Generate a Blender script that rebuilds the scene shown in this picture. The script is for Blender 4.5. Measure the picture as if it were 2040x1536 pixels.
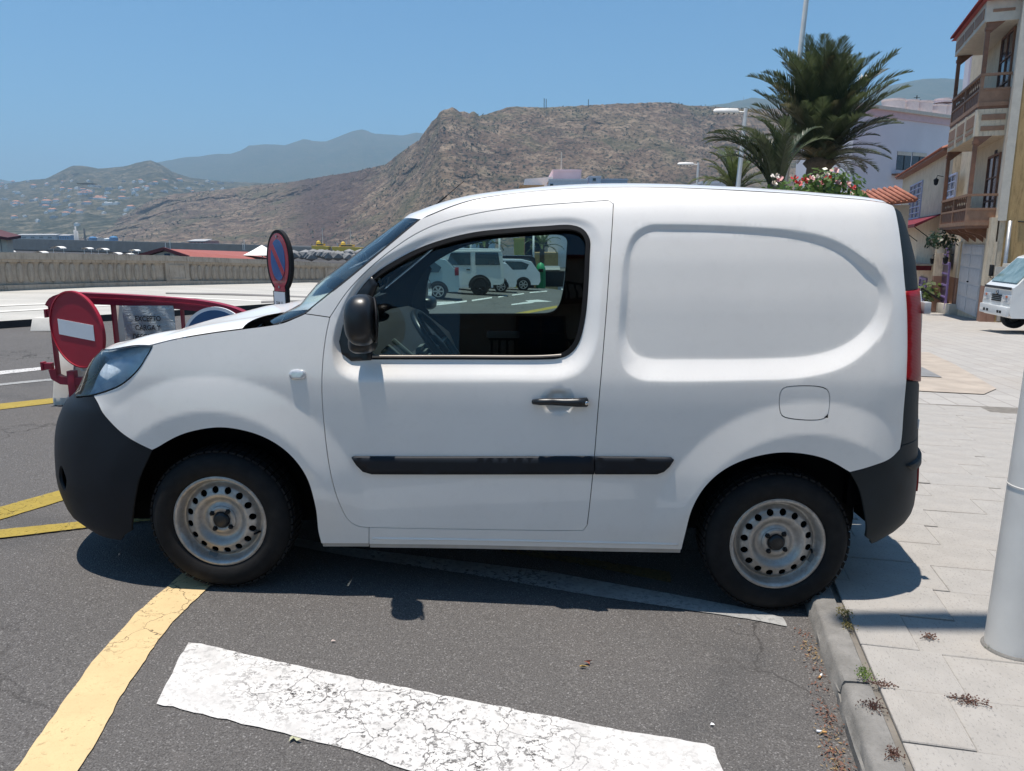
import bpy, bmesh, math, random
import numpy as np
from mathutils import Vector, Matrix, noise
from mathutils.geometry import delaunay_2d_cdt

for o in list(bpy.data.objects):
    bpy.data.objects.remove(o)
scene = bpy.context.scene
COL = scene.collection
R = math.radians
rnd = random.Random(7)

# ------------------------------------------------------------------ camera
CAM_H = 1.477
PITCH = math.atan((768 - 478) / 1500.0)
FPX = 1500.0
cam_data = bpy.data.cameras.new('camera')
cam_data.sensor_fit = 'HORIZONTAL'
cam_data.sensor_width = 36.0
cam_data.lens = FPX / 2040.0 * 36.0
cam_data.clip_start = 0.05
cam_data.clip_end = 30000
cam = bpy.data.objects.new('camera', cam_data)
COL.objects.link(cam)
cam.location = (0, 0, CAM_H)
cam.rotation_euler = (math.pi / 2 - PITCH, 0, 0)
scene.camera = cam

# ------------------------------------------------------------------ light
SUN_VEC = Vector((-0.115, -0.028, 1.0)).normalized()      # direction towards the sun
SUN_EL = math.asin(SUN_VEC.z)
SUN_AZ = math.atan2(SUN_VEC.x, SUN_VEC.y)
world = bpy.data.worlds.new('World')
scene.world = world
world.use_nodes = True
wn = world.node_tree.nodes
wn.clear()
w_out = wn.new('ShaderNodeOutputWorld')
w_bg = wn.new('ShaderNodeBackground')
w_sky = wn.new('ShaderNodeTexSky')
w_sky.sky_type = 'NISHITA'
w_sky.sun_disc = False
w_sky.sun_elevation = SUN_EL
w_sky.sun_rotation = SUN_AZ
w_sky.air_density = 1.0
w_sky.dust_density = 0.0
w_sky.ozone_density = 1.5
w_sky.altitude = 300
w_bg.inputs['Strength'].default_value = 0.084
w_tint = wn.new('ShaderNodeMix')
w_tint.data_type = 'RGBA'; w_tint.blend_type = 'MULTIPLY'
w_tint.inputs[0].default_value = 1.0
w_tint.inputs[7].default_value = (.36, .76, .92, 1)          # white balance of the whole sky
world.node_tree.links.new(w_sky.outputs[0], w_tint.inputs[6])
world.node_tree.links.new(w_tint.outputs[2], w_bg.inputs[0])
world.node_tree.links.new(w_bg.outputs[0], w_out.inputs[0])
sun_d = bpy.data.lights.new('sun', 'SUN')
sun_d.energy = 4.0
sun_d.angle = R(0.53)
sun_d.color = (1.0, 0.93, 0.845)
sun = bpy.data.objects.new('sun', sun_d)
COL.objects.link(sun)
sun.rotation_euler = SUN_VEC.to_track_quat('Z', 'Y').to_euler()
scene.view_settings.view_transform = 'Standard'
scene.view_settings.look = 'None'
scene.view_settings.exposure = 0.77
scene.view_settings.gamma = 1.0
scene.view_settings.use_curve_mapping = False
scene.render.engine = 'CYCLES'
scene.cycles.max_bounces = 8
scene.cycles.transparent_max_bounces = 16
scene.cycles.volume_bounces = 0
scene.cycles.caustics_reflective = False
scene.cycles.caustics_refractive = False
scene.cycles.sample_clamp_indirect = 6.0

# ------------------------------------------------------------------ ground shape and pixel helpers
def sstep(a, b, x):
    t = min(1.0, max(0.0, (x - a) / (b - a)))
    return t * t * (3 - 2 * t)

def ground_z(x, y):
    """Street level: flat by the van, falling gently away behind it."""
    s = float(np.interp(x, [-14, -6.6, -2, 2, 7], [0.0, .0155, .029, .032, .05]))
    d = y - 4.0
    k = 1.2
    sp = k * math.log1p(math.exp(d / k)) if d < 20 * k else d
    tilt = -0.0324 * (0.356 + 3.0 * math.tanh(x / 3.0))      # the street falls towards the kerb
    return tilt - s * min(sp, 70.0)

def ray(px, py):
    u = (px - 1020) / FPX
    v = (py - 768) / FPX
    c, s = math.cos(PITCH), math.sin(PITCH)
    return Vector((u, c - v * s, -(s + v * c)))

def at(px, py, Y):
    """Point seen at a photo pixel, at forward distance Y."""
    d = ray(px, py)
    t = Y / d.y
    return Vector((d.x * t, Y, CAM_H + d.z * t))

def gnd(px, py, dz=0.0):
    """Point of the street seen at a photo pixel."""
    d = ray(px, py)
    lo, hi = 0.3, 200.0
    f = lambda t: CAM_H + d.z * t - ground_z(d.x * t, d.y * t) - dz
    for _ in range(60):
        m = (lo + hi) / 2
        if f(m) > 0: lo = m
        else: hi = m
    t = (lo + hi) / 2
    return Vector((d.x * t, d.y * t, CAM_H + d.z * t))

# ------------------------------------------------------------------ materials
class NT:
    def __init__(self, name):
        self.m = bpy.data.materials.new(name)
        self.m.use_nodes = True
        self.t = self.m.node_tree
        self.n = self.t.nodes
        self.bsdf = self.n['Principled BSDF']
        self.out = self.n['Material Output']
        self._tc = None
    def new(self, typ, **kw):
        nd = self.n.new(typ)
        for k, v in kw.items():
            setattr(nd, k, v)
        return nd
    def link(self, a, b):
        self.t.links.new(a, b)
    def tc(self, what='Object'):
        if self._tc is None:
            self._tc = self.new('ShaderNodeTexCoord')
        return self._tc.outputs[what]
    def mapping(self, scale=(1, 1, 1), rot=(0, 0, 0), loc=(0, 0, 0), src=None):
        mp = self.new('ShaderNodeMapping')
        mp.inputs['Scale'].default_value = scale
        mp.inputs['Rotation'].default_value = rot
        mp.inputs['Location'].default_value = loc
        self.link(src or self.tc(), mp.inputs['Vector'])
        return mp.outputs[0]
    def noise(self, scale, detail=4, rough=0.55, src=None, dist=0.0):
        nd = self.new('ShaderNodeTexNoise')
        nd.inputs['Scale'].default_value = scale
        nd.inputs['Detail'].default_value = detail
        nd.inputs['Roughness'].default_value = rough
        nd.inputs['Distortion'].default_value = dist
        self.link(src or self.tc(), nd.inputs['Vector'])
        return nd.outputs['Fac']
    def voronoi(self, scale, feature='F1', src=None, out='Distance', rand=1.0):
        nd = self.new('ShaderNodeTexVoronoi', feature=feature)
        nd.inputs['Scale'].default_value = scale
        nd.inputs['Randomness'].default_value = rand
        self.link(src or self.tc(), nd.inputs['Vector'])
        return nd.outputs[out]
    def ramp(self, fac, stops, interp='LINEAR'):
        nd = self.new('ShaderNodeValToRGB')
        cr = nd.color_ramp
        cr.interpolation = interp
        while len(cr.elements) < len(stops):
            cr.elements.new(0.5)
        for e, (p, c) in zip(cr.elements, stops):
            e.position = p
            e.color = (c, c, c, 1) if isinstance(c, (int, float)) else (*c, 1)
        self.link(fac, nd.inputs['Fac'])
        return nd.outputs['Color']
    def mix(self, fac, a, b, mode='MIX'):
        nd = self.new('ShaderNodeMix', data_type='RGBA', blend_type=mode)
        for i, v in ((0, fac), (6, a), (7, b)):
            sock = nd.inputs[i]
            if isinstance(v, (int, float)):
                sock.default_value = v if i == 0 else (v, v, v, 1)
            elif isinstance(v, tuple):
                sock.default_value = (*v, 1)
            else:
                self.link(v, sock)
        return nd.outputs[2]
    def math(self, op, a, b=0.0):
        nd = self.new('ShaderNodeMath', operation=op)
        for i, v in enumerate((a, b)):
            if isinstance(v, (int, float)): nd.inputs[i].default_value = v
            else: self.link(v, nd.inputs[i])
        return nd.outputs[0]
    def bump(self, h, strength=0.3, dist=0.01):
        nd = self.new('ShaderNodeBump')
        nd.inputs['Strength'].default_value = strength
        nd.inputs['Distance'].default_value = dist
        self.link(h, nd.inputs['Height'])
        self.link(nd.outputs[0], self.bsdf.inputs['Normal'])
    def set(self, color=None, rough=None, metal=None, coat=None, spec=None, coat_rough=None):
        b = self.bsdf.inputs
        for key, v in (('Base Color', color), ('Roughness', rough), ('Metallic', metal), ('Coat Weight', coat),
                       ('Specular IOR Level', spec), ('Coat Roughness', coat_rough)):
            if v is None: continue
            if isinstance(v, tuple): b[key].default_value = (*v, 1)
            elif isinstance(v, (int, float)): b[key].default_value = v
            else: self.link(v, b[key])
        return self.m

def plain(name, color, rough=0.6, metal=0.0, coat=0.0, spec=0.5, var=0.12, vscale=6.0, bump=0.0, bscale=60.0):
    """Principled material with a little procedural unevenness of colour and relief."""
    t = NT(name)
    n = t.noise(vscale, 5)
    c = t.ramp(n, [(0.25, tuple(x * (1 - var) for x in color)), (0.75, tuple(min(1, x * (1 + var)) for x in color))])
    t.set(c, rough, metal, coat, spec)
    if bump:
        t.bump(t.noise(bscale, 3), bump, 0.01)
    return t.m

def glass(name, tint, gloss=0.06, rough=0.0):
    t = NT(name)
    t.n.remove(t.bsdf)
    tr = t.new('ShaderNodeBsdfTransparent'); tr.inputs[0].default_value = (*tint, 1)
    gl = t.new('ShaderNodeBsdfGlossy'); gl.inputs['Roughness'].default_value = rough
    fr = t.new('ShaderNodeFresnel'); fr.inputs[0].default_value = 1.5
    mx = t.new('ShaderNodeMixShader')
    t.link(fr.outputs[0], mx.inputs[0]); t.link(tr.outputs[0], mx.inputs[1]); t.link(gl.outputs[0], mx.inputs[2])
    t.link(mx.outputs[0], t.out.inputs[0])
    return t.m

# ------------------------------------------------------------------ mesh helpers
class MB:
    """Collects vertices and faces of one mesh."""
    def __init__(self):
        self.v, self.f = [], []
    def add(self, verts, faces):
        o = len(self.v)
        self.v += [tuple(p) for p in verts]
        self.f += [tuple(i + o for i in f) for f in faces]
        return self
    def box(self, x0, x1, y0, y1, z0, z1):
        return self.add([(x0, y0, z0), (x1, y0, z0), (x1, y1, z0), (x0, y1, z0), (x0, y0, z1), (x1, y0, z1), (x1, y1, z1), (x0, y1, z1)],
                        [(0, 3, 2, 1), (4, 5, 6, 7), (0, 1, 5, 4), (1, 2, 6, 5), (2, 3, 7, 6), (3, 0, 4, 7)])
    def obox(self, c, ax, ay, az):
        """Box from centre and three half-axis vectors."""
        c, ax, ay, az = map(Vector, (c, ax, ay, az))
        vs = [c + sx * ax + sy * ay + sz * az for sz in (-1, 1) for sx, sy in ((-1, -1), (1, -1), (1, 1), (-1, 1))]
        return self.add(vs, [(0, 3, 2, 1), (4, 5, 6, 7), (0, 1, 5, 4), (1, 2, 6, 5), (2, 3, 7, 6), (3, 0, 4, 7)])
    def bar(self, a, b, w, h, up=(0, 0, 1)):
        """Rectangular bar from a to b; w across, h along up."""
        a, b = Vector(a), Vector(b)
        d = (b - a)
        s = d.cross(Vector(up)).normalized()
        u = s.cross(d).normalized()
        return self.obox((a + b) / 2, d / 2, s * (w / 2), u * (h / 2))
    def tube(self, pts, r, n=10, cap=True):
        pts = [Vector(p) for p in pts]
        rs = r if isinstance(r, (list, tuple)) else [r] * len(pts)
        vs, fs = [], []
        prev = None
        for i, p in enumerate(pts):
            d = (pts[min(i + 1, len(pts) - 1)] - pts[max(i - 1, 0)]).normalized()
            if prev is None:
                a = d.orthogonal().normalized()
            else:
                a = (prev - d * prev.dot(d)).normalized()
            prev = a
            b = d.cross(a)
            for k in range(n):
                t = 2 * math.pi * k / n
                vs.append(p + (a * math.cos(t) + b * math.sin(t)) * rs[i])
        m = len(pts)
        for i in range(m - 1):
            for k in range(n):
                k2 = (k + 1) % n
                fs.append((i * n + k, i * n + k2, (i + 1) * n + k2, (i + 1) * n + k))
        if cap:
            fs.append(tuple(range(n - 1, -1, -1)))
            fs.append(tuple((m - 1) * n + k for k in range(n)))
        return self.add(vs, fs)
    def lathe(self, prof, c=(0, 0, 0), axis='z', n=32, closed=False):
        """prof: (radius, height) pairs turned about an axis."""
        vs, fs = [], []
        for r, h in prof:
            for k in range(n):
                t = 2 * math.pi * k / n
                p = {'z': (r * math.cos(t), r * math.sin(t), h), 'y': (r * math.cos(t), h, r * math.sin(t)), 'x': (h, r * math.cos(t), r * math.sin(t))}[axis]
                vs.append((p[0] + c[0], p[1] + c[1], p[2] + c[2]))
        m = len(prof)
        for i in range(m - 1 + (1 if closed else 0)):
            j = (i + 1) % m
            for k in range(n):
                k2 = (k + 1) % n
                fs.append((i * n + k, i * n + k2, j * n + k2, j * n + k))
        return self.add(vs, fs)
    def prism(self, poly, ext):
        """Flat polygon (3D points) extruded by a vector."""
        e = Vector(ext)
        n = len(poly)
        vs = [Vector(p) for p in poly] + [Vector(p) + e for p in poly]
        fs = [tuple(range(n - 1, -1, -1)), tuple(range(n, 2 * n))] + [(k, (k + 1) % n, n + (k + 1) % n, n + k) for k in range(n)]
        return self.add(vs, fs)
    def grid(self, rows):
        """Rows of equal length of 3D points."""
        n = len(rows[0])
        vs = [p for r in rows for p in r]
        fs = [(i * n + j, i * n + j + 1, (i + 1) * n + j + 1, (i + 1) * n + j) for i in range(len(rows) - 1) for j in range(n - 1)]
        return self.add(vs, fs)

PM = {}                                # parent matrices, since matrix_world is not evaluated yet
def set_props(o, label=None, cat=None, group=None, kind=None):
    if label: o['label'] = label
    if cat: o['category'] = cat
    if group: o['group'] = group
    if kind: o['kind'] = kind
    return o

def thing(name, label, cat, loc=(0, 0, 0), rotz=0.0, group=None):
    o = bpy.data.objects.new(name, None)
    o.empty_display_size = 0.2
    COL.objects.link(o)
    o.location = loc
    o.rotation_euler = (0, 0, rotz)
    PM[o.name] = Matrix.Translation(Vector(loc)) @ Matrix.Rotation(rotz, 4, 'Z')
    return set_props(o, label, cat, group)

def obj(name, mb, m, parent=None, smooth=False, world=False, bevel=0.0, fix=True, label=None, angle=None):
    """One mesh object. world=True: the vertices are world points and are brought into the parent's frame."""
    me = bpy.data.meshes.new(name)
    vs = mb.v
    mat_w = Matrix.Identity(4)
    par = parent
    while par is not None:
        if par.name in PM:
            mat_w = PM[par.name] @ mat_w
        par = par.parent
    if world and parent is not None:
        inv = mat_w.inverted()
        vs = [inv @ Vector(p) for p in vs]
    me.from_pydata(vs, [], mb.f)
    if fix or bevel:
        bm = bmesh.new()
        bm.from_mesh(me)
        if fix: bmesh.ops.recalc_face_normals(bm, faces=bm.faces)
        if bevel:
            es = [e for e in bm.edges if len(e.link_faces) == 2 and e.calc_face_angle(0) > 0.6]
            bmesh.ops.bevel(bm, geom=es, offset=bevel, segments=2, profile=0.6, affect='EDGES', clamp_overlap=True)
        bm.to_mesh(me)
        bm.free()
    for mm in (m if isinstance(m, list) else [m]):
        me.materials.append(mm)
    if smooth or bevel:
        me.shade_smooth()
        if angle or bevel:
            me.set_sharp_from_angle(angle=angle or R(40))
    me.update()
    o = bpy.data.objects.new(name, me)
    COL.objects.link(o)
    o.parent = parent
    if label: o['label'] = label
    return o

def solid(name, mb, m, label, cat, group=None, **kw):
    """A thing that is one mesh; its origin goes to its base centre."""
    v = np.array(mb.v)
    c = Vector(((v[:, 0].min() + v[:, 0].max()) / 2, (v[:, 1].min() + v[:, 1].max()) / 2, v[:, 2].min()))
    mb.v = [tuple(Vector(p) - c) for p in mb.v]
    o = obj(name, mb, m, **kw)
    o.location = c
    return set_props(o, label, cat, group)

def struct(name, mb, m, kind='structure', **kw):
    return set_props(obj(name, mb, m, **kw), kind=kind)

def copy_tree(o, parent=None):
    c = o.copy()
    COL.objects.link(c)
    c.parent = parent
    if parent is None and o.name in PM:
        PM[c.name] = PM[o.name].copy()
    for ch in [x for x in bpy.data.objects if x.parent is o]:
        copy_tree(ch, c)
    return c

def ico(r, sub=2):
    bm = bmesh.new()
    bmesh.ops.create_icosphere(bm, subdivisions=sub, radius=r)
    vs = [v.co.copy() for v in bm.verts]
    fs = [tuple(v.index for v in f.verts) for f in bm.faces]
    bm.free()
    return vs, fs

def text_mesh(txt, size, font_extrude=0.0, align='CENTER', squeeze=1.0, bold=0.0):
    """Text turned into plain mesh data: verts in the xy plane, faces."""
    cu = bpy.data.curves.new('lettering', 'FONT')
    cu.body = txt
    cu.size = size
    cu.align_x = align
    cu.align_y = 'CENTER'
    cu.offset = bold
    cu.resolution_u = 3
    ob = bpy.data.objects.new('lettering_source', cu)
    COL.objects.link(ob)
    bpy.context.view_layer.update()
    dg = bpy.context.evaluated_depsgraph_get()
    me = ob.evaluated_get(dg).to_mesh()
    vs = [(v.co.x * squeeze, v.co.y, 0) for v in me.vertices]
    fs = [tuple(p.vertices) for p in me.polygons]
    ob.evaluated_get(dg).to_mesh_clear()
    bpy.data.objects.remove(ob)
    bpy.data.curves.remove(cu)
    return vs, fs

# ------------------------------------------------------------------ 2D helpers (numpy)
def catmull(pts, step=0.02, closed=False):
    """Smooth curve through the points, resampled."""
    P = np.array(pts, float)
    n = len(P)
    out = []
    rng = range(n if closed else n - 1)
    for i in rng:
        if closed:
            p0, p1, p2, p3 = P[(i - 1) % n], P[i], P[(i + 1) % n], P[(i + 2) % n]
        else:
            p1, p2 = P[i], P[i + 1]
            p0 = P[i - 1] if i > 0 else 2 * p1 - p2
            p3 = P[i + 2] if i + 2 < n else 2 * p2 - p1
        L = np.linalg.norm(p2 - p1)
        k = max(1, int(math.ceil(L / step)))
        # centripetal parameters
        t0 = 0.0
        t1 = t0 + max(1e-6, np.linalg.norm(p1 - p0)) ** 0.5
        t2 = t1 + max(1e-6, L) ** 0.5
        t3 = t2 + max(1e-6, np.linalg.norm(p3 - p2)) ** 0.5
        for j in range(k):
            t = t1 + (t2 - t1) * j / k
            A1 = (t1 - t) / (t1 - t0) * p0 + (t - t0) / (t1 - t0) * p1
            A2 = (t2 - t) / (t2 - t1) * p1 + (t - t1) / (t2 - t1) * p2
            A3 = (t3 - t) / (t3 - t2) * p2 + (t - t2) / (t3 - t2) * p3
            B1 = (t2 - t) / (t2 - t0) * A1 + (t - t0) / (t2 - t0) * A2
            B2 = (t3 - t) / (t3 - t1) * A2 + (t - t1) / (t3 - t1) * A3
            out.append((t2 - t) / (t2 - t1) * B1 + (t - t1) / (t2 - t1) * B2)
    if not closed:
        out.append(P[-1])
    return np.array(out)

def inside(poly, pts):
    x, y = pts[:, 0], pts[:, 1]
    res = np.zeros(len(pts), bool)
    n = len(poly)
    for i in range(n):
        x1, y1 = poly[i]
        x2, y2 = poly[(i + 1) % n]
        if y1 == y2: continue
        c = ((y1 > y) != (y2 > y)) & (x < (x2 - x1) * (y - y1) / (y2 - y1) + x1)
        res ^= c
    return res

def dist_poly(poly, pts, closed=True):
    d = np.full(len(pts), 1e9)
    n = len(poly)
    for i in range(n if closed else n - 1):
        a = poly[i]
        b = poly[(i + 1) % n]
        ab = b - a
        L2 = float(ab @ ab) or 1e-12
        t = np.clip(((pts - a) @ ab) / L2, 0, 1)
        q = a + t[:, None] * ab
        d = np.minimum(d, np.hypot(pts[:, 0] - q[:, 0], pts[:, 1] - q[:, 1]))
    return d

def clean_loop(p, eps=1e-4):
    q = [p[0]]
    for a in p[1:]:
        if np.linalg.norm(a - q[-1]) > eps: q.append(a)
    if np.linalg.norm(q[0] - q[-1]) < eps: q.pop()
    return np.array(q)

def densify(poly, step):
    out = []
    n = len(poly)
    for i in range(n):
        a, b = poly[i], poly[(i + 1) % n]
        k = max(1, int(math.ceil(np.linalg.norm(b - a) / step)))
        for j in range(k):
            out.append(a + (b - a) * j / k)
    return np.array(out)

def area2(poly):
    x, y = poly[:, 0], poly[:, 1]
    return float(np.sum(x * np.roll(y, -1) - np.roll(x, -1) * y)) / 2

def inset_loop(poly, d):
    """Moves a closed loop inwards by d."""
    p = poly if area2(poly) > 0 else poly[::-1]
    a = p - np.roll(p, 1, 0)
    b = np.roll(p, -1, 0) - p
    a /= np.linalg.norm(a, axis=1)[:, None] + 1e-12
    b /= np.linalg.norm(b, axis=1)[:, None] + 1e-12
    na = np.stack([-a[:, 1], a[:, 0]], 1)
    nb = np.stack([-b[:, 1], b[:, 0]], 1)
    m = na + nb
    m /= np.linalg.norm(m, axis=1)[:, None] + 1e-12
    k = np.clip(np.sum(m * na, 1), 0.5, 1)
    return p + m * (d / k)[:, None]

def triangulate(outer, holes=(), h=0.02, extra=None, margin=0.5, interior=True, cons=()):
    """Constrained triangulation of a region with an even scatter of inner points."""
    loops = [outer] + list(holes)
    verts = [tuple(p) for lp in loops for p in lp]
    edges = []
    o = 0
    for lp in loops:
        n = len(lp)
        edges += [(o + k, o + (k + 1) % n) for k in range(n)]
        o += n
    for lp in cons:
        n = len(lp)
        ok = inside(outer, lp)
        for hl in holes: ok &= ~inside(hl, lp)
        verts += [tuple(p) for p in lp]
        edges += [(o + k, o + (k + 1) % n) for k in range(n) if ok[k] and ok[(k + 1) % n]]
        o += n
    if interior:
        lo, hi = outer.min(0), outer.max(0)
        ys = np.arange(lo[1], hi[1], h * 0.866)
        pts = []
        for i, y in enumerate(ys):
            xs = np.arange(lo[0] + (h / 2 if i % 2 else 0), hi[0], h)
            pts.append(np.stack([xs, np.full(len(xs), y)], 1))
        pts = np.concatenate(pts) if pts else np.zeros((0, 2))
        if extra is not None and len(extra):
            dmin = np.full(len(pts), True)
            for ch in np.array_split(np.arange(len(pts)), max(1, len(pts) // 2000)):
                dd = ((pts[ch, None, :] - extra[None, :, :]) ** 2).sum(2).min(1)
                dmin[ch] = dd > (0.5 * h) ** 2
            pts = np.concatenate([pts[dmin], extra])
        ok = inside(outer, pts)
        for hl in holes: ok &= ~inside(hl, pts)
        pts = pts[ok]
        if len(pts):
            dm = np.full(len(pts), 1e9)
            for lp in loops: dm = np.minimum(dm, dist_poly(lp, pts))
            pts = pts[dm > margin * h]
        verts += [tuple(p) for p in pts]
    ov, oe, of, *_ = delaunay_2d_cdt([Vector(v) for v in verts], edges, [], 0, 1e-6)
    V = np.array([(v[0], v[1]) for v in ov])
    F = np.array([f for f in of if len(f) == 3])
    cen = V[F].mean(1)
    ok = inside(outer, cen)
    for hl in holes: ok &= ~inside(hl, cen)
    F = F[ok]
    a = V[F]
    ar = (a[:, 1, 0] - a[:, 0, 0]) * (a[:, 2, 1] - a[:, 0, 1]) - (a[:, 1, 1] - a[:, 0, 1]) * (a[:, 2, 0] - a[:, 0, 0])
    F[ar < 0] = F[ar < 0][:, ::-1]
    return V, F

def rim_edges(F):
    """Directed edges that belong to one triangle only."""
    cnt = {}
    for f in F:
        for k in range(3):
            a, b = int(f[k]), int(f[(k + 1) % 3])
            cnt[(a, b)] = 1
    return [e for e in cnt if (e[1], e[0]) not in cnt]
# ------------------------------------------------------------------ white van: surface of the body
YAW = R(1.5)
VAN_O = Vector((-1.2197, 2.973, 0)) + 0.885 * Vector((math.sin(YAW), math.cos(YAW), 0))
WB = 2.313
SF, LF, SR, LR = -0.22, 1.05, 2.60, 1.0
VROT = np.array([[math.cos(YAW), math.sin(YAW), 0], [-math.sin(YAW), math.cos(YAW), 0], [0, 0, 1.0]])   # van -> world

def table(xs, ys, sig, lo, hi, n=1500):
    t = np.linspace(lo, hi, n)
    y = np.interp(t, xs, ys)
    k = int(3 * sig / (t[1] - t[0])) + 1
    w = np.exp(-0.5 * (np.arange(-k, k + 1) * (t[1] - t[0]) / sig) ** 2)
    w /= w.sum()
    yp = np.concatenate([2 * y[0] - y[k:0:-1], y, 2 * y[-1] - y[-2:-k - 2:-1]])
    ys2 = np.convolve(yp, w, 'valid')
    return lambda q: np.interp(q, t, ys2)

W_Z = table([0.05, .15, .22, .30, .42, .55, .70, .85, .93, 1.0, 1.1, 1.25, 1.4, 1.5, 1.58, 1.64, 1.68, 1.72, 1.8],
            [.82, .850, .868, .884, .898, .908, .914, .918, .917, .908, .892, .866, .834, .806, .776, .738, .69, .62, .50], 0.022, 0.0, 1.9)
W_U = table([-1, .15, .8, 1.6, 2.2, 2.6, 3.0], [.965, .965, .99, 1.0, 1.0, .985, .985], 0.12, -1.2, 3.4)
NOSE = table([.0, .15, .20, .24, .28, .32, .37, .43, .54, .62, .68, .74, .78, .82, .88, .94, 1.0, 1.05, 1.12, 1.2],
             [-.723, -.809, -.835, -.93, -.952, -.964, -.978, -.981, -.969, -.954, -.934, -.898, -.872, -.80, -.761, -.721, -.665, -.543, -.405, -.308], 0.014, -0.1, 1.3)
TAIL = table([.0, .15, .22, .26, .30, .34, .38, .46, .56, .68, .8, 1.0, 1.2, 1.4, 1.55, 1.65, 1.72, 1.8],
             [2.74, 2.78, 2.88, 3.00, 3.045, 3.064, 3.062, 3.06, 3.047, 3.031, 3.014, 2.997, 2.989, 2.96, 2.908, 2.86, 2.742, 2.722], 0.018, -0.1, 1.9)

FEAT = []                       # features: functions (u, z) -> outward offset, filled below
def W_base(u, z):
    return W_Z(z) * W_U(u)

def surf(s, z, feat=True):
    """Near (left-hand) side of the body: (s, z) -> points in the van frame."""
    s = np.asarray(s, float); z = np.asarray(z, float)
    sc = np.clip(s, SF, SR)
    W = W_base(sc, z)
    u = sc.copy()
    y = W.copy()
    tF = np.clip((SF - s) / LF, 0, 1)
    un = NOSE(z)
    k = SF - un
    a, b = 3 * (1 - tF) ** 2 * tF, 3 * (1 - tF) * tF ** 2
    uF = SF - a * 0.70 * k - b * k - tF ** 3 * k
    yF = W * ((1 - tF) ** 3 + a * 1.0 + b * 0.76)
    u = np.where(s < SF, uF, u); y = np.where(s < SF, yF, y)
    tR = np.clip((s - SR) / LR, 0, 1)
    k = TAIL(z) - SR
    a, b = 3 * (1 - tR) ** 2 * tR, 3 * (1 - tR) * tR ** 2
    uR = SR + a * 0.80 * k + b * k + tR ** 3 * k
    yR = W * ((1 - tR) ** 3 + a * 0.985 + b * 0.66)
    u = np.where(s > SR, uR, u); y = np.where(s > SR, yR, y)
    if feat:
        fade = (1 - tF) ** 3 * (1 - tR) ** 4
        off = 0
        for f in FEAT: off = off + f(u, z)
        y = y + off * fade
    return np.stack([u, -y, z], -1)

def surf_n(s, z, e=0.004):
    du = surf(s + e, z) - surf(s - e, z)
    dz = surf(s, z + e) - surf(s, z - e)
    n = np.cross(du, dz)
    return n / (np.linalg.norm(n, axis=-1)[..., None] + 1e-12)

def van_to_world(p):
    return p @ VROT.T + np.array(VAN_O)

def project(pw):
    c, sn = math.cos(PITCH), math.sin(PITCH)
    x, y, z = pw[..., 0], pw[..., 1], pw[..., 2] - CAM_H
    d = y * c - z * sn
    v = -(y * sn + z * c)
    return np.stack([1020 + FPX * x / d, 768 + FPX * v / d], -1)

def proj_sz(s, z):
    return project(van_to_world(surf(s, z)))

_gs, _gz = np.meshgrid(np.arange(SF - LF * .8, SR + LR * .5, 0.02), np.arange(0.12, 1.74, 0.02), indexing='ij')
_gs = _gs.ravel(); _gz = _gz.ravel()
def build_lookup():
    global _gp, _gok
    P = van_to_world(surf(_gs, _gz))
    N = surf_n(_gs, _gz) @ VROT.T
    view = np.array([0, 0, CAM_H]) - P
    _gok = (N * view).sum(1) > 0
    _gp = project(P)
def px_sz(pts):
    """Photo pixels -> (s, z) on the body surface."""
    out = []
    for p in np.array(pts, float):
        d = np.where(_gok, ((_gp - p) ** 2).sum(1), 1e12)
        i = int(d.argmin())
        q = np.array([_gs[i], _gz[i]])
        best, bq = d[i], q.copy()
        for _ in range(12):
            f = proj_sz(q[0], q[1]) - p
            e = 1e-3
            J = np.stack([(proj_sz(q[0] + e, q[1]) - proj_sz(q[0] - e, q[1])) / (2 * e), (proj_sz(q[0], q[1] + e) - proj_sz(q[0], q[1] - e)) / (2 * e)], 1)
            try: st = np.linalg.solve(J, f)
            except np.linalg.LinAlgError: break
            q = q - np.clip(st, -0.03, 0.03)
            dd = float((f ** 2).sum())
            if dd < best: best, bq = dd, q.copy()
        f = proj_sz(q[0], q[1]) - p
        if (f ** 2).sum() <= best: bq = q
        out.append(bq)
    return np.array(out)

build_lookup()

# outlines traced as photo pixels -> metres on the body surface
T_rec_out = [(1333, 446), (1483, 450), (1604, 460), (1664, 477), (1717, 510), (1757, 554), (1771, 598), (1765, 647), (1737, 691), (1684, 732), (1604, 754), (1483, 760), (1321, 762), (1273, 758), (1243, 738), (1232, 691), (1236, 582), (1244, 510), (1261, 465), (1293, 447)]
T_rec_in = [(1321, 460), (1442, 463), (1563, 473), (1644, 491), (1697, 518), (1737, 554), (1751, 590), (1746, 623), (1725, 659), (1684, 689), (1624, 708), (1523, 715), (1361, 716), (1301, 715), (1269, 704), (1252, 676), (1254, 582), (1260, 501), (1274, 475), (1293, 463)]
T_win = [(1140, 449), (1163, 458), (1175, 478), (1175, 505), (1166, 634), (1152, 687), (1134, 708), (1112, 716), (1081, 718), (900, 718), (740, 718), (700, 719), (684, 706), (677, 680), (684, 646), (699, 605), (719, 573), (743, 548), (787, 519), (846, 490), (934, 465), (1022, 455), (1081, 451)]
T_winrec = [(1150, 432), (1190, 450), (1205, 490), (1200, 600), (1190, 690), (1165, 738), (1120, 760), (1000, 763), (780, 763), (700, 760), (668, 738), (660, 690), (672, 635), (700, 575), (740, 530), (800, 490), (880, 455), (1000, 440)]
_ro = catmull(px_sz(T_rec_out), 0.02, True)
_ri = catmull(px_sz(T_rec_in), 0.02, True)
_wo = catmull(px_sz(T_winrec), 0.02, True)
_wi = catmull(px_sz(T_win), 0.02, True)
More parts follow.
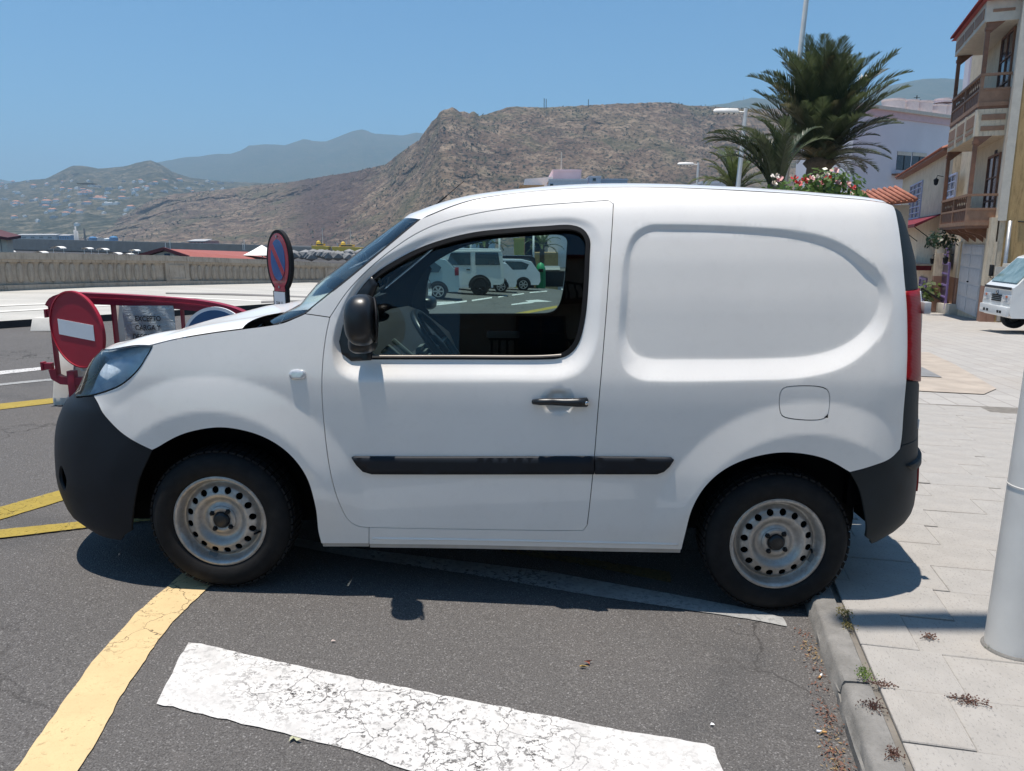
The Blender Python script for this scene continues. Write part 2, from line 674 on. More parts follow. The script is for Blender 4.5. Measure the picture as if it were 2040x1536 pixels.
def soft_ramp(t, r=0.18):
    """0..1 ramp with rounded ends and a straight middle."""
    t = np.clip(t, 0, 1)
    k = 1 / (1 - r)
    return np.where(t < r, k * t * t / (2 * r), np.where(t > 1 - r, 1 - k * (1 - t) ** 2 / (2 * r), k * (t - r / 2)))
def make_recess(outer, inner, depth, r=0.18):
    lo, hi = outer.min(0) - .01, outer.max(0) + .01
    def f(u, z):
        sh = np.shape(u)
        p = np.stack([np.ravel(u), np.ravel(np.broadcast_to(z, sh))], 1)
        res = np.zeros(len(p))
        bb = (p[:, 0] > lo[0]) & (p[:, 0] < hi[0]) & (p[:, 1] > lo[1]) & (p[:, 1] < hi[1])
        if bb.any():
            q = p[bb]
            ino = inside(outer, q)
            ini = inside(inner, q)
            do = dist_poly(outer, q)
            di = dist_poly(inner, q)
            t = np.where(ini, 1.0, np.where(ino, do / (do + di + 1e-9), 0.0))
            dd = depth(q[:, 1]) if callable(depth) else depth
            res[bb] = -dd * soft_ramp(t, r)
        return res.reshape(sh)
    return f
def make_flare(uc, zc, r0, r1, amp, zlo):
    def f(u, z):
        r = np.hypot(u - uc, z - zc)
        t = np.clip((r0 - r) / (r0 - r1), 0, 1)
        fade = np.clip((z - zlo) / 0.25, 0, 1)
        return amp * soft_ramp(t, 0.12) * fade * fade * (3 - 2 * fade)
    return f
def flare_px(c, a, b, amp):
    c, a, b = px_sz([c, a, b])
    return make_flare(c[0], c[1], np.linalg.norm(a - c), np.linalg.norm(b - c), amp, c[1] - .07)
def make_dish(c, ru, rz, depth):
    def f(u, z):
        r = np.hypot((u - c[0]) / ru, (z - c[1]) / rz)
        return -depth * soft_ramp(np.clip((1 - r) / .55, 0, 1), .35)
    return f
H_C = px_sz([(1113, 800)])[0]
FEAT += [make_dish(H_C, .062, .055, .018), make_recess(_ro, _ri, lambda z: np.interp(z, [.95, 1.2, 1.5], [.040, .025, .012]), .10), make_recess(_wo, _wi, lambda z: np.interp(z, [.95, 1.2, 1.5], [.034, .020, .008]), 0.3),
         flare_px((440, 1040), (440, 746), (440, 824), .021), flare_px((1585, 1085), (1585, 797), (1585, 868), .019)]
_fu = np.arange(-1.1, 3.1, 0.004); _fz = np.arange(0.0, 1.9, 0.004)
_FU, _FZ = np.meshgrid(_fu, _fz, indexing='ij')
_FG = sum(f(_FU, _FZ) for f in FEAT)
def feat_grid(u, z):
    a = np.clip((u - _fu[0]) / 0.004, 0, len(_fu) - 1.001); b = np.clip((z - _fz[0]) / 0.004, 0, len(_fz) - 1.001)
    i = a.astype(int); j = b.astype(int); a = a - i; b = b - j
    return (_FG[i, j] * (1 - a) * (1 - b) + _FG[i + 1, j] * a * (1 - b) + _FG[i, j + 1] * (1 - a) * b + _FG[i + 1, j + 1] * a * b)
FEAT[:] = [feat_grid]
build_lookup()

# ------------------------------------------------------------------ van materials
def paint_material():
    t = NT('white_car_paint')
    n = t.noise(3.0, 5, 0.6)
    low = t.noise(22, 6, 0.65)
    c = t.ramp(n, [(0.3, (.80, .775, .74)), (0.7, (.84, .815, .775))])
    dust = t.ramp(low, [(0.52, 0.0), (0.75, 0.10)])
    c = t.mix(dust, c, (.55, .52, .47))
    t.set(c, t.ramp(low, [(0.3, .32), (0.8, .42)]), 0, 0.7, 0.5, 0.04)
    t.bump(t.noise(2.2, 2), 0.04, 0.02)
    return t.m
M_PAINT = paint_material()
M_PLASTIC = plain('black_grained_plastic', (.0055, .0085, .014), .55, spec=.32, var=.25, vscale=9, bump=.12, bscale=900)
M_MIRROR_P = plain('satin_black_plastic', (.010, .012, .015), .36, spec=.5, var=.15, vscale=12, bump=.03, bscale=500)
M_RUBBER = plain('black_rubber', (.008, .008, .009), .65, spec=.3, var=.2)
def tyre_material():
    t = NT('tyre_rubber')
    n = t.noise(14, 6, .7)
    t.set(t.ramp(n, [(.4, (.006, .006, .007)), (.7, (.015, .0145, .014))]), .78, 0, 0, .3)
    t.bump(t.noise(200, 2), .2, .004)
    return t.m
M_TYRE = tyre_material()
def rim_material():
    t = NT('dusty_steel_rim')
    n = t.noise(30, 6, .7)
    v = t.noise(7, 4, .6)
    c = t.ramp(n, [(.35, (.33, .31, .285)), (.65, (.50, .485, .46))])
    c = t.mix(t.ramp(v, [(.5, 0), (.72, .55)]), c, (.26, .215, .165))
    t.set(c, .42, .5, 0, .5)
    return t.m
M_RIM = rim_material()
M_DARK = plain('dark_interior', (.012, .013, .016), .7, var=.2, vscale=4, bump=.05, bscale=300)
M_INNER = plain('dark_cavity', (.008, .008, .009), .9, spec=.1)
M_TRIM_GREY = plain('grey_trim', (.16, .17, .17), .55, var=.15)
M_GLASS = glass('door_glass', (.70, .83, .81))
M_WGLASS = glass('windscreen_glass', (.72, .84, .86))
M_CHROME = plain('worn_chrome', (.62, .61, .6), .16, 1.0, var=.1)
M_ALU = plain('anodised_strip', (.30, .27, .24), .5, .5, var=.12)
def red_lens(name, col):
    t = NT(name)
    w = t.new('ShaderNodeTexWave'); w.inputs['Scale'].default_value = 55
    w.bands_direction = 'Z'
    t.link(t.tc(), w.inputs['Vector'])
    t.set(t.ramp(w.outputs['Fac'], [(.2, tuple(x * .7 for x in col)), (.8, col)]),   .38, 0, .0, .25)
    t.bump(w.outputs['Fac'], .25, .003)
    return t.m
M_REDLENS = red_lens('red_lamp_lens', (.26, .003, .006))
M_CLEARLENS = plain('clear_lamp_lens', (.62, .64, .66), .08, 0.25, coat=.8, var=.2, vscale=40)

# ------------------------------------------------------------------ van panels
van = thing('white_van', 'white compact panel van parked against the kerb with black bumpers and steel wheels', 'van', VAN_O, -YAW)

PCACHE = {}
def panel(name, outer, m, parent, holes=(), gap=0.0018, h=0.022, fold=0.014, lift=0.0, side=-1, extra=None, step=0.02, round_edge=0.0, label=None, cons=()):
    """Sheet lying on the body surface, cut to outline, with edges folded inwards."""
    key = (len(outer), float(outer[0][0]), float(outer[1][1]), lift, len(holes))
    if side > 0 and key in PCACHE:
        allP, allN, faces = PCACHE[key]
        mb = MB(); mb.add([tuple(map(float, p)) for p in allP * np.array([1, -1, 1])], [f[::-1] for f in faces])
        o = obj(name, mb, m, parent, fix=False, label=label)
        o.data.shade_smooth()
        o.data.normals_split_custom_set_from_vertices([tuple(map(float, n)) for n in allN * np.array([1, -1, 1])])
        return o
    outer = clean_loop(np.array(outer, float))
    if area2(outer) < 0: outer = outer[::-1]
    outer = densify(outer, step)
    if gap: outer = inset_loop(outer, gap)
    hl = []
    for q in holes:
        q = densify(clean_loop(np.array(q, float)), step)
        if area2(q) < 0: q = q[::-1]
        q = inset_loop(q, -gap) if gap else q
        hl.append(q)
    V, F = triangulate(outer, hl, h, extra, cons=cons)
    P = surf(V[:, 0], V[:, 1])
    N = surf_n(V[:, 0], V[:, 1])
    P = P + N * lift
    E = rim_edges(F)
    rim = sorted({a for e in E for a in e})
    idx = {v: len(V) + k for k, v in enumerate(rim)}
    # folded rim
    out_dir = {v: np.zeros(2) for v in rim}
    for a, b in E:
        d = V[b] - V[a]
        n2 = np.array([d[1], -d[0]]) / (np.linalg.norm(d) + 1e-12)
        out_dir[a] += n2; out_dir[b] += n2
    RP, RN, TOPN = [], [], {}
    for v in rim:
        o2 = out_dir[v] / (np.linalg.norm(out_dir[v]) + 1e-12)
        e = 0.004
        d3 = surf(V[v, 0] + o2[0] * e, V[v, 1] + o2[1] * e) - surf(V[v, 0], V[v, 1])
        d3 = d3 / (np.linalg.norm(d3) + 1e-12)
        RP.append(P[v] - N[v] * fold + d3 * (round_edge))
        RN.append(d3)
        TOPN[v] = N[v] * 0.8 + d3 * 0.6 if round_edge else N[v]
    allP = np.concatenate([P, np.array(RP)])
    NN = N.copy()
    if round_edge:
        for v in rim: NN[v] = TOPN[v] / np.linalg.norm(TOPN[v])
    allN = np.concatenate([NN, np.array(RN)])
    faces = [tuple(int(i) for i in f) for f in F] + [(b, a, idx[a], idx[b]) for a, b in E]
    PCACHE[key] = (allP, allN, faces)
    if side > 0:
        allP = allP * np.array([1, -1, 1]); allN = allN * np.array([1, -1, 1])
        faces = [f[::-1] for f in faces]
    mb = MB(); mb.add([tuple(map(float, p)) for p in allP], faces)
    o = obj(name, mb, m, parent, fix=False, label=label)
    o.data.shade_smooth()
    o.data.normals_split_custom_set_from_vertices([tuple(map(float, n)) for n in allN])
    return o

def S(px_pts, step=0.02, closed=False):
    """Smooth surface polyline through traced pixels."""
    return catmull(px_sz(px_pts), step, closed)
def L(px_pts):
    return px_sz(px_pts)
def join(*parts):
    return np.concatenate(parts)

# shared seams (each traced once, used by the panels on both sides of it)
door_top = S([(657, 632), (690, 583), (730, 540), (780, 498), (830, 465), (880, 443), (960, 423), (1050, 411), (1140, 404), (1212, 399)])
door_rear = S([(1222, 406), (1221, 430), (1215, 520), (1208, 620), (1200, 720), (1193, 800), (1185, 900), (1177, 985), (1170, 1046)])
door_bot = S([(1162, 1057), (1100, 1057), (900, 1054), (735, 1051)])
door_bot2 = S([(735, 1051), (712, 1048), (694, 1036), (677, 1005), (660, 950), (648, 870), (642, 800), (643, 720), (650, 665), (657, 632)])
hood_seam = S([(305, 687), (350, 676), (420, 664), (480, 656), (535, 649)])
cowl_seam = S([(535, 649), (562, 644), (590, 633), (608, 625)])
pillar_front = S([(608, 625), (650, 591), (700, 551), (760, 501), (805, 463), (838, 436)])
roof_seam = S([(838, 436), (851, 431), (895, 413), (940, 399), (1005, 388), (1077, 380), (1150, 375), (1225, 373), (1300, 373), (1400, 376), (1500, 381), (1600, 387), (1700, 396), (1768, 405)])
rear_edge = S([(1768, 405), (1781, 413), (1788, 440), (1799, 520), (1806, 600), (1808, 700), (1802, 800), (1797, 870), (1793, 895)])
rear_low = S([(1793, 895), (1775, 913), (1740, 928), (1693, 941)])
arch_rear = S([(1358, 1095), (1366, 1062), (1379, 1015), (1402, 974), (1432, 944), (1470, 922), (1515, 908), (1560, 902), (1610, 906), (1650, 917), (1693, 941)])
arch_front = S([(640, 1083), (634, 1060), (628, 1010), (613, 957), (590, 920), (558, 890), (520, 869), (480, 857), (440, 852), (400, 856), (360, 867), (325, 885), (303, 897)])
bump_seam = S([(303, 897), (270, 881), (240, 861), (215, 836), (198, 811), (186, 788)])
lamp_low = S([(186, 788), (215, 779), (240, 768), (262, 751), (280, 731), (294, 708), (305, 687)])
sill_low = S([(735, 1084), (900, 1086), (1100, 1090), (1358, 1095)])
win = _wi
fuel = S([(1575, 770), (1630, 770), (1648, 776), (1653, 790), (1652, 815), (1647, 830), (1635, 836), (1575, 834), (1558, 828), (1553, 812), (1554, 785), (1560, 774)], closed=True)
strip_front = L([(702, 911), (707, 910), (1183, 910), (1183, 943), (742, 943), (724, 938), (711, 925)])
strip_rear = L([(1186, 910), (1336, 912), (1341, 916), (1333, 928), (1322, 938), (1308, 943), (1186, 943)])
ring_pts = np.concatenate([_ro + (_ri[np.linspace(0, len(_ri) - 1, len(_ro)).astype(int)] - _ro) * 0 , _ri])
def contour_loops(outer, inner, ts):
    """Closed lines between the two borders of a bevel, so that the mesh follows it."""
    base = densify(outer, .012)
    near = np.array([inner[((inner - p) ** 2).sum(1).argmin()] for p in base])
    for _ in range(3): near = .5 * near + .25 * (np.roll(near, 1, 0) + np.roll(near, -1, 0))
    return [base + (near - base) * t for t in ts[:-1]] + [densify(inner, .012)]
band_rec = contour_loops(_ro, densify(_ri, .004), (0, .10, .3, .5, .7, .9, 1))
band_win = contour_loops(_wo, densify(_wi, .004), (0, .2, .4, .6, .8, 1))[:-1]

fender_o = join(hood_seam, cowl_seam, door_bot2[::-1][:0], L([(657, 632)]), door_bot2[::-1], L([(735, 1083), (640, 1083)]), arch_front, bump_seam, lamp_low)
door_o = join(door_top, door_rear, door_bot, door_bot2)
side_o = join(L([(608, 625), (657, 632)]), door_top, door_rear, door_bot, sill_low, arch_rear, rear_low[::-1], rear_edge[::-1], roof_seam[::-1], pillar_front[::-1])

for sd in (-1, 1):
    fen = panel('front_wing', fender_o, M_PAINT, van, side=sd, h=.02)
    door = panel('door', door_o, M_PAINT, van, holes=[win], side=sd, cons=band_win, h=.02)
    bod = panel('body_side', side_o, M_PAINT, van, holes=[fuel], side=sd, cons=band_rec, h=.02)
    panel('side_moulding', strip_front, M_PLASTIC, door, side=sd, gap=0, lift=.012, fold=.014, round_edge=.004, h=.03)
    panel('side_moulding', strip_rear, M_PLASTIC, bod, side=sd, gap=0, lift=.012, fold=.014, round_edge=.004, h=.03)
    if True:
        flap = panel('fuel_flap', fuel, M_PAINT, bod, side=sd, gap=.0022, h=.02)
    # window seal, glass
    seal_in = inset_loop(win, .017)
    panel('window_seal', win, M_RUBBER, door, holes=[seal_in], side=sd, gap=.0, lift=.003, fold=.02, h=.01)
    gl = inset_loop(win, .014)
    V, F = triangulate(densify(clean_loop(gl), .03), (), .06)
    P = surf(V[:, 0], V[:, 1], False) - np.array([0, -1, 0]) * (0.026 + 0.012)
    P[:, 1] *= -sd if sd > 0 else 1
    mb = MB(); mb.add([tuple(map(float, p)) for p in P], [tuple(map(int, f)) for f in F])
    o = obj('door_glass', mb, M_GLASS, door, smooth=True)
# ------------------------------------------------------------------ van: linings, bumpers, lamps, lofts
for sd in (-1, 1):
    panel('inner_lining', door_o, M_INNER, van, holes=[inset_loop(win, .012)], side=sd, gap=0, lift=-.045, fold=.0, h=.07, step=.05)
    panel('inner_lining', side_o, M_INNER, van, side=sd, gap=0, lift=-.045, fold=.0, h=.08, step=.05)
    panel('inner_lining', fender_o, M_INNER, van, side=sd, gap=0, lift=-.03, fold=.0, h=.08, step=.05)

SC = SF - LF                                   # s of the front centre line
LB, LT, LM = px_sz([(156, 790), (222, 695), (270, 687)])
lamp_up = catmull(np.array([(LB[0] - .30, LB[1] - .004), (LB[0] - .36, LB[1] + .02), (LB[0] - .36, LB[1] + .06), (LB[0] - .30, LB[1] + .12), (LB[0] - .20, LT[1] - .035), LT, LM, px_sz([(305, 687)])[0]]), .03)
lamp_sz = join(lamp_low[::-1], np.array([(LB[0] - .02, LB[1] - .004)]), lamp_up)
bump_l = S([(303, 897), (290, 925), (277, 955), (268, 1000), (263, 1058)])
bump_o = join(bump_seam[::-1], bump_l, np.array([(-.45, .20), (-.80, .19), (-1.0, .19), (SC, .19), (SC, .74), (LB[0] - .42, .76), (LB[0] - .37, LB[1] - .007), (LB[0] - .30, LB[1] - .008), (LB[0] - .02, LB[1] - .008)]))
# front bumper: near half and mirrored half, both in the one part
def two_sided(name, outline, m, parent, **kw):
    a = panel(name, outline, m, parent, side=-1, **kw)
    b = panel(name, outline, m, parent, side=1, **kw)
    bm = bmesh.new(); bm.from_mesh(a.data)
    co = [tuple(v.co) for v in a.data.vertices] + [tuple(v.co) for v in b.data.vertices]
    n = len(a.data.vertices)
    fs = [tuple(p.vertices) for p in a.data.polygons] + [tuple(i + n for i in p.vertices) for p in b.data.polygons]
    bm.free()
    nm = {}
    for me, off in ((a.data, 0), (b.data, n)):
        for lp in me.loops: nm[lp.vertex_index + off] = tuple(me.corner_normals[lp.index].vector)
    me = bpy.data.meshes.new(name)
    me.from_pydata(co, [], fs)
    me.materials.append(m)
    me.shade_smooth()
    me.normals_split_custom_set_from_vertices([nm[i] for i in range(len(co))])
    for o in (a, b):
        bpy.data.objects.remove(o)
    o = bpy.data.objects.new(name, me)
    COL.objects.link(o); o.parent = parent
    return o
fog = catmull(np.array([(-.715, .455), (-.675, .515), (-.635, .455), (-.675, .40)]), .02, True)
fb = two_sided('front_bumper', bump_o, M_PLASTIC, van, h=.035, holes=[fog])
for sd in (-1, 1):
    panel('fog_lamp_recess', fog, M_INNER, fb, side=sd, lift=-.04, gap=-.004, fold=0, h=.03)
# headlamps: reflector bowl, inner lens pieces and clear cover
def lamp_inner():
    t = NT('lamp_reflector')
    v = t.voronoi(9, src=t.mapping((1, 1, 2)))
    t.set(t.ramp(v, [(.1, (.74, .79, .84)), (.5, (.86, .88, .90)), (.75, (.58, .65, .72))]), .28, .1)  # pale blue tones paint the sky's reflection into the bowl colour
    t.bump(t.noise(16, 2), .35, .03)
    return t.m
M_LAMPIN = lamp_inner()
M_LAMPGLASS = glass('headlamp_cover_glass', (.84, .90, .95))
for sd in (-1, 1):
    hl = panel('headlamp', lamp_sz, M_LAMPIN, van, side=sd, lift=-.05, fold=-.048, gap=.006, h=.03)
    panel('headlamp_cover', lamp_sz, M_LAMPGLASS, hl, side=sd, lift=.002, fold=.006, gap=.002, h=.03)
    c = surf(-.52, .90) * np.array([1, -sd * -1 if sd > 0 else 1, 1])
    mb = MB()
    bowl = [(0.004, .03), (.03, .026), (.05, .012), (.062, -.012), (.066, -.014), (.066, -.03)]
    mb.lathe([(r, -h) for r, h in bowl], (0, 0, 0), 'x', 24)
    o = obj('bulb_bowl', mb, M_CHROME, hl, smooth=True)
    o.location = (c[0] + .10, (c[1] + .075) * (1 if sd < 0 else 1) if sd < 0 else (-(c[1]) - .0), .905)
    if sd > 0: o.location = (surf(-.52, .90)[0] + .10, -(surf(-.52, .90)[1] + .075), .905)

# grille and bonnet nose between the lamps
nose_o = np.array([(LB[0] - .38, LB[1]), (LB[0] - .43, .765), (SC, .745), (SC, .90), (LB[0] - .40, .90), (LB[0] - .375, LB[1] + .04)])
two_sided('grille', nose_o, M_PLASTIC, van, h=.04)

def loft(name, E, hE, C, hC, m, parent, n=16, smooth=True, thick=0.0):
    rows = []
    for sgn in (1,):
        pass
    for e, a, c, b in zip(E, hE, C, hC):
        half = []
        for k in range(n + 1):
            t = k / n
            p = (1 - t) ** 3 * e + 3 * (1 - t) ** 2 * t * (e + a) + 3 * (1 - t) * t * t * (c + b) + t ** 3 * c
            half.append(p)
        full = half + [p * np.array([1, -1, 1]) for p in half[-2::-1]]
        rows.append([tuple(map(float, p)) for p in full])
    mb = MB(); mb.grid(rows)
    return obj(name, mb, m, parent, smooth=smooth)

def edge3(sz, inset=0.0):
    P = surf(sz[:, 0], sz[:, 1]); N = surf_n(sz[:, 0], sz[:, 1])
    return P - N * inset, N
def section_handles(P, N, k):
    """Directions that leave the side surface upwards and inwards within its own section."""
    d = np.stack([np.zeros(len(P)), -N[:, 2], N[:, 1]], 1)
    d[d[:, 2] < 0] *= -1
    d /= np.linalg.norm(d, axis=1)[:, None]
    return d * k

# bonnet
hs = join(lamp_up[7:-1], S([(305, 685.5), (350, 674.5), (420, 662.5), (483, 654)], .03))
E, N = edge3(hs)
tt = np.linspace(0, 1, len(E))
cu_ = np.interp(tt, [0, .25, .5, 1], [-.86, -.58, -.25, .34])
C = np.stack([cu_, np.zeros(len(E)), np.interp(cu_, [-.97, -.84, -.73, -.593, -.407, -.196, -.039, .1, .36], [.87, .920, .957, 1.001, 1.033, 1.064, 1.088, 1.115, 1.16])], 1)
hE = section_handles(E, N, .05) + np.stack([0 * tt, .14 + 0 * tt, .02 + 0 * tt], 1)
hC = np.stack([0 * tt, -.38 + 0 * tt, -.004 + 0 * tt], 1)
loft('bonnet', E, hE, C, hC, M_PAINT, van, 20)
# cowl behind the bonnet
cs = S([(483, 656), (510, 653), (535, 650), (556, 646), (575, 641), (592, 634)], .03)
E, N = edge3(cs, .012)
tt = np.linspace(0, 1, len(E))
C = np.stack([.34 + .20 * tt, 0 * tt, 1.135 + .07 * tt], 1)
loft('cowl', E, np.stack([0 * tt, .2 + 0 * tt, -.02 + 0 * tt], 1), C, np.stack([0 * tt, -.3 + 0 * tt, 0 * tt], 1), plain('dusty_cowl_plastic', (.028, .029, .031), .6, var=.3, vscale=20), van, 14)
# windscreen
wsz = join(S([(546, 647.5), (590, 633)], .03)[:-1], pillar_front)
wsz = wsz[np.r_[0:len(wsz):1]]
E, N = edge3(wsz, .006)
tt = (E[:, 2] - E[0, 2]) / (E[-1, 2] - E[0, 2])
C = np.stack([E[:, 0] - np.interp(tt, [0, .3, 1], [.12, .20, .16]), 0 * tt, E[:, 2] + np.interp(tt, [0, .2, .7, 1], [.0, .03, .025, .005])], 1)
hE = np.stack([-.10 + 0 * tt, .13 + 0 * tt, .02 + 0 * tt], 1)
hC = np.stack([0 * tt, -.42 + 0 * tt, 0 * tt], 1)
ws = loft('windscreen', E, hE, C, hC, M_WGLASS, van, 18)
WS_TOP_C = C[-1].copy(); WS_E = E[-1].copy(); WS_HE = hE[-1].copy(); WS_HC = hC[-1].copy()
# black ceramic edge of the windscreen
mb = MB(); rows = []
for e, a, c, b in zip(E, hE, C, hC):
    r = []
    for t in (0.0, .012, .03):
        p = (1 - t) ** 3 * e + 3 * (1 - t) ** 2 * t * (e + a) + 3 * (1 - t) * t * t * (c + b) + t ** 3 * c
        r.append(tuple(map(float, p + np.array([-.001, -.001, .001]))))
    rows.append(r)
mb.grid(rows)
obj('windscreen_edge', mb, M_RUBBER, ws, smooth=True)
rows2 = [[(p[0], -p[1], p[2]) for p in r] for r in rows]
obj('windscreen_edge', MB().grid(rows2), M_RUBBER, ws, smooth=True)
# roof
rs = S([(838, 433), (851, 428.5), (895, 410.5), (940, 396.5), (1005, 385.5), (1077, 377.5), (1150, 372.5), (1225, 370.5), (1300, 370.5), (1400, 373.5), (1500, 378.5), (1600, 385), (1700, 394), (1768, 403.5)], .03)
E, N = edge3(rs, .004)
ux = E[:, 0]
C = np.stack([ux - np.interp(ux, [.85, 1.3, 2.0, 2.5, 2.7], [.17, .05, 0, -.03, -.07]), 0 * ux, E[:, 2] + np.interp(ux, [.85, 1.1, 1.6, 2.2, 2.6, 2.7], [.012, .026, .037, .036, .024, .015])], 1)
C[0] = WS_TOP_C
hE = section_handles(E, N, .040) + np.stack([0 * ux, .08 + 0 * ux, .008 + 0 * ux], 1)
hC = np.stack([0 * ux, -.40 + 0 * ux, 0 * ux], 1)
f_ = np.clip((E[:, 0] - E[0, 0]) / .25, 0, 1)[:, None]
E[0] = WS_E; hE = WS_HE * (1 - f_) + hE * f_; hC = WS_HC * (1 - f_) + hC * f_
loft('roof', E, hE, C, hC, M_PAINT, van, 22)
E2 = E + np.array([0, .03, -.03])
loft('roof_lining', E2, hE * .8, C - np.array([0, 0, .04]), hC, M_INNER, van, 8)
# dark strip over the windscreen corner
# aerial
rt = VAN_O + Vector((0, 0, 0))
a0, a1 = at(862, 414, 3.85), at(924, 361, 3.72)
mb = MB(); mb.tube([a0 - (a1 - a0) * .15, a0 + (a1 - a0) * .45], [.0055, .0045], 8); mb.tube([a0 + (a1 - a0) * .45, a1], [.0022, .0016], 6)
obj('aerial', mb, M_RUBBER, van, world=True, smooth=True)

# rear: corner trims, lamps, bumper, doors
def cut_edge(y0, y1):
    """Part of the body's rear edge between two photo rows."""
    zz = L([(1800, y0), (1800, y1)])[:, 1]
    m = (rear_edge[:, 1] < zz[0]) & (rear_edge[:, 1] > zz[1])
    e = rear_edge[m]
    top = np.array([np.interp(zz[0], rear_edge[::-1, 1], rear_edge[::-1, 0]), zz[0]])
    bot = np.array([np.interp(zz[1], rear_edge[::-1, 1], rear_edge[::-1, 0]), zz[1]])
    return np.concatenate([[top], e, [bot]])
SE = 3.16
def rear_piece(edge, ztop_r, zbot_r):
    return np.concatenate([edge, [(SE, zbot_r), (SE, ztop_r)]])
e1 = cut_edge(409, 580); e2 = cut_edge(580, 757); e3 = cut_edge(760, 886)
M_TRIM = plain('weathered_black_trim', (.010, .016, .020), .6, spec=.32, var=.25, vscale=8, bump=.1, bscale=700)
M_SIGNGREY = plain('pale_hinge_paint', (.55, .56, .57), .4)
for sd in (-1, 1):
    panel('corner_trim', rear_piece(e1, 1.57, e1[-1, 1] + .004), M_TRIM, van, side=sd, h=.03)
    tl = panel('tail_lamp', rear_piece(e2, e2[0, 1], e2[-1, 1] - .05), M_REDLENS, van, side=sd, h=.03, lift=.006, round_edge=.004)
    z1, z0 = e2[0, 1] - .01, e2[0, 1] - .17
    clear = np.array([(3.055, z1), (SE, z1), (SE, z0 - .04), (3.12, z0 - .02), (3.08, z0 + .05), (3.05, z0 + .10)])
    panel('reversing_lens', clear, M_CLEARLENS, tl, side=sd, h=.03, lift=.010, gap=0, round_edge=.003)
    low = np.concatenate([e3, [(SE, e3[-1, 1]), (SE, e3[0, 1] - .052), (3.06, e3[0, 1] - .045), (2.97, e3[0, 1] - .012)]])
    panel('corner_trim', low, M_TRIM, van, side=sd, h=.03)
bl = S([(1693, 941), (1712, 975), (1722, 1015), (1727, 1050), (1722, 1078)])
bl = bl[:-1]
rb_top = rear_low[::-1]
zt = L([(1797, 887)])[0]
CR = SR + LR
zb_ = px_sz([(1735, 1084)])[0]
rb = np.concatenate([rb_top, [zt], [(2.98, zt[1]), (CR, zt[1] - .01), (CR, zb_[1]), (3.0, zb_[1]), (zb_[0], zb_[1])], bl[::-1]])
rbo = two_sided('rear_bumper', rb, M_TRIM, van, h=.035)
for sd in (-1, 1):
    panel('bumper_reflector', np.array([(3.05, .53), (3.15, .54), (3.15, .41), (3.055, .42)]), M_REDLENS, rbo, side=sd, lift=.006, gap=0, h=.03, round_edge=.004)
    panel('bumper_ridge', np.array([(2.86, .575), (3.4, .58), (3.4, .55), (2.92, .547)]), M_TRIM, rbo, side=sd, lift=.014, gap=0, h=.03, fold=.02, round_edge=.006)
    rd = panel('rear_door', np.array([(SE + .004, .67), (SE + .004, 1.57), (CR - .003, 1.62), (CR - .003, .67)]), M_PAINT, van, side=sd, h=.05)
    panel('rear_window', np.array([(SE + .08, 1.08), (SE + .08, 1.50), (CR - .06, 1.52), (CR - .06, 1.08)]), M_RUBBER, rd, side=sd, lift=.003, gap=0, h=.06)
    hb = MB()
    for c, hx, hz in (((2.905, -.70, 1.205), .014, .024), ((2.90, -.72, .725), .010, .02)):
        hb.obox((c[0], c[1] * -sd, c[2]), (hx, 0, 0), (0, .02, 0), (0, 0, hz))
    obj('door_hinge', hb, M_SIGNGREY, rd, bevel=.003)

# sill trim (lower flange) and joint
zl = .018
for sd in (-1, 1):
    lo = S([(735, 1085), (900, 1087), (1100, 1091), (1357, 1096)])
    lowr = lo.copy(); lowr[:, 1] -= .022
    M_SILL = bpy.data.materials.get('dusty_sill_paint') or plain('dusty_sill_paint', (.47, .45, .42), .5, var=.18, vscale=10)
    sil = panel('sill', np.concatenate([lo, lowr[::-1]]), M_SILL, van, side=sd, gap=0, lift=-.012, h=.03)
    lo = L([(641, 1084), (733, 1084)])
    lowr = lo.copy(); lowr[:, 1] -= .020
    panel('sill', np.concatenate([lo, lowr[::-1]]), M_SILL, van, side=sd, gap=0, lift=-.012, h=.03)
    # rolled rib along the sill
    rb_ = S([(742, 1073), (900, 1075), (1100, 1079), (1352, 1085)], .05)
    P, N = edge3(rb_, .002)
    mb = MB(); mb.tube([tuple(p * np.array([1, -sd if sd > 0 else 1, 1])) for p in P], .006, 8)
    obj('sill_rib', mb, M_PAINT, sil, smooth=True)

# wheel arch liners and underbody
ZW_F, ZW_R = .323, .248
for uc, zc in ((0.0, ZW_F), (WB + .02, ZW_R)):
    for sd in (-1, 1):
        mb = MB()
        rows = []
        for yy in (-.80, -.55):
            rows.append([(uc + .425 * math.cos(t), yy * (1 if sd < 0 else -1), .0 + zc + .425 * math.sin(t)) for t in np.linspace(.05, math.pi - .05, 24)])
        mb.grid(rows)
        mb.add([(uc + .425 * math.cos(t), .55 * sd, zc + .425 * math.sin(t)) for t in np.linspace(-.15, math.pi + .15, 24)], [tuple(range(24))])
        obj('arch_liner', mb, M_INNER, van, smooth=True)
mb = MB(); mb.box(-.80, 2.75, -.54, .54, .20, .34); mb.box(.48, 1.86, -.80, .80, .22, .30)
mb.box(-.60, -.42, -.45, .45, .24, .5); mb.box(2.70, 2.78, -.6, .6, .32, .6)
obj('underbody', mb, M_INNER, van)
mb = MB(); mb.box(-.45, .40, -.62, .62, .34, .90)
obj('engine_block', mb, M_INNER, van)

